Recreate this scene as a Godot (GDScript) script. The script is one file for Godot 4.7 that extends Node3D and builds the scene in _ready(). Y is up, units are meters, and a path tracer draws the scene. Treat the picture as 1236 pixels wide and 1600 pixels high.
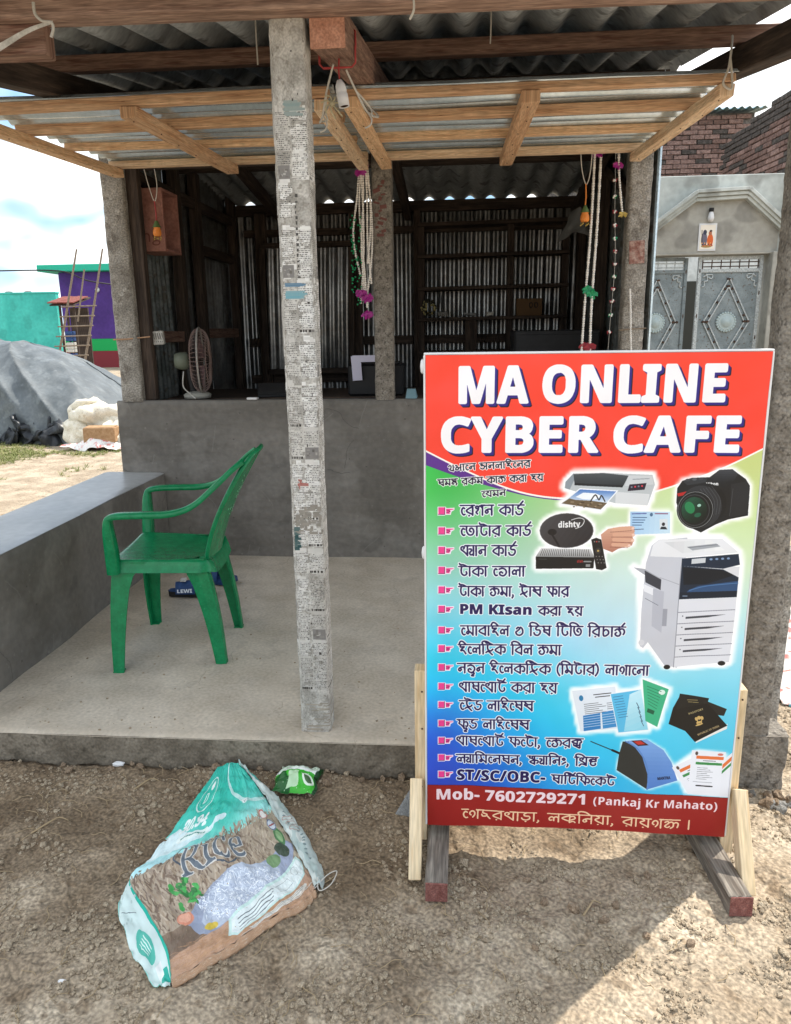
extends Node3D

var M := {}
var rng := RandomNumberGenerator.new()
var gn1 := FastNoiseLite.new()
var gn2 := FastNoiseLite.new()
var gn3 := FastNoiseLite.new()
var wob := FastNoiseLite.new()


func _ready():
	rng.seed = 11
	# ---- camera
	var cam := Camera3D.new()
	cam.name = "camera"
	cam.keep_aspect = Camera3D.KEEP_HEIGHT
	cam.fov = rad_to_deg(2.0 * atan(800.0 / 1180.0))
	cam.near = 0.05
	cam.far = 900.0
	cam.position = Vector3(0, 1.55, 0)
	cam.basis = Basis(Vector3.UP, deg_to_rad(4.8)) * Basis(Vector3.RIGHT, deg_to_rad(-13.5)) * Basis(Vector3.BACK, deg_to_rad(-0.8))
	add_child(cam)
	cam.current = true
	# ---- sky, sun, exposure
	var we := WorldEnvironment.new()
	we.name = "environment"
	var e := Environment.new()
	e.background_mode = Environment.BG_SKY
	e.sky = Sky.new()
	e.sky.sky_material = sky_material()
	e.background_energy_multiplier = 1.15
	e.tonemap_mode = Environment.TONE_MAPPER_LINEAR
	e.tonemap_exposure = 1.85
	e.sdfgi_enabled = true
	e.ssao_enabled = true
	e.ssil_enabled = true
	we.environment = e
	add_child(we)
	var sun := DirectionalLight3D.new()
	sun.name = "sun"
	sun.light_color = Color(1.0, 0.97, 0.925)
	sun.light_energy = 1.08
	sun.light_angular_distance = 0.5
	sun.shadow_enabled = true
	sun.basis = Basis.looking_at(-Vector3(0.402, 0.819, -0.407), Vector3.UP)
	add_child(sun)
	setup_noise()
	make_materials()
	# ---- setting and large structure
	build_ground()
	build_platform()
	build_shop()
	build_shutters()
	build_low_wall()
	build_gate()
	build_brick()
	build_left_yard()
	# ---- objects
	build_sign()
	build_chair()
	build_slippers()
	build_rice_bag()
	build_litter()
	build_inside()
	build_garlands()
	build_wires()
	build_stones()


# ------------------------------------------------------------------ helpers
func tag(o: Node, label: String, category := "", group := "", kind := ""):
	if label: o.set_meta("label", label)
	if category: o.set_meta("category", category)
	if group: o.set_meta("group", group)
	if kind: o.set_meta("kind", kind)
	return o


func thing(called: String, label: String, category: String, at := Vector3.ZERO, group := "", turn := 0.0) -> Node3D:
	var o := Node3D.new()
	o.name = called
	o.position = at
	o.rotation.y = turn
	add_child(o, true)
	tag(o, label, category, group)
	return o


func put(called: String, s, m: Material, parent: Node = null) -> MeshInstance3D:
	var o := MeshInstance3D.new()
	o.name = called
	if s is SurfaceTool:
		s.generate_normals()
		o.mesh = s.commit()
	else:
		o.mesh = s
	o.material_override = m
	(parent if parent else self).add_child(o, true)
	return o


func st() -> SurfaceTool:
	var s := SurfaceTool.new()
	s.begin(Mesh.PRIMITIVE_TRIANGLES)
	s.set_smooth_group(-1)
	return s


func tri(s: SurfaceTool, a: Vector3, b: Vector3, c: Vector3, ua := Vector2.ZERO, ub := Vector2.ZERO, uc := Vector2.ZERO):
	s.set_uv(ua); s.add_vertex(a)
	s.set_uv(uc); s.add_vertex(c)
	s.set_uv(ub); s.add_vertex(b)


func quad(s: SurfaceTool, a: Vector3, b: Vector3, c: Vector3, d: Vector3, ua := Vector2(0, 1), ub := Vector2(1, 1), uc := Vector2(1, 0), ud := Vector2(0, 0)):
	tri(s, a, b, c, ua, ub, uc)
	tri(s, a, c, d, ua, uc, ud)


func face(s: SurfaceTool, p: Array, ctr: Vector3, uvs: Array):
	# a convex face turned away from ctr
	var n: Vector3 = (p[1] - p[0]).cross(p[2] - p[0])
	var mid := Vector3.ZERO
	for q in p: mid += q
	mid /= p.size()
	var out := n.dot(mid - ctr) > 0.0
	for i in range(1, p.size() - 1):
		if out: tri(s, p[0], p[i], p[i + 1], uvs[0], uvs[i], uvs[i + 1])
		else: tri(s, p[0], p[i + 1], p[i], uvs[0], uvs[i + 1], uvs[i])


func box(s: SurfaceTool, c: Vector3, size: Vector3, b := Basis.IDENTITY, bev := 0.003, jig := 0.0):
	# a box with chamfered edges; uv in metres, u along the longest side
	var h := size * 0.5
	bev = minf(bev, minf(h.x, minf(h.y, h.z)) * 0.6)
	var la := 0 if size.x >= size.y and size.x >= size.z else (1 if size.y >= size.z else 2)
	var o1 := (la + 1) % 3
	var o2 := (la + 2) % 3
	var off := Vector2(rng.randf() * 7.0, rng.randf() * 7.0)
	var key := {}
	for sx in [-1, 1]:
		for sy in [-1, 1]:
			for sz in [-1, 1]:
				var sg := Vector3(sx, sy, sz)
				var dj := Vector3(rng.randf_range(-jig, jig), rng.randf_range(-jig, jig), rng.randf_range(-jig, jig))
				for ax in 3:
					var p := sg * h
					for k in 3:
						if k != ax: p[k] -= sg[k] * bev
					key[[sx, sy, sz, ax]] = p + dj
	var uvof := func(p: Vector3, ax: int) -> Vector2:
		if ax == la: return Vector2(p[o1], p[o2]) * Vector2(0.3, 1) + off
		return Vector2(p[la], (p[o2] if ax == o1 else p[o1]) + float(ax) * 0.37) + off
	for ax in 3:
		var a1 := (ax + 1) % 3
		var a2 := (ax + 2) % 3
		for sg in [-1, 1]:
			var pts := []
			var uvs := []
			for q in [[-1, -1], [1, -1], [1, 1], [-1, 1]]:
				var v := [0, 0, 0]
				v[ax] = sg; v[a1] = q[0]; v[a2] = q[1]
				var p: Vector3 = key[[v[0], v[1], v[2], ax]]
				uvs.append(uvof.call(p, ax)); pts.append(c + b * p)
			face(s, pts, c, uvs)
		# edges along ax
		for s1 in [-1, 1]:
			for s2 in [-1, 1]:
				var pts := []
				var uvs := []
				for q in [[-1, a1], [1, a1], [1, a2], [-1, a2]]:
					var v := [0, 0, 0]
					v[ax] = q[0]; v[a1] = s1; v[a2] = s2
					var p: Vector3 = key[[v[0], v[1], v[2], q[1]]]
					uvs.append(uvof.call(p, a1)); pts.append(c + b * p)
				face(s, pts, c, uvs)
	for sx in [-1, 1]:
		for sy in [-1, 1]:
			for sz in [-1, 1]:
				var pts := []
				for ax in 3: pts.append(c + b * key[[sx, sy, sz, ax]])
				face(s, pts, c, [off, off, off])


func bar(s: SurfaceTool, a: Vector3, z: Vector3, w: float, t: float, up := Vector3.UP, bev := 0.003, jig := 0.0):
	# a squared timber from a to z, w across and t along up
	var d := z - a
	var x := d.normalized()
	var side := up.cross(x)
	if side.length() < 0.01: side = Vector3.RIGHT.cross(x)
	side = side.normalized()
	var u := x.cross(side).normalized()
	box(s, (a + z) * 0.5, Vector3(d.length(), t, w), Basis(x, u, side), bev, jig)


func loft(s: SurfaceTool, rings: Array, caps := true, ulen := 1.0, vscale := 1.0, smooth := true):
	# rings: arrays of points, anticlockwise seen from the last ring looking back
	s.set_smooth_group(1 if smooth else -1)
	var n: int = rings[0].size()
	for i in rings.size() - 1:
		for j in n:
			var k := (j + 1) % n
			var u0 := float(j) / n * ulen
			var u1 := float(j + 1) / n * ulen
			var v0 := float(i) / (rings.size() - 1) * vscale
			var v1 := float(i + 1) / (rings.size() - 1) * vscale
			quad(s, rings[i][j], rings[i][k], rings[i + 1][k], rings[i + 1][j], Vector2(u0, v0), Vector2(u1, v0), Vector2(u1, v1), Vector2(u0, v1))
	s.set_smooth_group(-1)
	if caps:
		for e in [0, rings.size() - 1]:
			var r = rings[e]
			var m := Vector3.ZERO
			for p in r: m += p
			m /= n
			for j in n:
				var k := (j + 1) % n
				if e == 0: tri(s, m, r[k], r[j])
				else: tri(s, m, r[j], r[k])


func tube(s: SurfaceTool, pts: Array, rad, sides := 6, caps := true):
	var rings := []
	var n := Vector3.ZERO
	for i in pts.size():
		var t: Vector3 = (pts[mini(i + 1, pts.size() - 1)] - pts[maxi(i - 1, 0)]).normalized()
		if i == 0:
			n = t.cross(Vector3.UP if absf(t.y) < 0.9 else Vector3.RIGHT).normalized()
		else:
			n = (n - t * n.dot(t)).normalized()
		var b := t.cross(n)
		var r: float = rad[i] if rad is Array else rad
		var ring := PackedVector3Array()
		for j in sides:
			var a := TAU * j / sides
			ring.append(pts[i] + (n * cos(a) + b * sin(a)) * r)
		rings.append(ring)
	loft(s, rings, caps, 1.0, float(pts.size()))


func curve(pts: Array, per := 6) -> Array:
	# a smooth line through the points
	var out := []
	for i in pts.size() - 1:
		var a: Vector3 = pts[maxi(i - 1, 0)]
		var b: Vector3 = pts[i]
		var c: Vector3 = pts[i + 1]
		var d: Vector3 = pts[mini(i + 2, pts.size() - 1)]
		for k in per: out.append(b.cubic_interpolate(c, a, d, float(k) / per))
	out.append(pts[-1])
	return out


func sheet(s: SurfaceTool, f: Callable, nu: int, nv: int, thick: float, smooth := true, edge := true):
	# f(u, v) gives the upper face; the lower face lies thick below it
	var top := []
	var low := []
	for i in nu + 1:
		var a := PackedVector3Array()
		for j in nv + 1: a.append(f.call(float(i) / nu, float(j) / nv))
		top.append(a)
	for i in nu + 1:
		var a := PackedVector3Array()
		for j in nv + 1:
			var du: Vector3 = top[mini(i + 1, nu)][j] - top[maxi(i - 1, 0)][j]
			var dv: Vector3 = top[i][mini(j + 1, nv)] - top[i][maxi(j - 1, 0)]
			a.append(top[i][j] - du.cross(dv).normalized() * thick)
		low.append(a)
	s.set_smooth_group(1 if smooth else -1)
	for i in nu:
		for j in nv:
			var ua := Vector2(float(i) / nu, float(j) / nv)
			var uc := Vector2(float(i + 1) / nu, float(j + 1) / nv)
			quad(s, top[i][j], top[i + 1][j], top[i + 1][j + 1], top[i][j + 1], ua, Vector2(uc.x, ua.y), uc, Vector2(ua.x, uc.y))
	s.set_smooth_group(2 if smooth else -1)
	for i in nu:
		for j in nv:
			var ua := Vector2(float(i) / nu, float(j) / nv)
			var uc := Vector2(float(i + 1) / nu, float(j + 1) / nv)
			quad(s, low[i][j], low[i][j + 1], low[i + 1][j + 1], low[i + 1][j], ua, Vector2(ua.x, uc.y), uc, Vector2(uc.x, ua.y))
	if not edge: return
	s.set_smooth_group(-1)
	for i in nu:
		var u0 := float(i) / nu
		quad(s, low[i][0], low[i + 1][0], top[i + 1][0], top[i][0], Vector2(u0, 0), Vector2(u0, 0), Vector2(u0, 0), Vector2(u0, 0))
		quad(s, top[i][nv], top[i + 1][nv], low[i + 1][nv], low[i][nv], Vector2(u0, 1), Vector2(u0, 1), Vector2(u0, 1), Vector2(u0, 1))
	for j in nv:
		var v0 := float(j) / nv
		quad(s, top[0][j], top[0][j + 1], low[0][j + 1], low[0][j], Vector2(0, v0), Vector2(0, v0), Vector2(0, v0), Vector2(0, v0))
		quad(s, low[nu][j], low[nu][j + 1], top[nu][j + 1], top[nu][j], Vector2(1, v0), Vector2(1, v0), Vector2(1, v0), Vector2(1, v0))


func corrugated(s: SurfaceTool, o: Vector3, across: Vector3, along: Vector3, pitch: float, amp: float, thick: float, phase := 0.0, warp := 0.0, steps := 8, nlong := 1):
	# a wavy sheet: across and along are its two sides, waves stand up along across x along
	var nrm := across.cross(along).normalized()
	var w := across.length()
	var n := maxi(8, int(w / pitch * steps))
	var sd := rng.randf() * 50.0
	var f := func(u: float, v: float) -> Vector3:
		var y := sin((u * w / pitch + phase) * TAU) * amp
		if warp > 0.0: y += wob.get_noise_2d(u * w * 30.0 + sd, v * along.length() * 14.0) * warp
		return o + across * u + along * v + nrm * y
	sheet(s, f, n, nlong, thick)


func lathe(s: SurfaceTool, prof: Array, seg := 16, c := Vector3.ZERO, b := Basis.IDENTITY):
	# prof: Vector2(radius, height) from low to high
	s.set_smooth_group(1)
	for i in prof.size() - 1:
		for j in seg:
			var a0 := TAU * j / seg
			var a1 := TAU * (j + 1) / seg
			var P := func(q: Vector2, a: float) -> Vector3: return c + b * Vector3(q.x * cos(a), q.y, -q.x * sin(a))
			quad(s, P.call(prof[i], a0), P.call(prof[i], a1), P.call(prof[i + 1], a1), P.call(prof[i + 1], a0), Vector2(float(j) / seg, 0), Vector2(float(j + 1) / seg, 0), Vector2(float(j + 1) / seg, 1), Vector2(float(j) / seg, 1))
	s.set_smooth_group(-1)


func ball(s: SurfaceTool, c: Vector3, r: float, seg := 8, rings := 5, sq := Vector3.ONE):
	var prof := []
	for i in rings + 1:
		var a := -PI / 2 + PI * i / rings
		prof.append(Vector2(cos(a) * r, sin(a) * r))
	lathe(s, prof, seg, c, Basis.from_scale(sq))


func rough_post(s: SurfaceTool, base: Vector3, top: Vector3, w: float, d: float, amp: float, segs := 40, sd := 0.0):
	# a cast concrete post with uneven faces: base and top are the middles of its ends
	var rings := []
	var per := 6
	for i in segs + 1:
		var c := base.lerp(top, float(i) / segs)
		var ring := PackedVector3Array()
		for side in 4:
			for k in per:
				var t := float(k) / per
				if k == 0: t = 0.06
				if k == per - 1: t = 0.94
				var p := Vector3.ZERO
				if side == 0: p = Vector3(-w / 2 + w * t, 0, d / 2)
				elif side == 1: p = Vector3(w / 2, 0, d / 2 - d * t)
				elif side == 2: p = Vector3(w / 2 - w * t, 0, -d / 2)
				else: p = Vector3(-w / 2, 0, -d / 2 + d * t)
				var q := c + p
				var n := wob.get_noise_3d(q.x * 160.0 + sd, q.y * 60.0, q.z * 160.0) * 0.6 + wob.get_noise_3d(q.x * 500.0, q.y * 400.0 + sd, q.z * 500.0) * 0.4
				var edge := 1.0 if (k == 0 or k == per - 1) else 0.35
				ring.append(q + Vector3(p.x / w, 0, p.z / d).normalized() * (n - 0.25 * edge) * amp * edge)
		rings.append(ring)
	loft(s, rings, true, 4.0, 1.0, true)


# ------------------------------------------------------------------ textures
func lin(r: float, g: float, b: float) -> Color:
	return Color(r, g, b).linear_to_srgb()


func nbytes(sd: int, freq: float, n: int, oct := 4, typ := FastNoiseLite.TYPE_SIMPLEX_SMOOTH) -> PackedByteArray:
	var f := FastNoiseLite.new()
	f.seed = sd
	f.frequency = freq
	f.noise_type = typ
	f.fractal_octaves = oct
	var im := f.get_seamless_image(n, n)
	im.convert(Image.FORMAT_L8)
	return im.get_data()


func surf(n: int, sd: int, c0: Color, c1: Color, fa: float, fb: float, amp: float, spots := [], sy := 1) -> ImageTexture:
	# colours (sRGB) between c0 and c1 by a coarse noise, grain amp by a fine one, spots [freq, threshold, colour, strength]; sy presses the pattern into streaks
	var a := nbytes(sd, fa, n, 4)
	var b := nbytes(sd + 1, fb, n, 3)
	var sp := []
	for q in spots: sp.append(nbytes(sd + 7 + sp.size(), q[0], n, 3))
	var out := PackedByteArray()
	out.resize(n * n * 3)
	# tables: base colour by the coarse noise, gain by the fine one, share of each spot colour
	var lr := PackedFloat32Array()
	var lg := PackedFloat32Array()
	var lb := PackedFloat32Array()
	var gain := PackedFloat32Array()
	for k in 256:
		var c := c0.lerp(c1, clampf((k / 255.0 - 0.5) * 1.5 + 0.5, 0.0, 1.0))
		lr.append(c.r * 255.0)
		lg.append(c.g * 255.0)
		lb.append(c.b * 255.0)
		gain.append(1.0 + (k / 255.0 - 0.5) * amp)
	var cut := []
	for q in spots: cut.append(int(q[1] * 255.0))
	var i := 0
	for y in n:
		var row := ((y * sy) % n) * n
		for x in n:
			var p := row + x
			var t := a[p]
			var r := lr[t]
			var g := lg[t]
			var bl := lb[t]
			for k in sp.size():
				var v: int = sp[k][p]
				if v > cut[k]:
					var q = spots[k]
					var m: float = minf((v - cut[k]) * 0.0353, 1.0) * q[3]
					var qc: Color = q[2]
					r += (qc.r * 255.0 - r) * m
					g += (qc.g * 255.0 - g) * m
					bl += (qc.b * 255.0 - bl) * m
			var f := gain[b[p]]
			out[i] = mini(int(r * f), 255)
			out[i + 1] = mini(int(g * f), 255)
			out[i + 2] = mini(int(bl * f), 255)
			i += 3
	return ImageTexture.create_from_image(Image.create_from_data(n, n, false, Image.FORMAT_RGB8, out))


func grey(n: int, sd: int, freq: float, oct := 5, sy := 1) -> ImageTexture:
	var a := nbytes(sd, freq, n, oct)
	if sy > 1:
		var o := a.duplicate()
		for y in n:
			for x in n: o[y * n + x] = a[((y * sy) % n) * n + x]
		a = o
	return ImageTexture.create_from_image(Image.create_from_data(n, n, false, Image.FORMAT_L8, a))


func mat(tex, rough := 0.9, tri := 0.0, bump = null, cm := 0.0, uv := Vector3.ONE) -> StandardMaterial3D:
	var m := StandardMaterial3D.new()
	if tex is Color: m.albedo_color = tex
	elif tex: m.albedo_texture = tex
	m.roughness = rough
	m.metallic_specular = 0.4
	if tri > 0.0:
		m.uv1_triplanar = true
		m.uv1_world_triplanar = true
		m.uv1_scale = Vector3.ONE * tri
		m.uv1_triplanar_sharpness = 4.0
	else:
		m.uv1_scale = uv
	if bump:
		m.heightmap_enabled = true
		m.heightmap_texture = bump
		m.heightmap_scale = cm
	return m


func scratch(m: StandardMaterial3D, n: int, pale: Color, dark: Color):
	# trowel scratches, hairline cracks and specks in a plastered surface
	var im := m.albedo_texture.get_image()
	var w := im.get_width()
	var r := RandomNumberGenerator.new()
	r.seed = 61
	for k in n:
		var p := Vector2(r.randf() * w, r.randf() * w)
		var a := r.randf() * TAU
		var c := pale if k % 3 else dark
		var L := r.randi_range(10, 60) if k % 3 else r.randi_range(20, 90)
		for j in L:
			a += r.randf_range(-0.25, 0.25) * (0.3 if k % 3 else 1.0)
			p += Vector2.from_angle(a)
			var q := Vector2i(posmod(int(p.x), w), posmod(int(p.y), w))
			im.set_pixelv(q, im.get_pixelv(q).lerp(c, 0.55))
	for k in n * 3:
		var q := Vector2i(r.randi() % (w - 4), r.randi() % (w - 4))
		im.fill_rect(Rect2i(q, Vector2i(r.randi_range(1, 3), r.randi_range(1, 3))), im.get_pixelv(q).lerp(dark if k % 2 else pale, 0.6))
	m.albedo_texture = ImageTexture.create_from_image(im)


func setup_noise():
	for p in [[gn1, 3, 0.35, 4], [gn2, 5, 9.0, 4], [gn3, 9, 45.0, 3], [wob, 21, 0.05, 3]]:
		p[0].seed = p[1]
		p[0].frequency = p[2]
		p[0].fractal_octaves = p[3]
		p[0].noise_type = FastNoiseLite.TYPE_SIMPLEX_SMOOTH


func sky_material() -> PanoramaSkyMaterial:
	var w := 1024
	var h := 512
	var f := FastNoiseLite.new()
	f.seed = 4
	f.frequency = 1.5
	f.fractal_octaves = 6
	f.fractal_gain = 0.55
	var px := PackedFloat32Array()
	px.resize(w * h * 3)
	var i := 0
	for y in h:
		var el := PI / 2 - PI * (y + 0.5) / h
		var sy := sin(el)
		var cy := cos(el)
		for x in w:
			var c: Color
			if sy < -0.02:
				c = Color(0.36, 0.32, 0.26)
			else:
				var az := TAU * (x + 0.5) / w
				var d := Vector3(cy * cos(az), maxf(sy, 0.0), cy * sin(az))
				var k := pow(1.0 - d.y, 3.0)
				c = Color(0.16, 0.34, 0.66).lerp(Color(0.27, 0.44, 0.56), k)
				# cloud layer seen in perspective
				var q := d / (d.y + 0.22)
				var n := f.get_noise_3d(q.x * 1.1, 3.0, q.z * 1.1) * 0.5 + 0.5
				var m := smoothstep(0.32, 0.56, n)
				var body := f.get_noise_3d(q.x * 1.6 + 9.0, 7.0, q.z * 1.6) * 0.5 + 0.5
				var cl := Color(0.42, 0.49, 0.54).lerp(Color(1.10, 1.08, 1.04), smoothstep(0.30, 0.66, body))
				c = c.lerp(cl, m * 0.95)
				var haze := pow(1.0 - d.y, 16.0) * 0.55
				c = c.lerp(Color(0.52, 0.57, 0.59), haze)
			px[i] = c.r; px[i + 1] = c.g; px[i + 2] = c.b
			i += 3
	var im := Image.create_from_data(w, h, false, Image.FORMAT_RGBF, px.to_byte_array())
	var m := PanoramaSkyMaterial.new()
	m.panorama = ImageTexture.create_from_image(im)
	return m


func make_materials():
	var big_b := grey(1024, 30, 0.03, 6)
	var rough_b := grey(512, 31, 0.03, 6)
	var trowel_b := grey(512, 37, 0.012, 5, 3)
	var fine_b := grey(512, 32, 0.09, 4)
	var wood_b := grey(256, 33, 0.012, 4, 8)
	M.dirt = mat(surf(896, 100, lin(0.30, 0.235, 0.165), lin(0.47, 0.39, 0.29), 0.005, 0.14, 0.6, [[0.02, 0.66, lin(0.17, 0.12, 0.075), 0.5], [0.06, 0.74, lin(0.46, 0.38, 0.27), 0.4]]), 0.97, 0.55, big_b, 1.6)
	M.clod = mat(surf(256, 110, lin(0.29, 0.225, 0.155), lin(0.46, 0.38, 0.275), 0.02, 0.1, 0.5), 0.97, 6.0, fine_b, 0.3)
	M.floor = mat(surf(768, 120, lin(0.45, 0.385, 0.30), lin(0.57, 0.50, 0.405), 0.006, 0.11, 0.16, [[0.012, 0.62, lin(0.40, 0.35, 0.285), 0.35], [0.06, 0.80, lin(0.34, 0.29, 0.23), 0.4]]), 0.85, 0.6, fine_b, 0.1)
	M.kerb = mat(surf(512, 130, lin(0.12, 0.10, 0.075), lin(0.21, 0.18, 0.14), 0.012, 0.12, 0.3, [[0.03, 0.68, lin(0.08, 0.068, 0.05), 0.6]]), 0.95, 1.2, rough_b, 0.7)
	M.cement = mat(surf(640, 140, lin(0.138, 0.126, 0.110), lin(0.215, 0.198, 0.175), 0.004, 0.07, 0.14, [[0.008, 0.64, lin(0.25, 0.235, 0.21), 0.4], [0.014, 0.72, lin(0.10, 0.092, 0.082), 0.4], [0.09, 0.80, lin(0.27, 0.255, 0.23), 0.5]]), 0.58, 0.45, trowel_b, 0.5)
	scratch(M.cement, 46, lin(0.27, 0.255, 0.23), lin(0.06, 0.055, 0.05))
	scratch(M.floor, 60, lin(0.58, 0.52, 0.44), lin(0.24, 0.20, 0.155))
	M.cement_top = mat(surf(320, 150, lin(0.30, 0.305, 0.30), lin(0.38, 0.385, 0.38), 0.008, 0.07, 0.1, [[0.012, 0.66, lin(0.44, 0.44, 0.43), 0.4]]), 0.34, 0.7, fine_b, 0.05)  # sky sheen on the wall top is partly put into this paler colour
	M.post = mat(surf(512, 160, lin(0.22, 0.20, 0.172), lin(0.36, 0.335, 0.295), 0.008, 0.12, 0.5, [[0.012, 0.66, lin(0.14, 0.12, 0.10), 0.5], [0.08, 0.74, lin(0.08, 0.07, 0.06), 0.7], [0.02, 0.72, lin(0.48, 0.45, 0.40), 0.5]]), 0.95, 1.3, rough_b, 0.6)
	M.post_dark = mat(surf(320, 165, lin(0.17, 0.15, 0.125), lin(0.28, 0.255, 0.22), 0.02, 0.12, 0.4, [[0.05, 0.68, lin(0.08, 0.07, 0.06), 0.7]]), 0.95, 2.0, rough_b, 0.5)
	M.asbestos = mat(surf(320, 170, lin(0.27, 0.288, 0.297), lin(0.43, 0.452, 0.462), 0.01, 0.1, 0.25, [[0.02, 0.66, lin(0.10, 0.10, 0.1), 0.6]]), 0.9, 0.9, fine_b, 0.1)
	var wt := surf(512, 180, lin(0.62, 0.43, 0.27), lin(0.80, 0.62, 0.43), 0.006, 0.03, 0.35, [[0.008, 0.66, lin(0.48, 0.29, 0.17), 0.5], [0.03, 0.80, lin(0.22, 0.11, 0.06), 0.7]], 8)
	M.wood = mat(wt, 0.75, 0.0, wood_b, 0.15, Vector3(0.9, 1.6, 1))
	M.wood_b = mat(wt, 0.8, 0.0, wood_b, 0.2, Vector3(0.7, 1.3, 1))
	M.wood_b.albedo_color = Color(0.90, 0.84, 0.80)
	M.wood_c = mat(wt, 0.7, 0.0, wood_b, 0.2, Vector3(1.2, 2.0, 1))
	M.wood_c.albedo_color = Color(1.0, 0.95, 0.90)
	M.wood_red = mat(surf(512, 190, lin(0.15, 0.085, 0.062), lin(0.28, 0.175, 0.13), 0.006, 0.03, 0.4, [[0.008, 0.66, lin(0.12, 0.05, 0.035), 0.6]], 8), 0.8, 0.0, wood_b, 0.2, Vector3(0.9, 1.6, 1))
	M.wood_beam = mat(surf(512, 195, lin(0.20, 0.125, 0.095), lin(0.36, 0.245, 0.19), 0.006, 0.03, 0.4, [[0.008, 0.66, lin(0.14, 0.075, 0.055), 0.5]], 8), 0.85, 0.0, wood_b, 0.2, Vector3(0.9, 1.6, 1))
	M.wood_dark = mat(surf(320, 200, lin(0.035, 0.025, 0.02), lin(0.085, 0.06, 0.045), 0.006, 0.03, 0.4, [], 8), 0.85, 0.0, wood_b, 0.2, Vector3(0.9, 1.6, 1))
	M.wood_grey = mat(surf(320, 210, lin(0.13, 0.11, 0.09), lin(0.27, 0.24, 0.2), 0.006, 0.03, 0.5, [[0.01, 0.66, lin(0.09, 0.07, 0.055), 0.6]], 8), 0.9, 0.0, wood_b, 0.35, Vector3(0.9, 1.6, 1))
	M.wood_new = mat(surf(320, 220, lin(0.62, 0.47, 0.28), lin(0.74, 0.60, 0.40), 0.006, 0.03, 0.22, [[0.008, 0.7, lin(0.5, 0.33, 0.17), 0.5]], 8), 0.7, 0.0, wood_b, 0.1, Vector3(0.9, 1.6, 1))
	M.red_end = mat(surf(256, 230, lin(0.17, 0.06, 0.05), lin(0.27, 0.12, 0.10), 0.03, 0.1, 0.4), 0.9, 6.0, fine_b, 0.2)
	M.tin = mat(surf(320, 240, lin(0.25, 0.25, 0.245), lin(0.39, 0.39, 0.385), 0.01, 0.06, 0.2, [[0.02, 0.68, lin(0.25, 0.23, 0.2), 0.6]]), 0.30, 1.3)
	M.tin.metallic = 0.85
	M.tin_new = mat(surf(256, 250, lin(0.58, 0.67, 0.71), lin(0.74, 0.82, 0.86), 0.015, 0.1, 0.12), 0.27, 1.7)
	M.tin_new.metallic = 0.72
	M.tin_dull = mat(surf(320, 260, lin(0.16, 0.18, 0.175), lin(0.30, 0.32, 0.31), 0.012, 0.06, 0.3, [[0.02, 0.66, lin(0.12, 0.09, 0.07), 0.6]]), 0.45, 1.3)
	M.tin_dull.metallic = 0.6
	M.green = mat(surf(256, 270, lin(0.004, 0.168, 0.060), lin(0.008, 0.222, 0.082), 0.02, 0.08, 0.12, [[0.05, 0.8, lin(0.25, 0.36, 0.28), 0.3]]), 0.27, 3.0, fine_b, 0.02)
	M.black = mat(lin(0.012, 0.012, 0.013), 0.5)
	M.white = mat(lin(0.72, 0.72, 0.72), 0.55)
	M.offwhite = mat(surf(256, 280, lin(0.45, 0.43, 0.38), lin(0.60, 0.58, 0.53), 0.02, 0.08, 0.15), 0.5, 4.0)
	M.wire = mat(lin(0.55, 0.52, 0.46), 0.6)
	M.wire_red = mat(lin(0.40, 0.05, 0.05), 0.5)
	M.rubber = mat(lin(0.02, 0.02, 0.02), 0.8)
	M.blue = mat(surf(128, 290, lin(0.02, 0.055, 0.16), lin(0.03, 0.08, 0.22), 0.03, 0.1, 0.2), 0.6, 8.0)
	M.gatewall = mat(surf(320, 300, lin(0.40, 0.42, 0.39), lin(0.56, 0.58, 0.54), 0.008, 0.08, 0.12, [[0.012, 0.62, lin(0.22, 0.22, 0.2), 0.55]]), 0.9, 0.5, fine_b, 0.1)
	M.gateplain = mat(surf(320, 310, lin(0.33, 0.315, 0.275), lin(0.45, 0.435, 0.385), 0.008, 0.08, 0.1, [[0.012, 0.64, lin(0.19, 0.18, 0.16), 0.5]]), 0.9, 0.6, fine_b, 0.1)
	M.gate = mat(surf(320, 320, lin(0.19, 0.225, 0.235), lin(0.27, 0.31, 0.32), 0.01, 0.08, 0.12, [[0.05, 0.76, lin(0.10, 0.06, 0.04), 0.8]]), 0.5, 2.0)
	M.rust = mat(surf(256, 330, lin(0.05, 0.032, 0.024), lin(0.13, 0.08, 0.055), 0.03, 0.1, 0.5), 0.9, 6.0)
	M.silver = mat(surf(256, 340, lin(0.40, 0.43, 0.43), lin(0.62, 0.66, 0.66), 0.03, 0.1, 0.3, [[0.06, 0.74, lin(0.12, 0.08, 0.06), 0.7]]), 0.5, 5.0)
	M.teal = mat(surf(256, 350, lin(0.05, 0.42, 0.36), lin(0.08, 0.54, 0.46), 0.006, 0.08, 0.1, [[0.012, 0.68, lin(0.045, 0.33, 0.28), 0.5]]), 0.85, 0.3)
	M.purple = mat(surf(256, 360, lin(0.075, 0.03, 0.17), lin(0.11, 0.045, 0.25), 0.006, 0.08, 0.1, [[0.012, 0.68, lin(0.06, 0.028, 0.14), 0.5]]), 0.85, 0.3)
	M.greenband = mat(lin(0.02, 0.38, 0.10), 0.85)
	M.tealroof = mat(lin(0.03, 0.42, 0.28), 0.8)
	M.redbase = mat(lin(0.26, 0.035, 0.045), 0.85)
	M.bamboo = mat(surf(256, 370, lin(0.16, 0.12, 0.085), lin(0.29, 0.23, 0.17), 0.02, 0.06, 0.3, [], 6), 0.8, 2.0)
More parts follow.
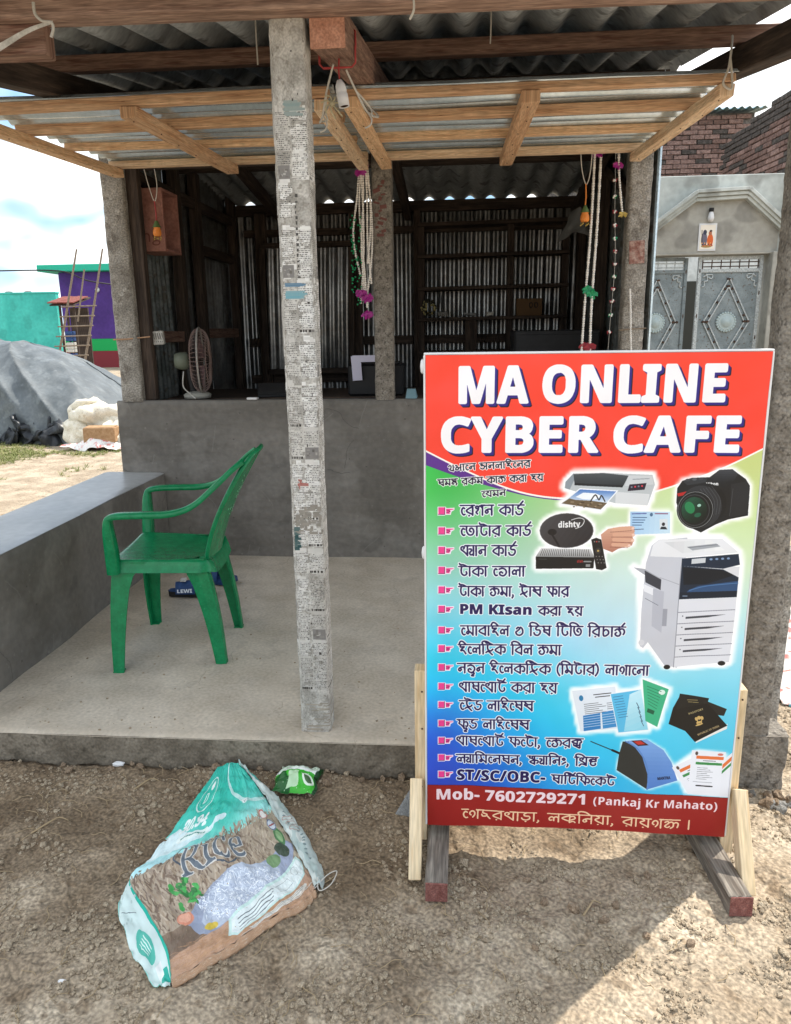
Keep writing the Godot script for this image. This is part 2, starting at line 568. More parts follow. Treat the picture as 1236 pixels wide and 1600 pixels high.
	M.tarp = mat(surf(320, 380, lin(0.085, 0.098, 0.105), lin(0.145, 0.162, 0.17), 0.01, 0.1, 0.15, [[0.02, 0.66, lin(0.20, 0.22, 0.225), 0.5]]), 0.62, 0.6, fine_b, 0.1)
	M.tarp_black = mat(surf(256, 390, lin(0.018, 0.02, 0.024), lin(0.05, 0.055, 0.06), 0.02, 0.1, 0.3), 0.35, 1.0)
	M.sack = mat(surf(320, 400, lin(0.60, 0.54, 0.42), lin(0.76, 0.71, 0.60), 0.012, 0.15, 0.25, [[0.02, 0.72, lin(0.45, 0.36, 0.24), 0.5]]), 0.8, 1.3)
	M.sack_print = mat(surf(256, 410, lin(0.70, 0.68, 0.64), lin(0.80, 0.78, 0.74), 0.01, 0.1, 0.12, [[0.022, 0.66, lin(0.62, 0.12, 0.10), 0.85]]), 0.7, 1.6)
	M.card = mat(surf(256, 420, lin(0.33, 0.19, 0.095), lin(0.43, 0.27, 0.15), 0.02, 0.08, 0.15), 0.9, 3.0)
	M.tile = mat(surf(128, 430, lin(0.17, 0.045, 0.035), lin(0.25, 0.08, 0.06), 0.03, 0.1, 0.2), 0.85, 3.0)
	M.grass = mat(Color.WHITE, 0.8)
	M.grass.vertex_color_use_as_albedo = true
	M.grass.backlight_enabled = true
	M.grass.backlight = Color(0.25, 0.3, 0.1)
	M.stone = mat(surf(256, 440, lin(0.20, 0.19, 0.17), lin(0.36, 0.34, 0.31), 0.03, 0.1, 0.4), 0.92, 7.0, fine_b, 0.4)
	M.stone_brown = mat(surf(256, 445, lin(0.22, 0.155, 0.1), lin(0.36, 0.27, 0.19), 0.03, 0.1, 0.4), 0.95, 7.0, fine_b, 0.4)
	M.slate = mat(surf(256, 450, lin(0.19, 0.195, 0.19), lin(0.29, 0.295, 0.29), 0.02, 0.1, 0.25), 0.85, 4.0, fine_b, 0.3)
	M.straw = mat(lin(0.36, 0.27, 0.16), 0.9)
	M.pinkbox = mat(surf(256, 460, lin(0.33, 0.15, 0.115), lin(0.43, 0.21, 0.165), 0.015, 0.08, 0.2, [[0.03, 0.72, lin(0.24, 0.1, 0.08), 0.5]]), 0.75, 2.0)
	M.pearl = mat(lin(0.82, 0.78, 0.72), 0.3)
	M.magenta = mat(lin(0.33, 0.02, 0.22), 0.3)
	M.foilgreen = mat(lin(0.01, 0.26, 0.10), 0.25)
	M.foilred = mat(lin(0.30, 0.02, 0.03), 0.3)
	M.gold = mat(lin(0.48, 0.34, 0.08), 0.3)
	M.orange = mat(lin(0.75, 0.24, 0.04), 0.4)
	M.leaf = mat(lin(0.10, 0.16, 0.05), 0.6)
	M.paper = mat(lin(0.60, 0.58, 0.70), 0.7)
	M.paleblue = mat(lin(0.26, 0.42, 0.47), 0.4)
	M.darkpanel = mat(surf(128, 470, lin(0.022, 0.022, 0.024), lin(0.032, 0.032, 0.035), 0.02, 0.1, 0.1), 0.55, 2.0)
	M.foil = mat(lin(0.25, 0.25, 0.24), 0.3)
	M.foil.metallic = 0.6
	M.brickred = mat(surf(256, 480, lin(0.13, 0.08, 0.068), lin(0.23, 0.145, 0.12), 0.03, 0.1, 0.4, [[0.03, 0.62, lin(0.09, 0.07, 0.06), 0.7]]), 0.95, 2.0, fine_b, 0.5)
	M.brickpale = mat(surf(256, 485, lin(0.20, 0.125, 0.105), lin(0.32, 0.215, 0.185), 0.03, 0.1, 0.4, [[0.03, 0.66, lin(0.12, 0.09, 0.08), 0.6]]), 0.95, 2.0, fine_b, 0.5)
	M.brickblack = mat(surf(256, 490, lin(0.05, 0.045, 0.04), lin(0.12, 0.10, 0.09), 0.03, 0.1, 0.4), 0.95, 2.0, fine_b, 0.5)
	M.mortar = mat(surf(256, 495, lin(0.10, 0.09, 0.08), lin(0.2, 0.18, 0.16), 0.03, 0.1, 0.4), 0.97, 1.0, rough_b, 0.6)


# ------------------------------------------------------------------ ground and platform
func gh(x: float, z: float) -> float:
	var near := clampf(1.0 - (Vector2(x, z + 1.8).length() - 4.0) / 6.0, 0.15, 1.0)
	var y := gn1.get_noise_2d(x, z) * 0.035 + gn2.get_noise_2d(x * 0.55, z * 0.55) * 0.016 * near
	var k := gn2.get_noise_2d(x * 2.2 + 40.0, z * 2.2)
	y += maxf(0.0, k - 0.1) * 0.016 * near
	y += gn3.get_noise_2d(x, z) * 0.007 * near * (0.5 + gn2.get_noise_2d(x * 0.5, z * 0.5 + 60.0))
	if x > -2.26 and x < 0.93 and z < -2.38:
		y = minf(y, -0.01) - 0.03
	elif z < -2.2 and z > -2.42 and x < 0.95 and x > -2.4:
		y += 0.018 * smoothstep(-2.2, -2.36, z)
	return y


func steps(a: float, b: float, d: float, far: float, g: float) -> PackedFloat32Array:
	var lo := []
	var p := a
	var s := d
	while p > -far:
		s *= g
		p -= s
		lo.push_front(p)
	var v := a
	while v < b:
		lo.append(v)
		v += d
	s = d
	while v < far:
		lo.append(v)
		s *= g
		v += s
	return PackedFloat32Array(lo)


func build_ground():
	var xs := steps(-1.75, 1.75, 0.013, 380.0, 1.13)
	var zs := steps(-2.5, -1.05, 0.013, 380.0, 1.13)
	var nx := xs.size()
	var nz := zs.size()
	var vs := PackedVector3Array()
	var ns := PackedVector3Array()
	var uv := PackedVector2Array()
	var cs := PackedColorArray()
	var ix := PackedInt32Array()
	vs.resize(nx * nz)
	ns.resize(nx * nz)
	uv.resize(nx * nz)
	for j in nz:
		for i in nx: 
			vs[j * nx + i] = Vector3(xs[i], gh(xs[i], zs[j]), zs[j])
			uv[j * nx + i] = Vector2(xs[i], zs[j])
			# damp soil and painted shade by the slab and bag, dry pale soil elsewhere
			var wet_shade := smoothstep(-1.25, -2.1, zs[j] + gn2.get_noise_2d(xs[i] * 0.35, zs[j] * 0.35) * 0.55) * smoothstep(0.75, -0.1, xs[i] + gn2.get_noise_2d(xs[i] * 0.3 + 9.0, zs[j] * 0.3) * 0.4)
			if xs[i] < -2.3 or zs[j] < -2.6: wet_shade = 0.0
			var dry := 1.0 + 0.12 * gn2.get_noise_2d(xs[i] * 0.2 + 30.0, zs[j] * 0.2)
			cs.append(Color(dry, dry, dry).lerp(Color(0.46, 0.405, 0.345), wet_shade * 0.85))
	for j in nz:
		for i in nx:
			var dx := vs[j * nx + mini(i + 1, nx - 1)] - vs[j * nx + maxi(i - 1, 0)]
			var dz := vs[mini(j + 1, nz - 1) * nx + i] - vs[maxi(j - 1, 0) * nx + i]
			ns[j * nx + i] = dz.cross(dx).normalized()
	for j in nz - 1:
		for i in nx - 1:
			var a := j * nx + i
			ix.append_array(PackedInt32Array([a, a + 1, a + nx + 1, a, a + nx + 1, a + nx]))
	var arr := []
	arr.resize(Mesh.ARRAY_MAX)
	arr[Mesh.ARRAY_VERTEX] = vs
	arr[Mesh.ARRAY_NORMAL] = ns
	arr[Mesh.ARRAY_TEX_UV] = uv
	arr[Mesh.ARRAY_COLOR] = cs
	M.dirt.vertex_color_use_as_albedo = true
	arr[Mesh.ARRAY_INDEX] = ix
	var am := ArrayMesh.new()
	am.add_surface_from_arrays(Mesh.PRIMITIVE_TRIANGLES, arr)
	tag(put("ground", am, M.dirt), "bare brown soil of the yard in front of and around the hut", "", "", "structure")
	# loose soil: clods of a few millimetres, far too many to count
	for k in 3:
		var s := st()
		rock(s, 1.0, 1 + k, 0.3)
		s.generate_normals()
		var mm := MultiMesh.new()
		mm.transform_format = MultiMesh.TRANSFORM_3D
		mm.mesh = s.commit()
		var ts := []
		while ts.size() < 11000:
			var x := rng.randf_range(-1.9, 2.6)
			var z := -0.95 - 2.6 * rng.randf() * rng.randf() - rng.randf() * 0.5
			if x > 1.1: z = rng.randf_range(-5.0, -1.0)
			if z < -2.37 and x < 0.94: continue
			var d := gn2.get_noise_2d(x * 0.45 + 7.0, z * 0.45)
			if rng.randf() > 0.14 + d * 2.2 + (0.3 if z < -2.2 else 0.0): continue
			var r := 0.0018 + 0.0070 * pow(rng.randf(), 4.0)
			if rng.randf() < 0.02: r *= 1.9
			var b := Basis.from_euler(Vector3(rng.randf() * 6.0, rng.randf() * 6.0, rng.randf() * 6.0)).scaled(Vector3(r, r * 0.75, r))
			ts.append(Transform3D(b, Vector3(x, gh(x, z) + r * 0.3, z)))
		mm.instance_count = ts.size()
		for i in ts.size(): mm.set_instance_transform(i, ts[i])
		var o := MultiMeshInstance3D.new()
		o.name = "soil_crumbs"
		o.multimesh = mm
		o.material_override = M.clod
		add_child(o, true)
		tag(o, "crumbs of dry soil scattered over the yard", "", "", "stuff")
	# grit that feet carried on to the slab
	var mf := MultiMesh.new()
	mf.transform_format = MultiMesh.TRANSFORM_3D
	var fs := st()
	rock(fs, 1.0, 9, 0.3)
	fs.generate_normals()
	mf.mesh = fs.commit()
	mf.instance_count = 420
	for i in 420:
		var x := rng.randf_range(-1.8, 0.9)
		var z := -2.39 - 2.1 * rng.randf() * rng.randf()
		var r := 0.0012 + 0.004 * pow(rng.randf(), 4.0)
		mf.set_instance_transform(i, Transform3D(Basis(Vector3.UP, rng.randf() * 6.0).scaled(Vector3(r, r * 0.7, r)), Vector3(x, 0.1415 + wob.get_noise_2d(x * 30.0, z * 30.0) * 0.004, z)))
	var of := MultiMeshInstance3D.new()
	of.name = "floor_grit"
	of.multimesh = mf
	of.material_override = M.clod
	add_child(of, true)
	tag(of, "grit and soil crumbs trodden on to the porch floor", "", "", "stuff")
	# dead straw and rootlets
	var mm2 := MultiMesh.new()
	mm2.transform_format = MultiMesh.TRANSFORM_3D
	var sw := st()
	tube(sw, curve([Vector3(-0.5, 0, 0), Vector3(-0.15, 0.12, 0.06), Vector3(0.2, 0.06, -0.05), Vector3(0.5, 0.02, 0.09)], 3), 0.018, 4)
	sw.generate_normals()
	mm2.mesh = sw.commit()
	var tt := []
	while tt.size() < 620:
		var x := rng.randf_range(-1.6, 1.5)
		var z := rng.randf_range(-2.36, -1.1)
		if x > 0.1 and rng.randf() < 0.6: continue
		var L := rng.randf_range(0.02, 0.075)
		tt.append(Transform3D(Basis(Vector3.UP, rng.randf() * TAU).scaled(Vector3(L, L, L)), Vector3(x, gh(x, z) + 0.001, z)))
	mm2.instance_count = tt.size()
	for i in tt.size(): mm2.set_instance_transform(i, tt[i])
	var os := MultiMeshInstance3D.new()
	os.name = "dead_straw"
	os.multimesh = mm2
	os.material_override = M.straw
	add_child(os, true)
	tag(os, "bits of dead straw and rootlets lying on the soil", "", "", "stuff")
	# thin grass by the tarpaulin on the left
	var mg := MultiMesh.new()
	mg.transform_format = MultiMesh.TRANSFORM_3D
	mg.use_colors = true
	var gs := st()
	for k in 7:
		var a := TAU * k / 7.0 + 0.4
		var d := Vector3(cos(a), 0, sin(a))
		var w := d.cross(Vector3.UP) * 0.006
		var h := 0.05 + 0.03 * sin(k * 2.3)
		var p := d * 0.015
		var q := d * 0.045 + Vector3(0, h * 0.7, 0)
		var t := d * 0.085 + Vector3(0, h, 0)
		quad(gs, p - w, p + w, q + w * 0.8, q - w * 0.8)
		tri(gs, q - w * 0.8, q + w * 0.8, t)
	gs.generate_normals()
	mg.mesh = gs.commit()
	var gt := []
	while gt.size() < 9000:
		var x := rng.randf_range(-9.5, -2.6)
		var z := rng.randf_range(-11.6, -5.2)
		var d := gn1.get_noise_2d(x * 2.2 + 3.0, z * 2.2)
		var patch := smoothstep(-7.6, -9.0, z) * 0.5 + d * 0.9 - 0.10
		patch -= 0.5 * smoothstep(-6.0, -4.4, x)
		if rng.randf() > patch: continue
		var sc := rng.randf_range(0.25, 0.75)
		gt.append([Transform3D(Basis(Vector3.UP, rng.randf() * TAU).scaled(Vector3(sc, sc * rng.randf_range(0.5, 1.1), sc)), Vector3(x, gh(x, z), z)), Color(0.12, 0.165, 0.04).lerp(Color(0.36, 0.34, 0.15), rng.randf() * 0.9)])
	mg.instance_count = gt.size()
	for i in gt.size():
		mg.set_instance_transform(i, gt[i][0])
		mg.set_instance_color(i, gt[i][1])
	var og := MultiMeshInstance3D.new()
	og.name = "grass"
	og.multimesh = mg
	og.material_override = M.grass
	add_child(og, true)
	tag(og, "short patchy grass growing beside the tarpaulin heap", "", "", "stuff")


func rock(s: SurfaceTool, r: float, sd: int, rough := 0.25, sq := Vector3.ONE, sub := 1):
	# an angular lump: a subdivided octahedron pushed in and out
	var f := []
	var c := [Vector3.RIGHT, Vector3.UP, Vector3.BACK, Vector3.LEFT, Vector3.DOWN, Vector3.FORWARD]
	for t in [[0, 1, 2], [2, 1, 3], [3, 1, 5], [5, 1, 0], [2, 4, 0], [3, 4, 2], [5, 4, 3], [0, 4, 5]]: f.append([c[t[0]], c[t[1]], c[t[2]]])
	for k in sub:
		var g := []
		for t in f:
			var a: Vector3 = ((t[0] + t[1]) * 0.5).normalized()
			var b: Vector3 = ((t[1] + t[2]) * 0.5).normalized()
			var d: Vector3 = ((t[2] + t[0]) * 0.5).normalized()
			g.append_array([[t[0], a, d], [a, t[1], b], [d, b, t[2]], [a, b, d]])
		f = g
	for t in f:
		var q := []
		for p in t: q.append(p * sq * r * (1.0 + wob.get_noise_3d(p.x * 22.0 + sd * 31.0, p.y * 22.0, p.z * 22.0) * rough * 2.2))
		face(s, q, Vector3.ZERO, [Vector2.ZERO, Vector2.ZERO, Vector2.ZERO])


func build_platform():
	var s := st()
	# top: gently uneven, front edge worn
	var x0 := -2.3
	var x1 := 0.925
	var z0 := -7.05
	var z1 := -2.385
	var top := func(u: float, v: float) -> Vector3:
		var x := x0 + (x1 - x0) * u
		var z := z1 + (z0 - z1) * v
		var e := 0.010 * pow(clampf(1.0 - (z1 - z) / 0.03, 0.0, 1.0), 2.0)
		return Vector3(x, 0.14 + wob.get_noise_2d(x * 30.0, z * 30.0) * 0.004 - e, z)
	s.set_smooth_group(1)
	var nu := 130
	var zz := [0.0, 0.002, 0.004, 0.0065, 0.012]
	for k in 60: zz.append(0.012 + (k + 1) * 0.9880 / 60.0)
	for i in nu:
		for j in zz.size() - 1:
			quad(s, top.call(float(i) / nu, zz[j]), top.call(float(i + 1) / nu, zz[j]), top.call(float(i + 1) / nu, zz[j + 1]), top.call(float(i) / nu, zz[j + 1]))
	var p := put("platform", s, M.floor)
	tag(p, "smooth grey brown concrete floor slab of the porch", "", "", "structure")
	var f := st()
	f.set_smooth_group(1)
	for i in 220:
		for j in 8:
			var P := func(a: int, b: int) -> Vector3:
				var x := x0 + (x1 - x0) * a / 220.0
				var y := 0.132 - 0.24 * b / 8.0
				return Vector3(x, y, z1 - 0.002 + (wob.get_noise_3d(x * 130.0, y * 130.0, 1.0) * 0.010 + 0.006) * minf(1.0, b * 0.7) + 0.006 * b / 8.0)
			quad(f, P.call(i, j + 1), P.call(i + 1, j + 1), P.call(i + 1, j), P.call(i, j))
	f.set_smooth_group(-1)
	quad(f, Vector3(x1, -0.1, z1), Vector3(x1, -0.1, z0), Vector3(x1, 0.14, z0), Vector3(x1, 0.14, z1))
	quad(f, Vector3(x0, -0.1, z0), Vector3(x0, -0.1, z1), Vector3(x0, 0.14, z1), Vector3(x0, 0.14, z0))
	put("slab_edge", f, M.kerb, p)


# ------------------------------------------------------------------ the hut
func roof_y(z: float) -> float:
	return 2.588 + 0.165 * (-2.4 - z)


func build_shop():
	var hut := thing("shop_hut", "tin walled shop hut with grey cement counter wall and corrugated porch roof", "hut", Vector3(-0.5, 0.14, -4.6))
	var o := hut.position
	var L := func(s: SurfaceTool, called: String, m: Material, par: Node = hut, label := "") -> MeshInstance3D:
		var n := put(called, s, m, par)
		if par == hut: n.position = -o
		if label: n.set_meta("label", label)
		return n
	# counter wall, plastered: front and top as sheets with slight trowel waves
	var s := st()
	var wf := func(u: float, v: float) -> Vector3:
		var x := -2.135 + 3.225 * u
		var y := 0.125 + 1.02 * v
		return Vector3(x, y, -4.612 + wob.get_noise_2d(x * 22.0, y * 22.0) * 0.013 - 0.012 * pow(maxf(0.0, v - 0.985) / 0.015, 2.0))
	s.set_smooth_group(1)
	for i in 110:
		for j in 60:
			var vv := func(k: int) -> float: return k / 58.0 * 0.985 if k <= 58 else 0.985 + 0.0075 * (k - 58)
			quad(s, wf.call(i / 110.0, vv.call(j)), wf.call((i + 1) / 110.0, vv.call(j)), wf.call((i + 1) / 110.0, vv.call(j + 1)), wf.call(i / 110.0, vv.call(j + 1)))
	s.set_smooth_group(-1)
	box(s, Vector3(-0.5225, 0.63, -4.682), Vector3(3.224, 1.022, 0.11), Basis.IDENTITY, 0.004)
	L.call(s, "counter_wall", M.cement, hut, "smooth grey cement counter wall")
	# posts on the counter wall
	for q in [[-2.012, 0.135, "speckled concrete corner post", M.post], [-0.443, 0.115, "concrete middle post with faded red brush marks", M.post_dark], [1.012, 0.125, "pale speckled concrete post with a scrap of red paper", M.post]]:
		s = st()
		rough_post(s, Vector3(q[0] - (0.02 if q[0] < -1.0 else 0.0), 1.14, -4.672), Vector3(q[0] - (0.025 if q[0] < -1.0 else 0.0), 2.80, -4.672), q[1], 0.12, 0.009, 70, q[0] * 9.0)
		var n = L.call(s, "post", q[3], hut, q[2])
		if q[0] == -0.443:
			s = st()
			for k in 14:
				var y := 2.09 + 0.022 * k
				var x := -0.452 + 0.022 * sin(k * 2.1)
				box(s, Vector3(x, y, -4.6095 - 0.0002 * (k % 3)), Vector3(0.030 + 0.012 * cos(k * 1.7), 0.016 + 0.006 * sin(k * 3.0), 0.003), Basis(Vector3.BACK, 0.35 * sin(k * 1.3)), 0.001)
			put("paint_mark", s, mat(lin(0.17, 0.075, 0.065), 0.95), n)
		if q[0] == 1.012:
			s = st()
			box(s, Vector3(1.008, 1.965, -4.606), Vector3(0.085, 0.125, 0.003), Basis(Vector3.BACK, 0.04), 0.001)
			put("paper_scrap", s, mat(surf(128, 900, lin(0.22, 0.09, 0.07), lin(0.42, 0.3, 0.25), 0.03, 0.1, 0.3), 0.9, 6.0), n)
	# timber lining behind the corner post and tin edge
	s = st()
	bar(s, Vector3(-1.93, 1.145, -4.69), Vector3(-1.935, 2.85, -4.69), 0.07, 0.06, Vector3.BACK)
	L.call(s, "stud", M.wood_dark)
	# left wall: tin sheets on the outside of studs and rails
	for k in 3:
		s = st()
		corrugated(s, Vector3(-2.06 - 0.004 * (k % 2), 0.14, -4.70 - k * 0.78), Vector3(0, 0, -0.80), Vector3(0, 2.75, 0), 0.076, 0.009, 0.0015, 0.13 * k, 0.02, 8, 6)
		L.call(s, "tin_sheet", M.tin_dull if k == 0 else M.tin)
	for z in [-5.55, -5.98, -6.94]:
		s = st()
		bar(s, Vector3(-2.0, 0.14, z), Vector3(-2.0, 2.72, z), 0.085, 0.07, Vector3.RIGHT, 0.004)
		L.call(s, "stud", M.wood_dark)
	for q in [[1.53, -4.73, -5.5], [1.55, -6.03, -6.9], [2.50, -4.73, -6.9], [2.18, -6.03, -6.9]]:
		s = st()
		bar(s, Vector3(-2.005, q[0], q[1]), Vector3(-2.005, q[0], q[2]), 0.045, 0.075)
		L.call(s, "rail", M.wood_red if q[0] < 2.0 else M.wood_dark)
	# right wall
	for k in 3:
		s = st()
		corrugated(s, Vector3(1.10 + 0.004 * (k % 2), 0.14, -4.62 - k * 0.80), Vector3(0, 0, -0.82), Vector3(0, 2.76, 0), 0.076, 0.009, 0.0015, 0.2 * k, 0.02, 8, 6)
		L.call(s, "tin_sheet", M.tin_dull)
	for z in [-4.78, -5.9, -6.9]:
		s = st()
		bar(s, Vector3(1.04, 0.14, z), Vector3(1.04, 2.75, z), 0.08, 0.07, Vector3.RIGHT)
		L.call(s, "stud", M.wood_dark)
	s = st()
	bar(s, Vector3(1.045, 2.25, -4.8), Vector3(1.045, 2.62, -5.8), 0.04, 0.07)
	L.call(s, "brace", M.wood_dark)
	s = st()
	box(s, Vector3(1.112, 1.55, -4.65), Vector3(0.012, 2.6, 0.05), Basis.IDENTITY, 0.002)
	L.call(s, "corner_strip", M.tin_new, hut, "pale metal strip on the hut's outer right corner")
	# back wall
	for k in 5:
		s = st()
		corrugated(s, Vector3(-2.06 + k * 0.63, 0.14, -7.03 - 0.004 * (k % 2)), Vector3(0.66, 0, 0), Vector3(0, 2.5, 0), 0.076, 0.0095, 0.0015, 0.17 * k, 0.03, 12, 8)
		L.call(s, "tin_sheet", M.tin)
	s = st()
	bar(s, Vector3(-2.05, 2.595, -7.0), Vector3(1.12, 2.60, -7.0), 0.06, 0.09)
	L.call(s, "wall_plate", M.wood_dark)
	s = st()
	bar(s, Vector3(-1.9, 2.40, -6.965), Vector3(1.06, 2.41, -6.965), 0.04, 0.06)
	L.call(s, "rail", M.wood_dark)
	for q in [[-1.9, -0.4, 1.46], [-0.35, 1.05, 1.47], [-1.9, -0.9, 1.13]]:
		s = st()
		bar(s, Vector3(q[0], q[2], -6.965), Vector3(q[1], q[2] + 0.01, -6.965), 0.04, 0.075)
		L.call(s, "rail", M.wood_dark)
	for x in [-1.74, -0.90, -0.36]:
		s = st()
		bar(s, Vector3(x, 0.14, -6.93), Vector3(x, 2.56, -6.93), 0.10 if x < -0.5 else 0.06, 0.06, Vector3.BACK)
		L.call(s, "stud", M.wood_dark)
	# a tin leaf standing before the back wall with its wooden edge
	s = st()
	corrugated(s, Vector3(-1.70, 1.22, -6.86), Vector3(0.74, 0, 0), Vector3(0.03, 1.04, 0.02), 0.076, 0.010, 0.0015, 0.0, 0.04, 12, 6)
	var leaf = L.call(s, "tin_door", M.tin, hut, "tin clad inner door leaf with a wooden frame")
	for q in [[Vector3(-1.72, 2.28, -6.85), Vector3(-0.93, 2.29, -6.85)], [Vector3(-0.945, 1.10, -6.85), Vector3(-0.93, 2.26, -6.85)], [Vector3(-1.72, 1.20, -6.85), Vector3(-0.95, 1.21, -6.85)], [Vector3(-1.725, 1.1, -6.85), Vector3(-1.715, 2.26, -6.85)]]:
		s = st()
		bar(s, q[0], q[1], 0.05, 0.05, Vector3.BACK)
		put("door_frame", s, M.wood_dark, leaf)
	# shop roof
	for k in 4:
		s = st()
		var a := Vector3(-2.25 + k * 0.86, 2.985, -4.62)
		corrugated(s, a, Vector3(0.885, 0, 0), Vector3(0, -0.322, -2.44), 0.177, 0.026, 0.006, 0.86 * k / 0.177, 0.0, 10, 2)
		var n = L.call(s, "roof_sheet", M.asbestos)
	for q in [[-4.72, 0.0], [-5.8, 0.0]]:
		s = st()
		var y: float = 2.965 - 0.1317 * (-4.62 - q[0]) - 0.075
		bar(s, Vector3(-2.1, y, q[0]), Vector3(1.15, y, q[0]), 0.06, 0.09)
		L.call(s, "purlin", M.wood_dark)
	for x in [-1.55, -0.44, 0.98]:
		s = st()
		bar(s, Vector3(x, 2.80, -4.70), Vector3(x, 2.52, -6.98), 0.06, 0.08)
		L.call(s, "rafter", M.wood_dark)
	# gable strip of tin between the shutters and the roof
	s = st()
	corrugated(s, Vector3(-2.08, 2.57, -4.735), Vector3(3.2, 0, 0), Vector3(0, 0.30, 0), 0.076, 0.009, 0.0015)
	L.call(s, "tin_strip", M.tin_dull)
	s = st()
	bar(s, Vector3(-2.08, 2.535, -4.70), Vector3(1.10, 2.55, -4.70), 0.055, 0.075)
	L.call(s, "head_beam", M.wood_dark)
	# porch roof
	for k in 4:
		s = st()
		var x := -2.42 + k * 0.905
		corrugated(s, Vector3(x, roof_y(-1.96) - 0.004 * (k % 2), -1.96), Vector3(0.93, 0, 0), Vector3(0, 0.165 * 2.79, -2.79), 0.177, 0.031, 0.006, 0.905 * k / 0.177, 0.0, 10, 2)
		L.call(s, "porch_roof_sheet", M.asbestos)
	s = st()
	bar(s, Vector3(-2.4, 2.506, -2.42), Vector3(1.28, 2.476, -2.42), 0.075, 0.10, Vector3.UP, 0.004, 0.003)
	L.call(s, "front_beam", M.wood_beam, hut, "reddish timber beam along the porch front")
	s = st()
	bar(s, Vector3(-2.4, roof_y(-3.5) - 0.086, -3.5), Vector3(1.40, roof_y(-3.5) - 0.086, -3.5), 0.06, 0.062, Vector3.UP, 0.004, 0.003)
	L.call(s, "purlin", M.wood_red)
	for q in [[-1.66, 0.075, M.wood_dark], [-0.388, 0.105, M.wood_red], [1.145, 0.085, M.wood_dark]]:
		s = st()
		var y0: float = 2.412
		var zf: float = -2.46 if q[0] < 1.0 else -2.40
		bar(s, Vector3(q[0], y0, zf), Vector3(q[0], y0 + 0.165 * (4.64 + zf), -4.64), q[1], 0.10, Vector3.UP, 0.005, 0.004)
		var n = L.call(s, "rafter", q[2])
		if q[0] == -0.388:
			s = st()
			box(s, Vector3(-0.388, 2.4118, -2.4590), Vector3(0.104, 0.098, 0.004), Basis(Vector3.RIGHT, 0.164), 0.001, 0.001)
			put("sawn_end", s, mat(surf(128, 235, lin(0.36, 0.17, 0.11), lin(0.48, 0.25, 0.17), 0.02, 0.1, 0.3), 0.9, 8.0), n)
	s = st()
	bar(s, Vector3(-2.3, 2.408, -2.44), Vector3(-1.225, 2.405, -2.44), 0.06, 0.085, Vector3.UP, 0.004, 0.003)
	L.call(s, "bracket_board", M.wood_red)
	# front posts
	s = st()
	rough_post(s, Vector3(-0.507, 0.135, -2.497), Vector3(-0.507, 2.446, -2.497), 0.107, 0.105, 0.007, 150, 3.0)
	L.call(s, "front_post", print_post(), hut, "front concrete post covered in newspaper print")
	s = st()
	rough_post(s, Vector3(1.005, -0.1, -2.44), Vector3(1.005, 2.42, -2.44), 0.098, 0.10, 0.008, 150, 13.0)
	L.call(s, "front_post", M.post_dark, hut, "plain rough concrete post behind the signboard")
	s = st()
	rough_post(s, Vector3(-2.2, 0.0, -2.50), Vector3(-2.2, 2.436, -2.50), 0.107, 0.105, 0.007, 40, 23.0)
	L.call(s, "front_post", M.post)
	# inner floor bench (dark desk) against the counter
	var st2 := thing("concrete_stump", "short broken concrete post stub standing behind the right porch post", "post", Vector3(1.222, 0, -2.86))
	s = st()
	rough_post(s, Vector3(0, -0.1, 0), Vector3(0.01, 0.73, 0), 0.085, 0.085, 0.010, 40, 33.0)


	put("shaft", s, M.post, st2)
	var ft := thing("concrete_footing", "rough square concrete block cast round the right porch post", "concrete block", Vector3(1.052, 0, -2.452))
	s = st()
	rough_post(s, Vector3(0, -0.1, 0), Vector3(0, 0.205, 0), 0.135, 0.135, 0.020, 30, 43.0)
	put("block", s, M.post_dark, ft)


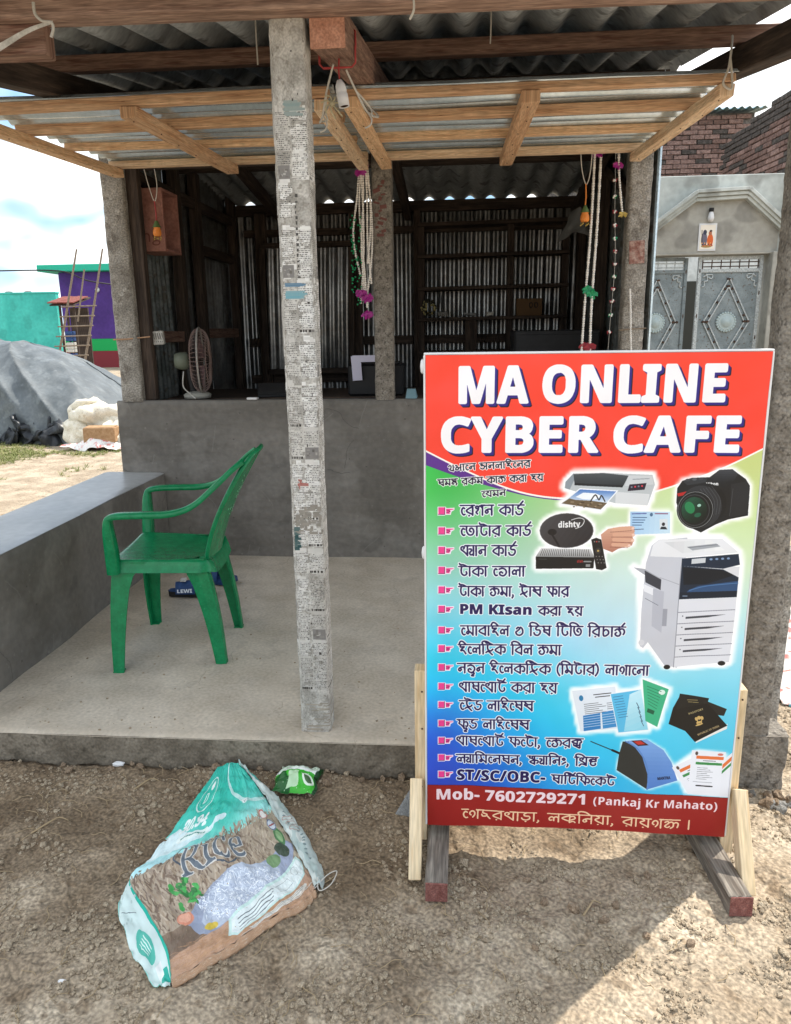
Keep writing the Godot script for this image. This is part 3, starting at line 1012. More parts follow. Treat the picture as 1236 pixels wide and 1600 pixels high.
func print_post() -> StandardMaterial3D:
	# the front post: cement skin, pulled-off newsprint in columns of tiny lines, stains; four faces side by side
	var w := 512
	var h := 2048
	var base := surf(512, 500, lin(0.30, 0.285, 0.255), lin(0.52, 0.50, 0.46), 0.012, 0.12, 0.3, [[0.03, 0.68, lin(0.22, 0.2, 0.17), 0.6], [0.02, 0.72, lin(0.66, 0.64, 0.6), 0.5]]).get_image()
	var im := Image.create(w, h, false, Image.FORMAT_RGB8)
	for k in 4: im.blit_rect(base, Rect2i(0, 0, 512, 512), Vector2i(0, 512 * k))
	var r := RandomNumberGenerator.new()
	r.seed = 77
	# v = 0 at the foot; image row 0 is v = 0
	# bare cement at foot and top
	for y in range(0, 110, 2): im.fill_rect(Rect2i(r.randi_range(0, 420), y, r.randi_range(20, 120), 3), lin(0.26, 0.225, 0.175).lerp(lin(0.36, 0.32, 0.26), r.randf()))
	var y := 150
	while y < 1760:
		var bh := r.randi_range(50, 150)
		for cxl in [[4, 62], [66, 122], [132, 190], [196, 250], [260, 380], [390, 505]]:
			if r.randf() < 0.06: continue
			if r.randf() < 0.93:
				var wash := (lin(0.76, 0.75, 0.72) if r.randf() < 0.65 else lin(0.58, 0.56, 0.52)).lerp(lin(0.36, 0.34, 0.31), 0.6 * smoothstep(900.0, 300.0, float(y)) * r.randf())
				for k in 44:
					im.fill_rect(Rect2i(cxl[0] + r.randi_range(-3, cxl[1] - cxl[0] - 20), y + r.randi_range(0, bh), r.randi_range(8, 34), r.randi_range(3, 16)), wash.lerp(lin(0.48, 0.46, 0.42), r.randf() * 0.5))
			var ly := y + 3
			var kind := r.randf()
			if kind < 0.28:
				# a headline of heavier letters
				var hx0: int = cxl[0] + 3
				while hx0 < cxl[1] - 8:
					var ww := r.randi_range(3, 8)
					im.fill_rect(Rect2i(hx0, ly, ww, 7), lin(0.05, 0.045, 0.04))
					hx0 += ww + r.randi_range(1, 4)
				ly += 12
			elif kind < 0.42:
				# a faded half-tone picture
				im.fill_rect(Rect2i(cxl[0] + 4, ly, cxl[1] - cxl[0] - 10, mini(34, bh - 6)), lin(0.22, 0.21, 0.20))
				for k in 14: im.fill_rect(Rect2i(cxl[0] + 4 + r.randi_range(0, maxi(1, cxl[1] - cxl[0] - 24)), ly + r.randi_range(0, 24), r.randi_range(4, 12), r.randi_range(3, 9)), lin(0.12, 0.11, 0.10).lerp(lin(0.45, 0.43, 0.4), r.randf()))
				ly += 38
			while ly < y + bh - 4:
				var x: int = cxl[0] + 2
				while x < cxl[1] - 4:
					var wl := r.randi_range(2, 7)
					if r.randf() < 0.80: im.fill_rect(Rect2i(x, ly, wl, 2), lin(0.045, 0.042, 0.04).lerp(lin(0.30, 0.29, 0.27), r.randf()))
					x += wl + 2
				ly += 5
		if r.randf() < 0.04:
			im.fill_rect(Rect2i(r.randi_range(5, 80), y - 4, r.randi_range(20, 60), 6), lin(0.10, 0.09, 0.085))
		y += bh + r.randi_range(2, 26)
	# bits of colour that the photograph shows
	for q in [[612, 690, 2, 34, lin(0.03, 0.075, 0.075)], [560, 640, 0, 0, lin(0, 0, 0)], [1345, 1368, 20, 88, lin(0.16, 0.36, 0.42)], [1380, 1384, 20, 84, lin(0.1, 0.2, 0.3)], [1815, 1850, 45, 100, lin(0.24, 0.32, 0.31)], [800, 830, 40, 46, lin(0.35, 0.1, 0.08)], [812, 818, 36, 72, lin(0.38, 0.12, 0.1)]]:
		if q[3] == 0: continue
		for k in 14: im.fill_rect(Rect2i(q[2] + r.randi_range(-4, 6), q[0] + r.randi_range(-3, 3) + k * int((q[1] - q[0]) / 14.0), q[3] - q[2] + r.randi_range(-12, 4), int((q[1] - q[0]) / 14.0) + 4), q[4].lerp(lin(0.4, 0.38, 0.35), r.randf() * 0.35))
	for k in 60: im.fill_rect(Rect2i(r.randi_range(5, 110), 660 + r.randi_range(0, 80), r.randi_range(6, 26), r.randi_range(4, 14)), lin(0.30, 0.275, 0.235).lerp(lin(0.24, 0.22, 0.19), r.randf()))
	for k in 120: im.fill_rect(Rect2i(r.randi_range(0, 500), r.randi_range(100, 2000), r.randi_range(2, 6), r.randi_range(2, 8)), lin(0.07, 0.06, 0.055))
	# a column of upright letters
	for k in 16: im.fill_rect(Rect2i(70 + r.randi_range(-1, 1), 1400 + k * 14, r.randi_range(5, 10), r.randi_range(4, 9)), lin(0.08, 0.075, 0.07))
	var m := mat(ImageTexture.create_from_image(im), 0.95, 0.0, null, 0.0, Vector3(0.25, 1, 1))
	m.heightmap_enabled = true
	m.heightmap_texture = grey(512, 34, 0.06, 5)
	m.heightmap_scale = 0.25
	return m


func build_shutters():
	# two top-hung shutters propped level under the porch roof: tin over battens over side bars
	for q in [["left hand propped shutter of new timber and corrugated tin, printed at one end", -2.06, -0.515, -1.98, -0.505, -1.33, 3], ["right hand propped shutter of new timber and corrugated tin, tied up by wires", -0.455, 1.04, -0.435, 0.985, 0.275, 4]]:
		var t := thing("window_shutter", q[0], "shutter", Vector3((q[1] + q[2]) * 0.5, 2.49, -4.52))
		var o := t.position
		var xf0: float = q[1]
		var xf1: float = q[2]
		var xb0: float = q[3]
		var xb1: float = q[4]
		var zf := -3.27
		var zb := -4.52
		var Y := func(z: float) -> float: return 2.492 + (z - zb) * -0.022
		var X := func(side: float, z: float) -> float: return lerpf(lerpf(xb0, xb1, side), lerpf(xf0, xf1, side), (z - zb) / (zf - zb))
		# tin, waves running along the width
		var s := st()
		var a := Vector3(xb0 - 0.01, 2.519, zb - 0.03)
		var sd := rng.randf() * 9.0
		var tf := func(u: float, v: float) -> Vector3:
			var z := lerpf(zb - 0.03, zf + 0.012, u)
			var x := lerpf(X.call(0.0, z) - 0.012, X.call(1.0, z) + 0.012, v)
			return Vector3(x, Y.call(z) + 0.032 + sin((zf - z) / 0.098 * TAU) * 0.012 + wob.get_noise_2d(z * 40.0 + sd, x * 16.0) * 0.008, z)
		sheet(s, tf, 180, 10, 0.0012)
		var sh := put("tin_sheet", s, M.tin_new, t)
		sh.position = -o
		var zs := [zf, -3.66, -4.06, zb + 0.012] if q[6] == 3 else [zf, -3.64, -4.05, zb + 0.012]
		for k in zs.size():
			s = st()
			var z: float = zs[k]
			var wob_y := rng.randf_range(-0.004, 0.004)
			bar(s, Vector3(X.call(0.0, z), Y.call(z) + wob_y, z + rng.randf_range(-0.012, 0.012)), Vector3(X.call(1.0, z), Y.call(z) - wob_y, z + rng.randf_range(-0.015, 0.015)), 0.05 + rng.randf_range(-0.006, 0.006), 0.036, Vector3.UP, 0.004, 0.004)
			var n := put("batten", s, M.wood_b if k == 0 else [M.wood, M.wood_b, M.wood_c][k % 3], t)
			n.position = -o
		for k in 3:
			s = st()
			var side: float = [0.0, 1.0, (q[5] - xf0) / (xf1 - xf0)][k]
			var in0: float = [0.03, -0.03, 0.0][k]
			var z1: float = zf + [0.05, 0.02, 0.03][k]
			bar(s, Vector3(X.call(side, zb) + in0, Y.call(zb) - 0.0415, zb - 0.02), Vector3(X.call(side, z1) + in0, Y.call(z1) - 0.0415, z1), 0.07 if k == 2 else 0.058, 0.044, Vector3.UP, 0.003, 0.0015)
			# nails along it
			var n := put("side_bar" if k < 2 else "cross_bar", s, [M.wood_c, M.wood, M.wood_b][k], t)
			n.position = -o
			for j in 6:
				var z: float = lerpf(zb + 0.06, z1 - 0.06, j / 5.0)
				s = st()
				ball(s, Vector3(X.call(side, z) + in0 + 0.012 * sin(j * 2.0), Y.call(z) - 0.0645, z), 0.0035, 6, 4)
				put("nail", s, M.rust, n)


func build_low_wall():
	var w := thing("low_wall", "low grey cement parapet with a smooth flat top along the porch's left side", "wall", Vector3(-2.04, 0.0, -3.5))
	var o := w.position
	var s := st()
	s.set_smooth_group(1)
	var xi := func(z: float) -> float: return -1.845 - 0.012 * (z + 2.4) * -1.0
	for i in 80:
		for j in 24:
			var P := func(a: int, b: int) -> Vector3:
				var z := -2.39 - 2.215 * a / 80.0
				var y := 0.12 + 0.564 * b / 24.0
				return Vector3(-1.845 + 0.008 * (z + 2.4) + wob.get_noise_2d(z * 22.0 + 50.0, y * 22.0) * 0.013 - (0.006 if b == 24 else 0.0), y, z) - o
			quad(s, P.call(i, j), P.call(i + 1, j), P.call(i + 1, j + 1), P.call(i, j + 1))
	s.set_smooth_group(-1)
	box(s, Vector3(-2.045, 0.28, -3.5) - o, Vector3(0.37, 0.806, 2.2), Basis.IDENTITY, 0.004)
	put("wall_face", s, M.cement, w)
	var t := st()
	var cap := func(u: float, v: float) -> Vector3:
		var z := -2.385 - 2.225 * v
		return Vector3(-2.245 + 0.395 * u + 0.008 * (z + 2.4), 0.692 + wob.get_noise_2d(u * 10.0, z * 16.0) * 0.005 - 0.006 * pow(absf(u - 0.5) * 2.0, 14.0), z) - o
	sheet(t, cap, 16, 60, 0.008)
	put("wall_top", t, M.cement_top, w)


# ------------------------------------------------------------------ printing: shapes and lettering drawn into an Image
var pim: Image
var pk := 1.0    # pixels per unit


func fillp(pts, col: Color):
	# a filled polygon, even-odd, in units
	var n: int = pts.size()
	var xs := PackedFloat32Array()
	var ys := PackedFloat32Array()
	var y0 := 1e9
	var y1 := -1e9
	for p in pts:
		xs.append(p.x * pk)
		ys.append(p.y * pk)
		y0 = minf(y0, p.y * pk)
		y1 = maxf(y1, p.y * pk)
	var a := maxi(0, int(floor(y0)))
	var b := mini(pim.get_height() - 1, int(ceil(y1)))
	for y in range(a, b + 1):
		var yc := y + 0.5
		var cr := []
		var j := n - 1
		for i in n:
			if (ys[i] > yc) != (ys[j] > yc):
				cr.append(xs[i] + (yc - ys[i]) / (ys[j] - ys[i]) * (xs[j] - xs[i]))
			j = i
		if cr.size() > 2: cr.sort()
		elif cr.size() == 2 and cr[0] > cr[1]: cr.reverse()
		for k in range(0, cr.size() - 1, 2):
			var xa := int(round(cr[k]))
			var xb := int(round(cr[k + 1]))
			if xb > xa: pim.fill_rect(Rect2i(xa, y, xb - xa, 1), col)


func P2(flat: Array) -> PackedVector2Array:
	var o := PackedVector2Array()
	for i in range(0, flat.size(), 2): o.append(Vector2(flat[i], flat[i + 1]))
	return o


func ell(c: Vector2, rx: float, ry: float, turn := 0.0, n := 28) -> PackedVector2Array:
	var o := PackedVector2Array()
	for i in n: o.append(c + Vector2(cos(TAU * i / n) * rx, sin(TAU * i / n) * ry).rotated(turn))
	return o


func line(pts, w: float, col: Color, closed := false):
	var n: int = pts.size()
	var disc := ell(Vector2.ZERO, w / 2, w / 2, 0.0, 10)
	for i in n:
		var p: Vector2 = pts[i]
		fillp(Transform2D(0.0, p) * disc, col)
		if i == n - 1 and not closed: break
		var q: Vector2 = pts[(i + 1) % n]
		var d := (q - p)
		if d.length() < 0.0001: continue
		var s := d.normalized().orthogonal() * w / 2
		fillp(PackedVector2Array([p + s, q + s, q - s, p - s]), col)


func smooth2(pts: PackedVector2Array, per := 4) -> PackedVector2Array:
	var o := PackedVector2Array()
	for i in pts.size() - 1:
		var a := pts[maxi(i - 1, 0)]
		var d := pts[mini(i + 2, pts.size() - 1)]
		for k in per: o.append(pts[i].cubic_interpolate(pts[i + 1], a, d, float(k) / per))
	o.append(pts[-1])
	return o


# Bengali letters as pen strokes: width, whether the head line runs over it, strokes; y runs from the head line (0) down to the foot (10)
const BN := {
	"e": [4.6, 1, "3.9,3.2 2.6,2.4 1.3,4.6 1.6,7.8 3.0,9.6 4.2,9.2"],
	"i": [3.6, 1, "1.8,0 1.8,10|1.8,0 0.8,-2.4 2.8,-3.9 6.6,-3.0 9.4,-0.3"],
	"aa": [3.4, 1, "1.6,0 1.6,10"],
	"u": [0, 0, "-4.4,10.3 -2.4,9.8 -1.8,11.4 -3.4,12.2 -4.2,13.4 -2.2,13.6"],
	"^": [0, 0, "-3.4,-0.6 -1.0,-3.9"],
	"y": [5.2, 1, "0.2,3.4 1.8,3.4 2.2,5.2 0.6,7.2 1.6,9.4 4.0,8.6|4.2,0 4.2,10"],
	"M": [5.0, 0, "1.2,2.8 2.6,1.6 3.9,2.9 2.7,4.3 1.2,2.8|1.2,9.0 4.4,6.4"],
	",": [3.4, 0, "1.4,8.8 1.8,10 0.8,12.0"],
	"(": [4.4, 0, "3.6,-1.6 1.6,2.4 1.6,7.6 3.6,11.6"],
	")": [4.4, 0, "0.6,-1.6 2.6,2.4 2.6,7.6 0.6,11.6"],
	"|": [3.0, 0, "1.6,0 1.6,10"],
	"_": [5.0, 0, ""],
	"E": [8.6, 0, "1.6,2.6 2.9,1.0 4.6,2.4 4.2,5.4 2.9,7.6 7.2,9.8|7.2,0.6 7.2,10"],
	"o": [10.0, 1, "1.2,2.8 2.6,2.0 3.8,3.4 2.2,4.6|3.8,3.4 5.6,5.0 5.6,7.6 3.6,9.6 1.0,7.8|5.8,5.6 8.4,5.2|8.4,0 8.4,10"],
	"I": [8.8, 1, "0.9,-1.4 2.4,-3.7 5.0,-2.9 7.4,-0.2|2.2,0.2 2.0,2.6 5.7,2.4 3.0,5.1 2.6,6.7 5.0,6.3 7.4,9.9"],
	"O": [9.0, 0, "2.0,2.7 3.5,1.2 5.0,2.6 3.4,4.6 1.4,6.4 2.6,9.1 5.6,9.6 7.9,7.2 7.6,3.4 5.9,1.2"],
	"k": [11.6, 1, "6.6,0 6.6,10|6.4,1.4 1.0,5.6 6.4,9.4|6.6,2.6 9.4,2.4 10.8,4.6 10.2,7.6 8.8,7.4"],
	"r": [8.6, 1, "7.0,0 7.0,10|6.8,1.2 1.0,5.6 6.8,9.2|3.4,10.6 3.8,10.6"],
	"b": [8.6, 1, "7.0,0 7.0,10|6.8,1.2 1.0,5.6 6.8,9.2"],
	"n": [8.6, 1, "7.0,0 7.0,10|6.8,4.2 4.2,4.0 2.2,4.8 1.0,6.6 2.2,8.2 3.6,6.8 2.8,5.2"],
	"l": [9.6, 1, "8.0,0 8.0,10|7.8,4.6 6.4,3.4 4.8,4.6 4.6,8.4|4.7,5.0 3.0,3.6 1.2,5.6 1.8,8.0 3.2,7.6"],
	"s": [9.0, 1, "1.2,0.3 2.6,2.6 1.9,4.2|2.4,3.9 7.3,4.0|2.6,4.2 2.4,6.0 4.2,6.6 7.2,9.6|7.5,0 7.5,10"],
	"sh": [9.4, 0, "3.5,2.8 2.4,3.5 1.2,2.1 2.4,0.8 3.7,1.9 3.6,4.6 1.7,7.0 2.9,8.7|3.7,2.0 5.4,0.6 7.5,2.6|7.7,0 7.7,10|6.6,0 9.6,0"],
	"m": [9.0, 1, "2.2,0 2.6,3.4 3.6,6.2 2.6,8.6 1.2,7.4 2.4,5.8 4.4,6.4 7.2,9.2|7.4,0 7.4,10"],
	"h": [8.2, 1, "2.2,0 2.0,2.6 5.9,2.4 3.0,5.2 2.6,6.8 5.0,6.3 7.3,9.9"],
	"Y": [8.8, 1, "7.0,0 7.0,10|2.0,0 4.2,2.2 1.2,4.8 6.8,9.4|3.2,10.6 3.6,10.6"],
	"J": [8.8, 1, "7.0,0 7.0,10|2.0,0 4.2,2.2 1.2,4.8 6.8,9.4"],
	"j": [10.8, 1, "1.2,3.6 3.2,2.2 5.0,3.6 6.4,6.6 5.2,9.3 2.8,9.4 1.3,7.4 2.5,5.9|5.0,3.6 6.9,2.0 9.2,2.7 10.0,5.4 9.1,7.8|5.0,0 5.0,3.4"],
	"D": [8.6, 1, "5.0,0 3.0,1.8 3.6,3.8 6.6,4.2 7.2,7.0 5.2,9.6 2.4,9.2 1.2,7.0"],
	"R": [8.6, 1, "5.0,0 3.0,1.8 3.6,3.8 6.6,4.2 7.2,6.6 5.2,8.6 2.4,8.2 1.2,6.4|4.0,10.8 4.4,10.8"],
	"bh": [9.4, 1, "1.4,0.4 1.3,5.0 3.4,8.9 6.6,8.9 8.1,5.6 6.9,2.5 4.9,2.4 4.1,4.6 5.6,5.9"],
	"T": [8.6, 1, "0.6,-3.2 1.4,-1.9 4.2,-1.8 7.4,-0.2|2.8,0 2.1,3.6 2.7,7.6 5.1,9.5 7.3,7.8 6.9,5.6"],
	"p": [9.0, 0, "1.5,4.2 1.2,2.2 2.6,0.9 4.4,1.8 3.6,3.2|1.5,4.2 4.2,6.2 7.2,9.4|7.4,0 7.4,10|5.0,0 9.2,0"],
	"t": [9.4, 1, "1.5,2.8 4.2,1.8 7.2,3.2 8.1,6.4 6.0,9.6 2.9,9.2 1.8,7.0 3.2,5.6 4.6,6.8"],
	"ph": [11.2, 1, "1.2,0.2 2.6,2.4 1.7,4.2 4.0,6.2 6.2,9.0|6.4,0 6.4,10|6.6,3.2 9.0,2.6 10.3,5.0 9.7,7.8 8.3,7.4"],
	"ch": [9.0, 1, "2.6,0 2.6,8.6 4.8,9.6 7.4,7.2 7.0,4.2 4.8,3.0 2.8,4.4"],
	"g": [8.8, 0, "2.3,6.2 1.2,4.8 1.9,2.4 3.7,1.5 5.0,3.3 4.8,6.0 3.5,8.6|7.2,0 7.2,10|6.2,0 9.0,0"],
	"d": [8.8, 1, "2.6,0 2.2,2.8 5.2,4.4 4.6,6.4 2.2,6.8 1.4,4.8|4.9,5.4 7.6,9.6"],
	"kh": [9.6, 0, "1.6,1.2 3.6,2.4 2.6,4.8 1.4,7.4 3.4,8.6 5.2,6.6 4.2,4.6 5.4,5.4 7.6,5.2|7.8,0 7.8,10"],
	"st": [9.4, 1, "2.2,0 1.8,2.0 3.4,3.0 4.6,1.8|3.4,3.0 6.8,4.6|6.8,0 7.0,5.0|7.0,5.0 3.0,4.8 1.4,7.0 3.2,8.6 4.0,7.2|6.0,5.6 8.0,7.6 6.8,10.2"],
	"ks": [11.6, 1, "6.0,0 6.0,6.0|5.8,1.2 1.0,3.6 5.8,5.8|6.2,2.0 9.0,1.6 10.0,3.8 8.6,4.8|2.6,6.4 3.2,8.0 5.0,7.4|3.6,8.0 8.2,10.6|8.6,5.8 8.6,10.6|4.8,7.6 8.4,7.6"],
	"ns": [10.4, 1, "1.2,0.2 2.8,2.2 1.4,3.6 2.6,4.9 4.2,3.8 3.4,2.6|4.2,3.6 8.4,3.2|3.4,5.4 5.2,6.6 8.4,9.8|8.6,0 8.6,10"],
	"Tr": [9.4, 1, "0.6,-3.2 1.4,-1.9 4.2,-1.8 7.4,-0.2|3.0,0 2.6,2.8 3.4,5.6 6.0,6.6 7.8,4.8|1.2,8.4 3.6,7.2 7.4,10.8"],
	"sk": [11.4, 1, "2.0,0 2.0,2.2 4.0,2.6 4.6,1.2|3.6,2.6 6.4,4.6|6.6,0 6.6,10.2|6.4,5.0 2.2,7.2 6.4,9.8|6.8,5.4 9.4,5.4 10.2,7.4 9.0,8.8"],
	"pr": [9.0, 0, "1.5,3.8 1.2,2.0 2.6,0.8 4.4,1.6 3.6,2.9|1.5,3.8 4.2,5.6 7.2,8.4|7.4,0 7.4,10|5.0,0 9.2,0|0.8,10.4 3.0,8.2 7.0,9.6"],
	"nT": [9.2, 1, "7.6,0 7.6,4.6|7.4,2.4 4.4,2.0 2.0,2.8 1.6,4.4 3.0,4.8 3.4,3.6|2.8,5.2 2.6,8.0 4.6,10.0 7.2,9.0 7.0,7.2|7.4,4.6 2.8,5.4"],
	"kS": [11.8, 1, "6.6,0 6.6,10|6.4,1.2 1.0,4.6 6.4,8.0|6.8,2.4 9.6,2.0 10.6,4.2 9.0,5.6 7.4,6.4|6.6,9.8 9.2,8.0 10.6,9.6"],
	"nj": [12.0, 1, "1.4,3.0 3.2,1.8 4.2,3.6 2.6,5.6 1.4,7.6 3.2,9.0 4.8,7.6|4.4,3.2 6.2,2.4 7.4,4.0 7.4,7.6 5.6,9.8|7.4,4.4 9.4,2.8 11.0,4.6 10.4,8.6"],
}


func bn_width(toks: PackedStringArray) -> float:
	var w := 0.0
	for t in toks: w += BN[t][0]
	return w


func bengali(text: String, x0: float, y0: float, x1: float, y1: float, h: float, pen: float, ink: Color, glow: float, glow_col: Color):
	# a line of Bengali from (x0, y0) to (x1, y1) along its head line; h is the height of a letter
	var toks := text.split(" ", false)
	var sx := (Vector2(x1, y1) - Vector2(x0, y0)).length() / bn_width(toks)
	var sy := h / 10.0
	var base := Transform2D((Vector2(x1, y1) - Vector2(x0, y0)).angle(), Vector2(x0, y0))
	var lines := []
	var x := 0.0
	for t in toks:
		var g = BN[t]
		for str in g[2].split("|", false):
			var pts := PackedVector2Array()
			for pr in str.split(" ", false):
				var xy: PackedStringArray = pr.split(",")
				pts.append(base * Vector2((x + float(xy[0])) * sx, float(xy[1]) * sy))
			lines.append([smooth2(pts) if pts.size() > 2 else pts, 1.0])
		if g[1]: lines.append([PackedVector2Array([base * Vector2((x - 0.2) * sx, 0), base * Vector2((x + g[0] + 0.2) * sx, 0)]), 0.8])
		x += g[0]
	if glow > 0.0:
		for l in lines: line(l[0], pen * l[1] + glow * 2.0, glow_col)
	for l in lines: line(l[0], pen * l[1], ink)


func glyphs(text: String, family: String, bold: bool, italic := false) -> Array:
	# [triangles as points, bounds]
	var tm := TextMesh.new()
	var f := SystemFont.new()
	f.font_names = PackedStringArray([family])
	f.font_weight = 700 if bold else 400
	tm.font = f
	tm.text = text
	tm.font_size = 96
	tm.depth = 0.0
	tm.pixel_size = 0.01
	var a := tm.get_mesh_arrays()
	var v: PackedVector3Array = a[Mesh.ARRAY_VERTEX]
	var ix = a[Mesh.ARRAY_INDEX]
	var out := PackedVector2Array()
	if ix == null or ix.size() == 0: ix = range(v.size())
	for i in ix: out.append(Vector2(v[i].x + (v[i].y * 0.22 if italic else 0.0), -v[i].y))
	var r := Rect2(out[0], Vector2.ZERO)
	for p in out: r = r.expand(p)
	return [out, r]


func latin(text: String, x0: float, y0: float, x1: float, y1: float, col: Color, bold := true, fat := 0.0, turn := 0.0, family := "Droid Sans", italic := false):
	# text fitted to the box x0..x1, y0..y1, then turned about its lower left corner
	var g := glyphs(text, family, bold, italic)
	var r: Rect2 = g[1]
	var t := PackedVector2Array()
	for p in g[0]:
		var q := Vector2(x0 + (p.x - r.position.x) / r.size.x * (x1 - x0), y0 + (p.y - r.position.y) / r.size.y * (y1 - y0))
		t.append(Vector2(x0, y1) + (q - Vector2(x0, y1)).rotated(turn))
	var offs := [Vector2.ZERO]
	if fat > 0.0:
		offs = []
		for k in 8: offs.append(Vector2.from_angle(TAU * k / 8.0) * fat)
	for o in offs:
		for i in range(0, t.size() - 2, 3): fillp([t[i] + o, t[i + 1] + o, t[i + 2] + o], col)


func halo(w: int, h: int, polys: Array, blur: int, strength := 1.0):
	# a soft white glow behind printed pictures
	var keep := pim
	var k := pk
	pim = Image.create(int(w), int(h), false, Image.FORMAT_RGBA8)
	pim.fill(Color(1, 1, 1, 0))
	for p in polys: fillp(p, Color(1, 1, 1, strength))
	var sm := pim
	var q := 1
	while q < blur:
		q *= 2
		sm.resize(maxi(8, w / q), maxi(8, h / q), Image.INTERPOLATE_BILINEAR)
	while q > 1:
		q /= 2
		sm.resize(maxi(8, w / q), maxi(8, h / q), Image.INTERPOLATE_BILINEAR)
	sm.resize(w, h, Image.INTERPOLATE_BILINEAR)
	pim = keep
	pk = k
	pim.blend_rect(sm, Rect2i(0, 0, w, h), Vector2i.ZERO)


func grow(p: PackedVector2Array, d: float) -> PackedVector2Array:
	var r := Geometry2D.offset_polygon(p, d, Geometry2D.JOIN_ROUND)
	return r[0] if r.size() else p


func shade_poly(p: PackedVector2Array, a: Color, b: Color, from: Vector2, to: Vector2, n := 14):
	# a printed gradient: strips clipped to the polygon
	var d := to - from
	var u := d.normalized()
	var v := u.orthogonal() * 3000.0
	for i in n:
		var p0 := from + d * (float(i) / n) if i > 0 else from - u * 2000.0
		var p1 := from + d * (float(i + 1) / n) if i < n - 1 else to + u * 2000.0
		for q in Geometry2D.intersect_polygons(p, PackedVector2Array([p0 - v, p0 + v, p1 + v, p1 - v])):
			fillp(q, a.lerp(b, (i + 0.5) / n))


func hx(s: String) -> Color: return Color.html(s)


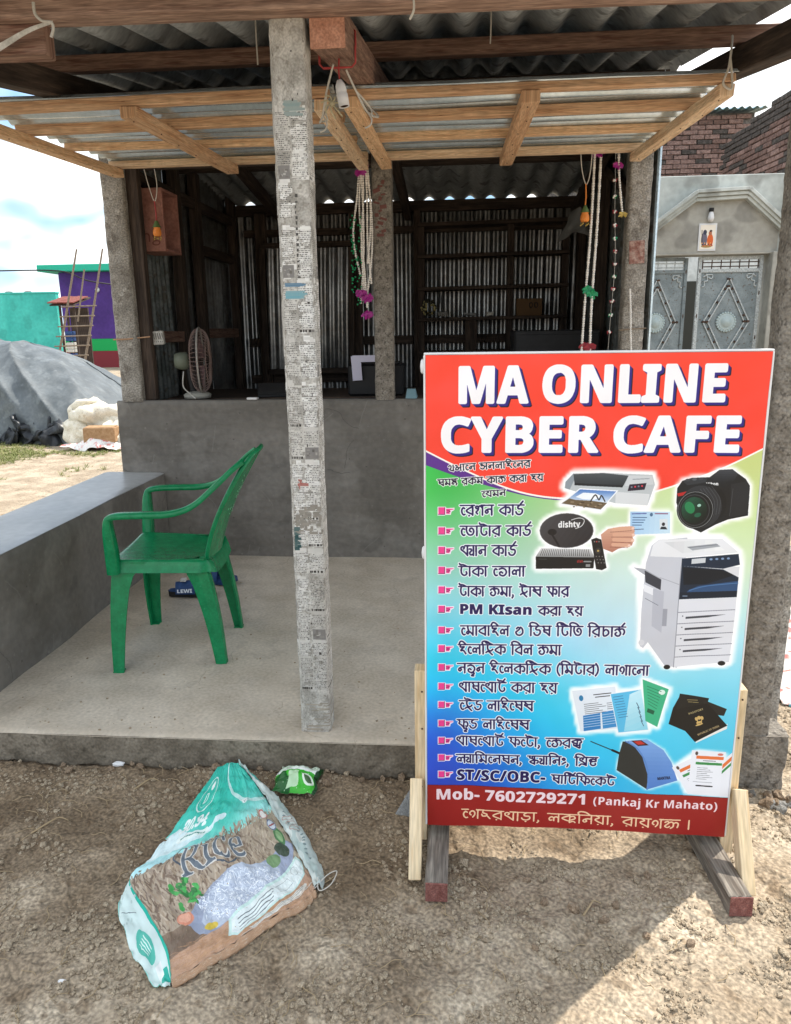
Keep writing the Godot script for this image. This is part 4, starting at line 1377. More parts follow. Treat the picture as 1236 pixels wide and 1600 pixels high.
func poster_texture() -> ImageTexture:
	var W := 872.0
	var H := 1394.0
	pk = 1.9
	var iw := int(W * pk)
	var ih := int(H * pk)
	# ground: colours flowing from green and lime through pale blue to cyan and deep blue
	var gr := Image.create(7, 17, false, Image.FORMAT_RGB8)
	var rows := ["30b040 48b84c 90c468 b4cc74 c4cc70 c0c868 b8c060", "2cb046 44b450 7cc060 a8cc78 bcd07c c0cc74 bcc468", "30b048 50b858 88c468 acd080 c0d088 c4d084 c0cc78", "38b44c 58bc60 94c878 b4d08c c0d494 c8d890 c4d084", "48b858 70c070 9ccc88 b8d49c c4d8a0 c8dca0 c8d894", "68c07c 84c890 a8d0a4 c0dab4 c8dcb4 cce0b4 cce0a8", "84c8a4 98ccac b0d4bc c4dcc8 cce0cc d0e4c8 d0e4bc", "8cccc4 a0d0c8 b0d8d0 c0dcd8 c8e0dc cce4d8 cce4d0", "80ccd8 94d0dc a8d8e0 b8dce4 c0e0e8 c4e4e4 c0e4e0", "58c8e0 70cce4 90d4e8 a8d8ec b4e0f0 b4e4ec acdfea", "30c4e4 40c8e8 68d0ea 90d8ee a0dcf0 98dcec 90d8ea", "20b4e8 28c0ea 40cae8 60d0ec 78d4ee 78d4ea 78d0e8", "2888dc 20a8e6 28c0ea 40caec 50ceec 58ccea 60cae8", "2860cc 1c88dc 20aee8 2cc0ec 3cc6ec 48c6e8 50c6e6", "2c50c0 2068cc 2098e0 28b4ea 34beea 44c0e6 4cc0e4", "3048b8 2858c4 2484d6 28a4e4 34b4e8 44b8e4 4cb8e2", "3044b4 2c50c0 2874d0 2c98e0 38aae6 48b0e2 50b0e0"]
	for y in 17:
		var c: PackedStringArray = rows[y].split(" ")
		for x in 7: gr.set_pixel(x, y, hx(c[x]))
	gr.resize(iw, ih, Image.INTERPOLATE_CUBIC)
	gr.convert(Image.FORMAT_RGBA8)
	pim = gr
	var red := hx("f2402f")
	var navy := hx("21164f")
	# purple band, white rim, red head
	var curve_lo := [0, 290, 90, 323, 206, 358, 299, 379, 380, 386, 420, 380]
	var curve_hi := [0, 249, 90, 295, 206, 346, 299, 371, 400, 379, 500, 377, 594, 362, 681, 334, 774, 296, 872, 244]
	var up := smooth2(P2(curve_hi), 6)
	var lo := smooth2(P2(curve_lo), 6)
	var band := lo.duplicate()
	band.append_array(PackedVector2Array([Vector2(420, 300), Vector2(0, 200)]))
	fillp(band, hx("5a2a86"))
	var rim := up.duplicate()
	for i in rim.size(): rim[i] += Vector2(0, 5)
	rim.append_array(PackedVector2Array([Vector2(872, 0), Vector2(0, 0)]))
	fillp(rim, hx("f4efe6"))
	var rp := up.duplicate()
	rp.append_array(PackedVector2Array([Vector2(872, 0), Vector2(0, 0)]))
	shade_poly(rp, hx("f4452f"), hx("f0402f"), Vector2(0, 0), Vector2(0, 380), 6)
	# head lines, with navy and black drop shadows
	for q in [["MA", 89, 31, 266, 124], ["ONLINE", 306, 30, 763, 125], ["CYBER", 43, 162, 452, 256], ["CAFE", 494, 162, 809, 256]]:
		for k in 4: latin(q[0], q[1] + 9 - k * 2.6, q[2] + 9 - k * 2.6, q[3] + 9 - k * 2.6, q[4] + 9 - k * 2.6, hx("15101c") if k < 1 else hx("2a1f7c"), true, 3.2)
		latin(q[0], q[1], q[2], q[3], q[4], hx("f3f1f4"), true, 3.2)
		latin(q[0], q[1], q[2], q[3], q[4], hx("f3f1f4"), true)
	var dark := hx("17132c")
	var wh := hx("f0f2ee")
	bengali("E kh aa e n _ o n l aa I e n r", 57, 290, 278, 277, 17, 3.3, dark, 1.8, wh)
	bengali("s m st _ r k m _ k aa j _ k r aa _ h Y", 31, 330, 313, 314, 17, 3.3, dark, 1.8, wh)
	bengali("e J m n", 150, 362, 214, 357, 16, 3.3, dark, 1.8, wh)
	var ls := [
		["e r sh n _ k aa D ^", 93, 401, 264, 399, 27], ["e bh aa T aa r _ k aa D ^", 93, 459, 286, 457, 27], ["p y aa n _ k aa D ^", 92, 515, 247, 513, 28], ["T aa k aa _ e t aa l aa", 90, 575, 272, 573, 27],
		["T aa k aa _ j m aa , _ Tr aa ns _ ph aa r", 90, 633, 394, 630, 27], ["k r aa _ h Y", 311, 689, 434, 688, 25], ["e m aa b aa I l _ O _ i D s _ i T i bh _ i r ch aa j ^", 96, 750, 552, 745, 28],
		["I e l i Tr k _ i b l _ j m aa", 90, 807, 379, 804, 28], ["n t u n _ I e l k i Tr k _ ( i m T aa r ) _ l aa g aa e n aa", 88, 865, 624, 860, 28], ["p aa s e p aa T ^ _ k r aa _ h Y", 91, 923, 372, 920, 29],
		["e Tr D _ l aa I e s ns", 94, 981, 307, 978, 29], ["ph u D _ l aa I e s ns", 88, 1042, 297, 1039, 28], ["p aa s e p aa T ^ _ ph e T aa , _ e j r ks", 84, 1096, 452, 1093, 28],
		["l y aa i m e n s n , _ sk y aa i n M , _ i pr nT", 86, 1156, 496, 1152, 26], ["s aa i T ^ i ph e k T", 366, 1213, 549, 1216, 26],
	]
	for l in ls: bengali(l[0], l[1], l[2], l[3], l[4], l[5], 4.9, navy, 2.6, hx("e9eef2"))
	for q in [["PM KIsan", 95, 685, 292, 714], ["ST/SC/OBC-", 89, 1206, 347, 1240]]:
		latin(q[0], q[1], q[2], q[3], q[4], hx("e9eef2"), true, 3.6)
		latin(q[0], q[1], q[2], q[3], q[4], navy, true, 1.0)
	# pointing hands
	for y in [416, 472, 528, 586, 643, 700, 763, 819, 877, 936, 994, 1054, 1110, 1166, 1221]:
		var o := Vector2(33, y)
		fillp(Transform2D(0.0, o) * P2([-2, -12, 20, -12, 22, -8, 44, -9, 44, -3, 36, 2, 34, 11, 20, 11, 18, 13, -2, 13]), hx("f0e4ee"))
		fillp(Transform2D(0.0, o) * P2([0, -10, 18, -10, 18, 10, 0, 10]), hx("e8408c"))
		line(Transform2D(0.0, o) * P2([0, 10, 18, 10, 18, -10]), 1.6, hx("3a1a44"))
		fillp(Transform2D(0.0, o) * P2([21, -6, 30, -6, 42, -6, 42, -4, 32, -2, 34, 2, 30, 6, 33, 8, 22, 8]), hx("e8408c"))
		line(Transform2D(0.0, o) * P2([24, -1, 32, 0, 29, 4, 22, 4]), 1.3, hx("3a1a44"))
	poster_pictures(iw, ih)
	# foot band
	fillp(P2([0, 1257, 872, 1266, 872, 1394, 0, 1394]), hx("9a2420"))
	line(P2([0, 1257, 872, 1266]), 1.5, hx("4a1416"))
	latin("Mob- 7602729271", 28, 1269, 465, 1305, hx("f0d8dc"), true, 0.8, 0.004)
	latin("(Pankaj Kr Mahato)", 490, 1279, 844, 1315, hx("f0d8dc"), true, 0.0, 0.004)
	bengali("e g d r p aa R aa , _ l kS i n Y aa , _ r aa Y g nj _ |", 104, 1337, 774, 1346, 29, 4.6, hx("f0c8a0"), 0.0, wh)
	# a few creases' worth of ink wear is left to the cloth itself
	pim.resize(1024, int(1024.0 * H / W), Image.INTERPOLATE_LANCZOS)
	pim.convert(Image.FORMAT_RGB8)
	return ImageTexture.create_from_image(pim)


func poster_pictures(iw: int, ih: int):
	var lam_body := P2([372, 335, 392, 312, 470, 310, 598, 316, 606, 342, 590, 399, 505, 393, 370, 352])
	var lam_sheet := P2([410, 352, 512, 358, 468, 414, 360, 396])
	var cam := P2([664, 352, 676, 332, 700, 324, 745, 322, 768, 302, 800, 300, 816, 312, 836, 326, 848, 344, 850, 424, 800, 436, 770, 450, 734, 472, 700, 456, 680, 430, 664, 390])
	var dish := ell(Vector2(380, 470), 72, 49)
	var dbox := P2([300, 544, 312, 521, 447, 522, 458, 545, 457, 576, 301, 579])
	var rem := P2([447, 494, 460, 489, 474, 494, 492, 574, 480, 581, 464, 578])
	var idc := P2([546, 416, 650, 416, 654, 475, 550, 480])
	var hand := P2([472, 480, 490, 464, 520, 458, 552, 456, 562, 470, 556, 484, 560, 496, 556, 510, 520, 520, 505, 530, 480, 520])
	var copier := P2([564, 572, 594, 580, 596, 560, 608, 510, 625, 494, 700, 486, 790, 488, 836, 526, 842, 560, 842, 700, 838, 840, 830, 846, 690, 862, 664, 856, 615, 788, 603, 806, 594, 800, 592, 700, 586, 600])
	var d1 := P2([414, 942, 534, 925, 549, 1056, 443, 1069])
	var d2 := P2([521, 948, 606, 932, 634, 1058, 550, 1070])
	var d3 := P2([608, 901, 682, 930, 658, 1048, 624, 1030])
	var pa := P2([714, 943, 794, 954, 844, 984, 850, 1046, 766, 1095, 740, 1060, 689, 1038, 698, 988])
	var scn := P2([564, 1097, 596, 1091, 632, 1090, 680, 1120, 706, 1160, 726, 1217, 642, 1249, 552, 1191])
	var cds := P2([711, 1171, 772, 1117, 856, 1124, 868, 1263, 750, 1259])
	halo(iw, ih, [grow(lam_body, 12), grow(lam_sheet, 10), grow(cam, 8), grow(dish, 9), grow(dbox, 9), grow(rem, 6), grow(idc, 6), grow(hand, 7), grow(copier, 12)], 16, 1.0)
	halo(iw, ih, [grow(d1, 11), grow(d2, 11), grow(d3, 11), grow(scn, 3), grow(cds, 3)], 16, 0.95)
	# laminating machine with a photograph coming out
	fillp(lam_body, hx("b9bfc2"))
	fillp(P2([372, 335, 392, 312, 398, 322, 384, 356, 372, 352]), hx("8a949c"))
	shade_poly(P2([392, 314, 470, 311, 536, 318, 524, 346, 396, 340]), hx("4a5054"), hx("2c3034"), Vector2(0, 312), Vector2(0, 346), 8)
	fillp(P2([396, 338, 524, 344, 522, 350, 396, 344]), hx("1c2024"))
	fillp(P2([536, 318, 598, 318, 602, 342, 528, 346]), hx("c9cdd0"))
	fillp(P2([540, 342, 584, 338, 580, 356, 536, 360]), hx("2a2030"))
	for k in 4: fillp(ell(Vector2(546 + k * 9, 349 - k), 2.4, 2.4), hx("e04050") if k % 2 else hx("7a8090"))
	fillp(P2([505, 362, 594, 368, 590, 399, 505, 393]), hx("d4d7d9"))
	line(P2([548, 328, 590, 326]), 2.0, hx("8a9098"))
	fillp(lam_sheet, hx("eceef2"))
	shade_poly(grow(lam_sheet, -3), hx("3c6cb4"), hx("dce6f0"), Vector2(0, 352), Vector2(0, 392), 10)
	fillp(P2([364, 394, 384, 380, 400, 384, 440, 386, 484, 392, 468, 410]), hx("6a5a44"))
	fillp(P2([400, 376, 420, 364, 452, 366, 470, 374, 450, 384, 420, 382]), hx("eef2f6"))
	line(smooth2(P2([440, 388, 452, 370, 462, 384, 468, 372, 478, 388])), 3.2, hx("2a2420"))
	for k in 20: fillp(ell(Vector2(390 + fmod(k * 37.0, 84.0), 390 + fmod(k * 11.0, 16.0)), 3, 1.6), hx("4a3c2c") if k % 2 else hx("94826a"))
	# camera
	fillp(cam, hx("17181a"))
	shade_poly(P2([745, 322, 768, 302, 800, 300, 816, 312, 806, 330, 760, 336]), hx("3a3c40"), hx("16171a"), Vector2(0, 302), Vector2(0, 336), 6)
	fillp(P2([676, 332, 700, 324, 740, 324, 736, 336, 690, 344]), hx("2c2e32"))
	fillp(P2([664, 366, 690, 360, 686, 370, 668, 374]), hx("b02020"))
	for k in 3: fillp(ell(Vector2(690 + k * 17, 330 - k * 2), 6, 3.6), hx("54585c") if k % 2 else hx("3a3c40"))
	latin("Nikon", 738, 336, 768, 345, hx("e8e8e8"), true, 0.3, -0.05)
	line(P2([807, 369, 825, 368]), 3.0, hx("6a6a6a"))
	fillp(P2([800, 340, 840, 332, 848, 350, 846, 420, 806, 430]), hx("222326"))
	line(P2([806, 352, 804, 426]), 1.6, hx("3c3e42"))
	fillp(ell(Vector2(738, 396), 56, 58, -0.3), hx("101113"))
	fillp(ell(Vector2(728, 402), 54, 58, -0.3), hx("2a2b2e"))
	for k in 5: line(smooth2(P2([752 - k * 7, 346 + k * 2, 776 - k * 7, 380 + k * 3, 776 - k * 7, 420 + k * 3])), 1.4, hx("44464a"))
	fillp(ell(Vector2(715, 410), 48, 52, -0.3), hx("0c0d0e"))
	line(ell(Vector2(715, 410), 45, 49, -0.3), 1.6, hx("7c7e80"), true)
	line(ell(Vector2(713, 411), 38, 42, -0.3), 2.2, hx("3a3c3e"), true)
	shade_poly(ell(Vector2(712, 411), 33, 36, -0.3), hx("1a4a34"), hx("08120e"), Vector2(690, 390), Vector2(735, 440), 10)
	fillp(ell(Vector2(700, 404), 12, 17, -0.5), hx("1f7a48"))
	fillp(ell(Vector2(722, 424), 9, 6, -0.3), hx("1a5a40"))
	fillp(ell(Vector2(724, 398), 5, 4, -0.3), hx("9ac4b4"))
	# dish, receiver and remote
	shade_poly(dish, hx("4a484a"), hx("262224"), Vector2(310, 421), Vector2(450, 515), 12)
	line(ell(Vector2(380, 470), 71, 48), 1.6, hx("5c5a5c"), true)
	latin("dishtv", 358, 444, 416, 462, hx("e6e6e6"), true, 0.4, -0.04)
	line(smooth2(P2([392, 440, 412, 434, 426, 440, 420, 456, 404, 464])), 2.0, hx("dcdcdc"))
	fillp(ell(Vector2(342, 474), 12, 9), hx("161416"))
	line(P2([340, 478, 362, 514]), 5.0, hx("1a181a"))
	shade_poly(P2([300, 544, 314, 520, 447, 521, 458, 545]), hx("d8d8d8"), hx("8c8c8c"), Vector2(0, 520), Vector2(0, 545), 6)
	for k in 26: line(P2([318 + k * 4.9, 523, 312 + k * 5.3, 541]), 1.5, hx("3a3a3a"))
	fillp(P2([300, 544, 458, 545, 457, 576, 301, 579]), hx("141314"))
	latin("dish", 412, 552, 428, 560, hx("c83030"), true)
	line(P2([431, 557, 449, 557]), 4.0, hx("8a8a8a"))
	fillp(P2([436, 564, 448, 564, 448, 572, 436, 572]), hx("8a8a8a"))
	line(P2([308, 551, 330, 551]), 1.3, hx("5a5a5a"))
	fillp(rem, hx("1a1718"))
	fillp(ell(Vector2(467, 526), 8, 9), hx("33302f"))
	fillp(ell(Vector2(467, 526), 3, 3), hx("b89a5a"))
	for k in 9: fillp(ell(Vector2(463 + (k % 3) * 7 + k, 542 + (k / 3) * 9), 2, 2), hx("6a6664"))
	for k in 3: fillp(ell(Vector2(456 + k * 6, 500), 2, 2), hx("b04040") if k == 1 else hx("7a7674"))
	# a hand holding out a card
	fillp(idc, hx("bcd8ec"))
	shade_poly(idc, hx("a4c8e8"), hx("c8e0ee"), Vector2(546, 0), Vector2(652, 0), 8)
	for k in 4: line(P2([554, 432 + k * 7, 590 - k * 4, 432 + k * 7]), 2.2, hx("3a5a8a"))
	line(P2([552, 422, 588, 421]), 3.0, hx("5a6aa8"))
	line(P2([612, 421, 644, 421]), 3.0, hx("8a5a78"))
	fillp(ell(Vector2(602, 424), 4, 5), hx("4a6a8a"))
	fillp(P2([624, 436, 645, 435, 647, 464, 626, 465]), hx("d6dde2"))
	fillp(ell(Vector2(635, 450), 4, 5), hx("2e2a2c"))
	fillp(P2([627, 464, 630, 457, 641, 457, 646, 464]), hx("2a3038"))
	line(P2([556, 466, 584, 464]), 2.0, hx("4a5a7a"))
	shade_poly(hand, hx("d8a890"), hx("b07864"), Vector2(0, 456), Vector2(0, 528), 10)
	for q in [[[505, 466, 555, 462], 11], [[508, 480, 557, 480], 11], [[508, 494, 556, 496], 11], [[506, 508, 548, 510], 10]]:
		line(P2(q[0]), q[1], hx("d8a68c"))
		line(P2([q[0][0] - 8, q[0][1] + 7, q[0][2] - 2, q[0][3] + 6.5]), 1.3, hx("8e5c4c"))
		fillp(ell(Vector2(q[0][2] + 1, q[0][3]), 3.6, 3.2), hx("ecc8b8"))
	# copier
	var ca := hx("d9dae0")
	fillp(P2([608, 510, 625, 494, 700, 486, 700, 864, 664, 856, 615, 788, 603, 806, 594, 800, 592, 700, 596, 560]), hx("c4c6ce"))
	fillp(P2([690, 560, 842, 566, 842, 700, 838, 842, 690, 862]), ca)
	fillp(P2([606, 540, 612, 508, 628, 492, 790, 488, 836, 526, 700, 542]), hx("e2e3e6"))
	shade_poly(P2([640, 500, 760, 492, 800, 520, 690, 530]), hx("d0d2d6"), hx("eceded"), Vector2(640, 0), Vector2(800, 0), 6)
	fillp(P2([700, 512, 776, 502, 788, 510, 716, 522]), hx("9ea2a8"))
	line(P2([704, 514, 780, 505]), 1.6, hx("6a6e74"))
	fillp(P2([690, 545, 836, 530, 842, 560, 800, 572, 690, 566]), hx("18283c"))
	fillp(P2([716, 546, 752, 542, 752, 556, 716, 560]), hx("c8ccd0"))
	for k in 4: fillp(ell(Vector2(766 + k * 15, 546 - k), 4, 3), hx("7a94b8"))
	fillp(P2([690, 566, 800, 574, 842, 596, 842, 650, 690, 650]), hx("182638"))
	fillp(P2([694, 570, 796, 576, 830, 590, 760, 616, 700, 620]), hx("0c1520"))
	fillp(P2([716, 634, 740, 622, 842, 606, 842, 650, 700, 652]), hx("2c4c74"))
	line(smooth2(P2([716, 636, 760, 622, 842, 612])), 2.2, hx("4c74a4"))
	fillp(P2([690, 642, 842, 634, 842, 652, 690, 662]), hx("101c2c"))
	line(P2([700, 652, 712, 652]), 2.0, hx("8a9ab0"))
	for k in 5:
		var y := 694.0 + k * 33.0
		line(P2([690, y + 6, 840, y - 6]), 2.4, hx("8a8c96"))
		if k < 4:
			fillp(P2([712, y + 18, 770, y + 12, 818, y + 8, 770, y + 18, 712, y + 24]), hx("44464e"))
			fillp(ell(Vector2(704, y + 16), 2, 2), hx("6a6c74"))
	line(P2([690, 566, 690, 862]), 2.4, hx("8c8e98"))
	line(P2([636, 600, 690, 620]), 1.6, hx("9a9ca6"))
	fillp(P2([564, 572, 594, 576, 640, 604, 636, 612, 590, 590]), hx("a4a6ae"))
	fillp(P2([594, 580, 640, 606, 640, 636, 598, 614]), hx("3a3c44"))
	fillp(P2([592, 618, 640, 640, 640, 660, 596, 640]), hx("e4e5ea"))
	fillp(P2([620, 632, 650, 640, 650, 760, 622, 740]), hx("b4b6c0"))
	fillp(P2([650, 690, 662, 690, 662, 740, 650, 740]), hx("9a9ca6"))
	line(P2([600, 660, 636, 680]), 1.6, hx("70727c"))
	fillp(ell(Vector2(598, 790), 8, 9), hx("d4d5da"))
	fillp(ell(Vector2(672, 862), 9, 7), hx("18181a"))
	fillp(ell(Vector2(818, 846), 10, 7), hx("18181a"))
	# papers
	fillp(d1, hx("dfe6ee"))
	var x1 := Transform2D(-0.15, Vector2(424, 950))
	fillp(x1 * ell(Vector2(14, 16), 6, 9), hx("2a7aa8"))
	for k in 2: line(x1 * P2([50 + k * 4, 10 + k * 8, 98 - k * 4, 10 + k * 8]), 2.6, hx("2c2c34"))
	for k in 7: line(x1 * P2([20, 36 + k * 6, 60 + (k % 3) * 10, 36 + k * 6]), 1.6, hx("50545c"))
	for k in 4: line(x1 * P2([84, 40 + k * 6, 104, 40 + k * 6]), 1.6, hx("50545c"))
	fillp(P2([448, 1018, 496, 1008, 500, 1058, 452, 1068]), hx("2f7cbc"))
	fillp(P2([500, 1006, 542, 996, 549, 1050, 506, 1058]), hx("3c8cc8"))
	for k in 5: line(P2([450, 1024 + k * 8, 546, 1006 + k * 8]), 1.3, hx("dbe6ee"))
	fillp(d2, hx("58b8e0"))
	shade_poly(P2([575, 948, 606, 932, 634, 1058, 566, 1064]), hx("c4e6f0"), hx("8cd0e4"), Vector2(570, 940), Vector2(630, 1060), 8)
	line(P2([521, 948, 606, 932, 634, 1058, 550, 1070]), 2.0, hx("e6f0f4"), true)
	for k in 9: line(P2([530 + k * 2.4, 958 + k * 8, 556 + k * 2.2, 953 + k * 8]), 1.5, hx("2a5a8a"))
	for k in 5: line(P2([596 + k * 4, 974 + k * 14, 604 + k * 4, 990 + k * 14]), 1.8, hx("2c3c54"))
	fillp(d3, hx("3cae80"))
	fillp(ell(Vector2(664, 940), 9, 8), hx("d8ece2"))
	for k in 7: line(P2([622 + k, 922 + k * 9, 662 - k * 1.5, 938 + k * 9]), 1.6, hx("1c6a4a"))
	fillp(P2([628, 990, 648, 998, 645, 1010, 626, 1002]), hx("1a5a40"))
	# passports
	fillp(P2([698, 988, 716, 946, 760, 960, 740, 1060, 689, 1038]), hx("161514"))
	fillp(P2([714, 943, 794, 954, 786, 1000, 706, 1000]), hx("1e1d1b"))
	fillp(P2([780, 960, 844, 984, 838, 1006, 780, 1000]), hx("242320"))
	fillp(P2([770, 1086, 850, 1030, 850, 1046, 768, 1096]), hx("e4e4e0"))
	fillp(P2([704, 992, 792, 970, 850, 1036, 766, 1092, 738, 1060]), hx("171615"))
	latin("PASSPORT", 744, 1002, 786, 1008, hx("b8a878"), true, 0.0, -0.42)
	for q in [[772, 1016, 5, 6], [765, 1020, 4, 6], [780, 1016, 4, 6], [773, 1030, 8, 3.5], [774, 1037, 11, 2.6]]: fillp(ell(Vector2(q[0], q[1]), q[2], q[3], -0.4), hx("c8a868"))
	line(P2([768, 1024, 770, 1036]), 2.6, hx("c8a868"))
	line(P2([779, 1022, 780, 1034]), 2.6, hx("c8a868"))
	latin("REPUBLIC OF INDIA", 774, 1066, 838, 1072, hx("c8b080"), true, 0.0, -0.52)
	for k in 2: line(P2([736 + k * 3, 962 + k * 6, 764 + k * 3, 962 + k * 7]), 1.5, hx("a89868"))
	# fingerprint scanner
	line(P2([474, 1100, 540, 1128]), 3.0, hx("1c1c22"))
	line(P2([536, 1126, 558, 1136]), 7.0, hx("15151a"))
	fillp(P2([564, 1097, 580, 1096, 612, 1110, 636, 1150, 650, 1200, 642, 1249, 552, 1191, 556, 1140]), hx("2e302e"))
	shade_poly(P2([576, 1094, 632, 1088, 680, 1120, 706, 1160, 726, 1217, 642, 1249, 640, 1200, 622, 1144, 598, 1112]), hx("7aa4dc"), hx("4f7cc4"), Vector2(0, 1090), Vector2(0, 1249), 12)
	line(smooth2(P2([572, 1096, 604, 1116, 628, 1152, 642, 1200, 642, 1249])), 4.0, hx("5a84c4"))
	fillp(P2([588, 1094, 616, 1091, 638, 1106, 608, 1110]), hx("40181a"))
	fillp(P2([594, 1096, 614, 1093, 628, 1103, 608, 1106]), hx("c03430"))
	latin("MANTRA", 670, 1208, 706, 1217, hx("14203c"), true, 0.3, -0.12)
	# certificate cards
	for q in [[Transform2D(-0.55, Vector2(708, 1176)), 80, 96], [Transform2D(0.02, Vector2(760, 1118)), 94, 142]]:
		var x: Transform2D = q[0]
		var w: float = q[1]
		var h: float = q[2]
		fillp(x * P2([0, 0, w, 0, w, h, 0, h]), hx("e8eaf0"))
		fillp(x * P2([14, 16, w - 4, 16, w - 4, 26, 14, 26]), hx("e0743c"))
		fillp(x * P2([14, 36, w - 4, 36, w - 4, 44, 14, 44]), hx("3c8a4c"))
		line(x * P2([34, 31, w - 26, 31]), 2.0, hx("44444c"))
		fillp(x * ell(Vector2(14, 9), 4, 6), hx("54443c"))
		fillp(x * ell(Vector2(w - 14, 9), 8, 4), hx("d07a6a"))
		for k in 7: line(x * P2([20, 54 + k * 6, 48 + (k % 3) * 8, 54 + k * 6]), 1.4, hx("7a7c84"))
		if h > 100:
			line(x * P2([12, 100, 64, 100]), 1.6, hx("9a9ca4"))
			line(x * P2([22, 112, 66, 112]), 4.0, hx("2a2a30"))
	fillp(P2([846, 1150, 872, 1120, 872, 1263, 848, 1263]), hx("e6e8ee"))
	fillp(P2([848, 1160, 872, 1132, 872, 1146, 848, 1174]), hx("e0743c"))
	fillp(P2([848, 1180, 872, 1152, 872, 1162, 848, 1190]), hx("3c8a4c"))


func build_sign():
	# a cloth print stretched over a timber frame, on two feet with struts
	var t := thing("signboard", "tall printed cyber cafe signboard on wooden feet, red head and blue foot", "signboard", Vector3(0.352, 0.0, -2.0))
	var o := t.position
	var tex := poster_texture()
	var pm := mat(tex, 0.36)
	pm.heightmap_enabled = true
	pm.heightmap_texture = grey(512, 35, 0.006, 3)
	pm.heightmap_scale = 1.2
	pm.metallic_specular = 0.45
	var x0 := -0.084
	var x1 := 0.785
	var y0 := 0.096
	var y1 := 1.487
	var cloth := func(u: float, v: float) -> Vector3:
		var x := lerpf(x0, x1, u)
		var y := lerpf(y0, y1, v)
		var edge := minf(minf(u, 1.0 - u) * 0.87, minf(v, 1.0 - v) * 1.39)
		var sag := -0.0035 * smoothstep(0.0, 0.15, edge)
		var fold := sin(u * 26.0 + v * 9.0) * 0.0012 * smoothstep(0.30, 0.0, v) + sin((u - v) * 38.0) * 0.0008 * smoothstep(0.8, 1.0, v) + sin((u + v * 0.8) * 21.0) * 0.0010 * smoothstep(0.6, 1.0, u)
		var low := 0.006 * sin(u * PI * 1.1) * (1.0 - smoothstep(0.0, 0.03, v))
		return Vector3(x, y + low, -2.0 + sag + fold + wob.get_noise_2d(x * 60.0, y * 60.0) * 0.0028) - o
	var s := st()
	s.set_smooth_group(1)
	var nu := 60
	var nv := 90
	for i in nu:
		for j in nv:
			var c := []
			for q in [[i, j], [i + 1, j], [i + 1, j + 1], [i, j + 1]]: c.append(Vector2(float(q[0]) / nu, float(q[1]) / nv))
			quad(s, cloth.call(c[0].x, c[0].y), cloth.call(c[1].x, c[1].y), cloth.call(c[2].x, c[2].y), cloth.call(c[3].x, c[3].y), Vector2(c[0].x, 1 - c[0].y), Vector2(c[1].x, 1 - c[1].y), Vector2(c[2].x, 1 - c[2].y), Vector2(c[3].x, 1 - c[3].y))
	put("printed_cloth", s, pm, t)
	# white turned-over hem and the back
	s = st()
	for k in 2:
		var x := x0 if k == 0 else x1
		bar(s, Vector3(x + (-0.003 if k == 0 else 0.003), y0, -2.016) - o, Vector3(x + (-0.003 if k == 0 else 0.003), y1, -2.016) - o, 0.03, 0.006, Vector3.RIGHT, 0.0015)
	bar(s, Vector3(x0 - 0.005, y1 + 0.003, -2.016) - o, Vector3(x1 + 0.005, y1 + 0.003, -2.016) - o, 0.03, 0.006, Vector3.UP, 0.0015)
	box(s, Vector3((x0 + x1) / 2, (y0 + y1) / 2 + 0.002, -2.028) - o, Vector3(x1 - x0 - 0.004, y1 - y0 - 0.01, 0.004))
	var rag := []
	put("white_hem", s, M.white, t)
	s = st()
	for q in [[Vector3(x0 - 0.008, 1.44, -2.012), Vector3(x0 - 0.010, 1.476, -2.008)], [Vector3(x0 - 0.007, 0.93, -2.012), Vector3(x0 - 0.009, 0.97, -2.01)]]:
		ball(s, (q[0] + q[1]) * 0.5 - o, 0.010, 6, 4, Vector3(0.6, 2.0, 0.8))
	put("hem_fold", s, M.white, t)
	# timber frame behind
	for q in [[Vector3(x0 + 0.02, y0 + 0.01, -2.05), Vector3(x0 + 0.02, y1 - 0.01, -2.05)], [Vector3(x1 - 0.02, y0 + 0.01, -2.05), Vector3(x1 - 0.02, y1 - 0.01, -2.05)], [Vector3(x0, y0 + 0.03, -2.05), Vector3(x1, y0 + 0.03, -2.05)], [Vector3(x0, 0.8, -2.05), Vector3(x1, 0.8, -2.05)], [Vector3(x0, y1 - 0.03, -2.05), Vector3(x1, y1 - 0.03, -2.05)]]:
		s = st()
		bar(s, q[0] - o, q[1] - o, 0.04, 0.036, Vector3.BACK if absf(q[0].x - q[1].x) < 0.1 else Vector3.UP)
		put("frame_bar", s, M.wood_new, t)
	# uprights beside the frame, struts down to the front, and the feet
	for k in 2:
		var sg := -1.0 if k == 0 else 1.0
		var xe := x0 - 0.020 if k == 0 else x1 + 0.020
		s = st()
		bar(s, Vector3(xe, 0.02, -2.055) - o, Vector3(xe, 0.585 if k == 0 else 0.55, -2.055) - o, 0.036, 0.052, Vector3.BACK, 0.002, 0.001)
		put("upright", s, M.wood_new, t)
		s = st()
		bar(s, Vector3(xe + sg * 0.012, 0.245, -2.012) - o, Vector3(xe + (-0.010 if k == 0 else 0.004), 0.012, -1.865) - o, 0.036, 0.045, Vector3(0, 0.4, 1), 0.002, 0.001)
		put("strut", s, M.wood_new, t)
		s = st()
		var fx := -0.052 if k == 0 else 0.768
		var bx := -0.048 if k == 0 else 0.735
		var a := Vector3(bx, 0.036, -2.30) - o
		var b := Vector3(fx, 0.030, -1.797) - o
		bar(s, a, b, 0.064, 0.062, Vector3.UP, 0.004, 0.003)
		var ft := put("foot_beam", s, M.wood_grey, t)
		ft.set_meta("label", ["grey weathered left foot beam with a red sawn end", "grey weathered right foot beam with a red sawn end"][k])
		s = st()
		var d := (b - a).normalized()
		box(s, b + d * 0.0012, Vector3(0.061, 0.059, 0.004), Basis(Vector3.UP.cross(d).normalized(), Vector3.UP, d), 0.001, 0.001)
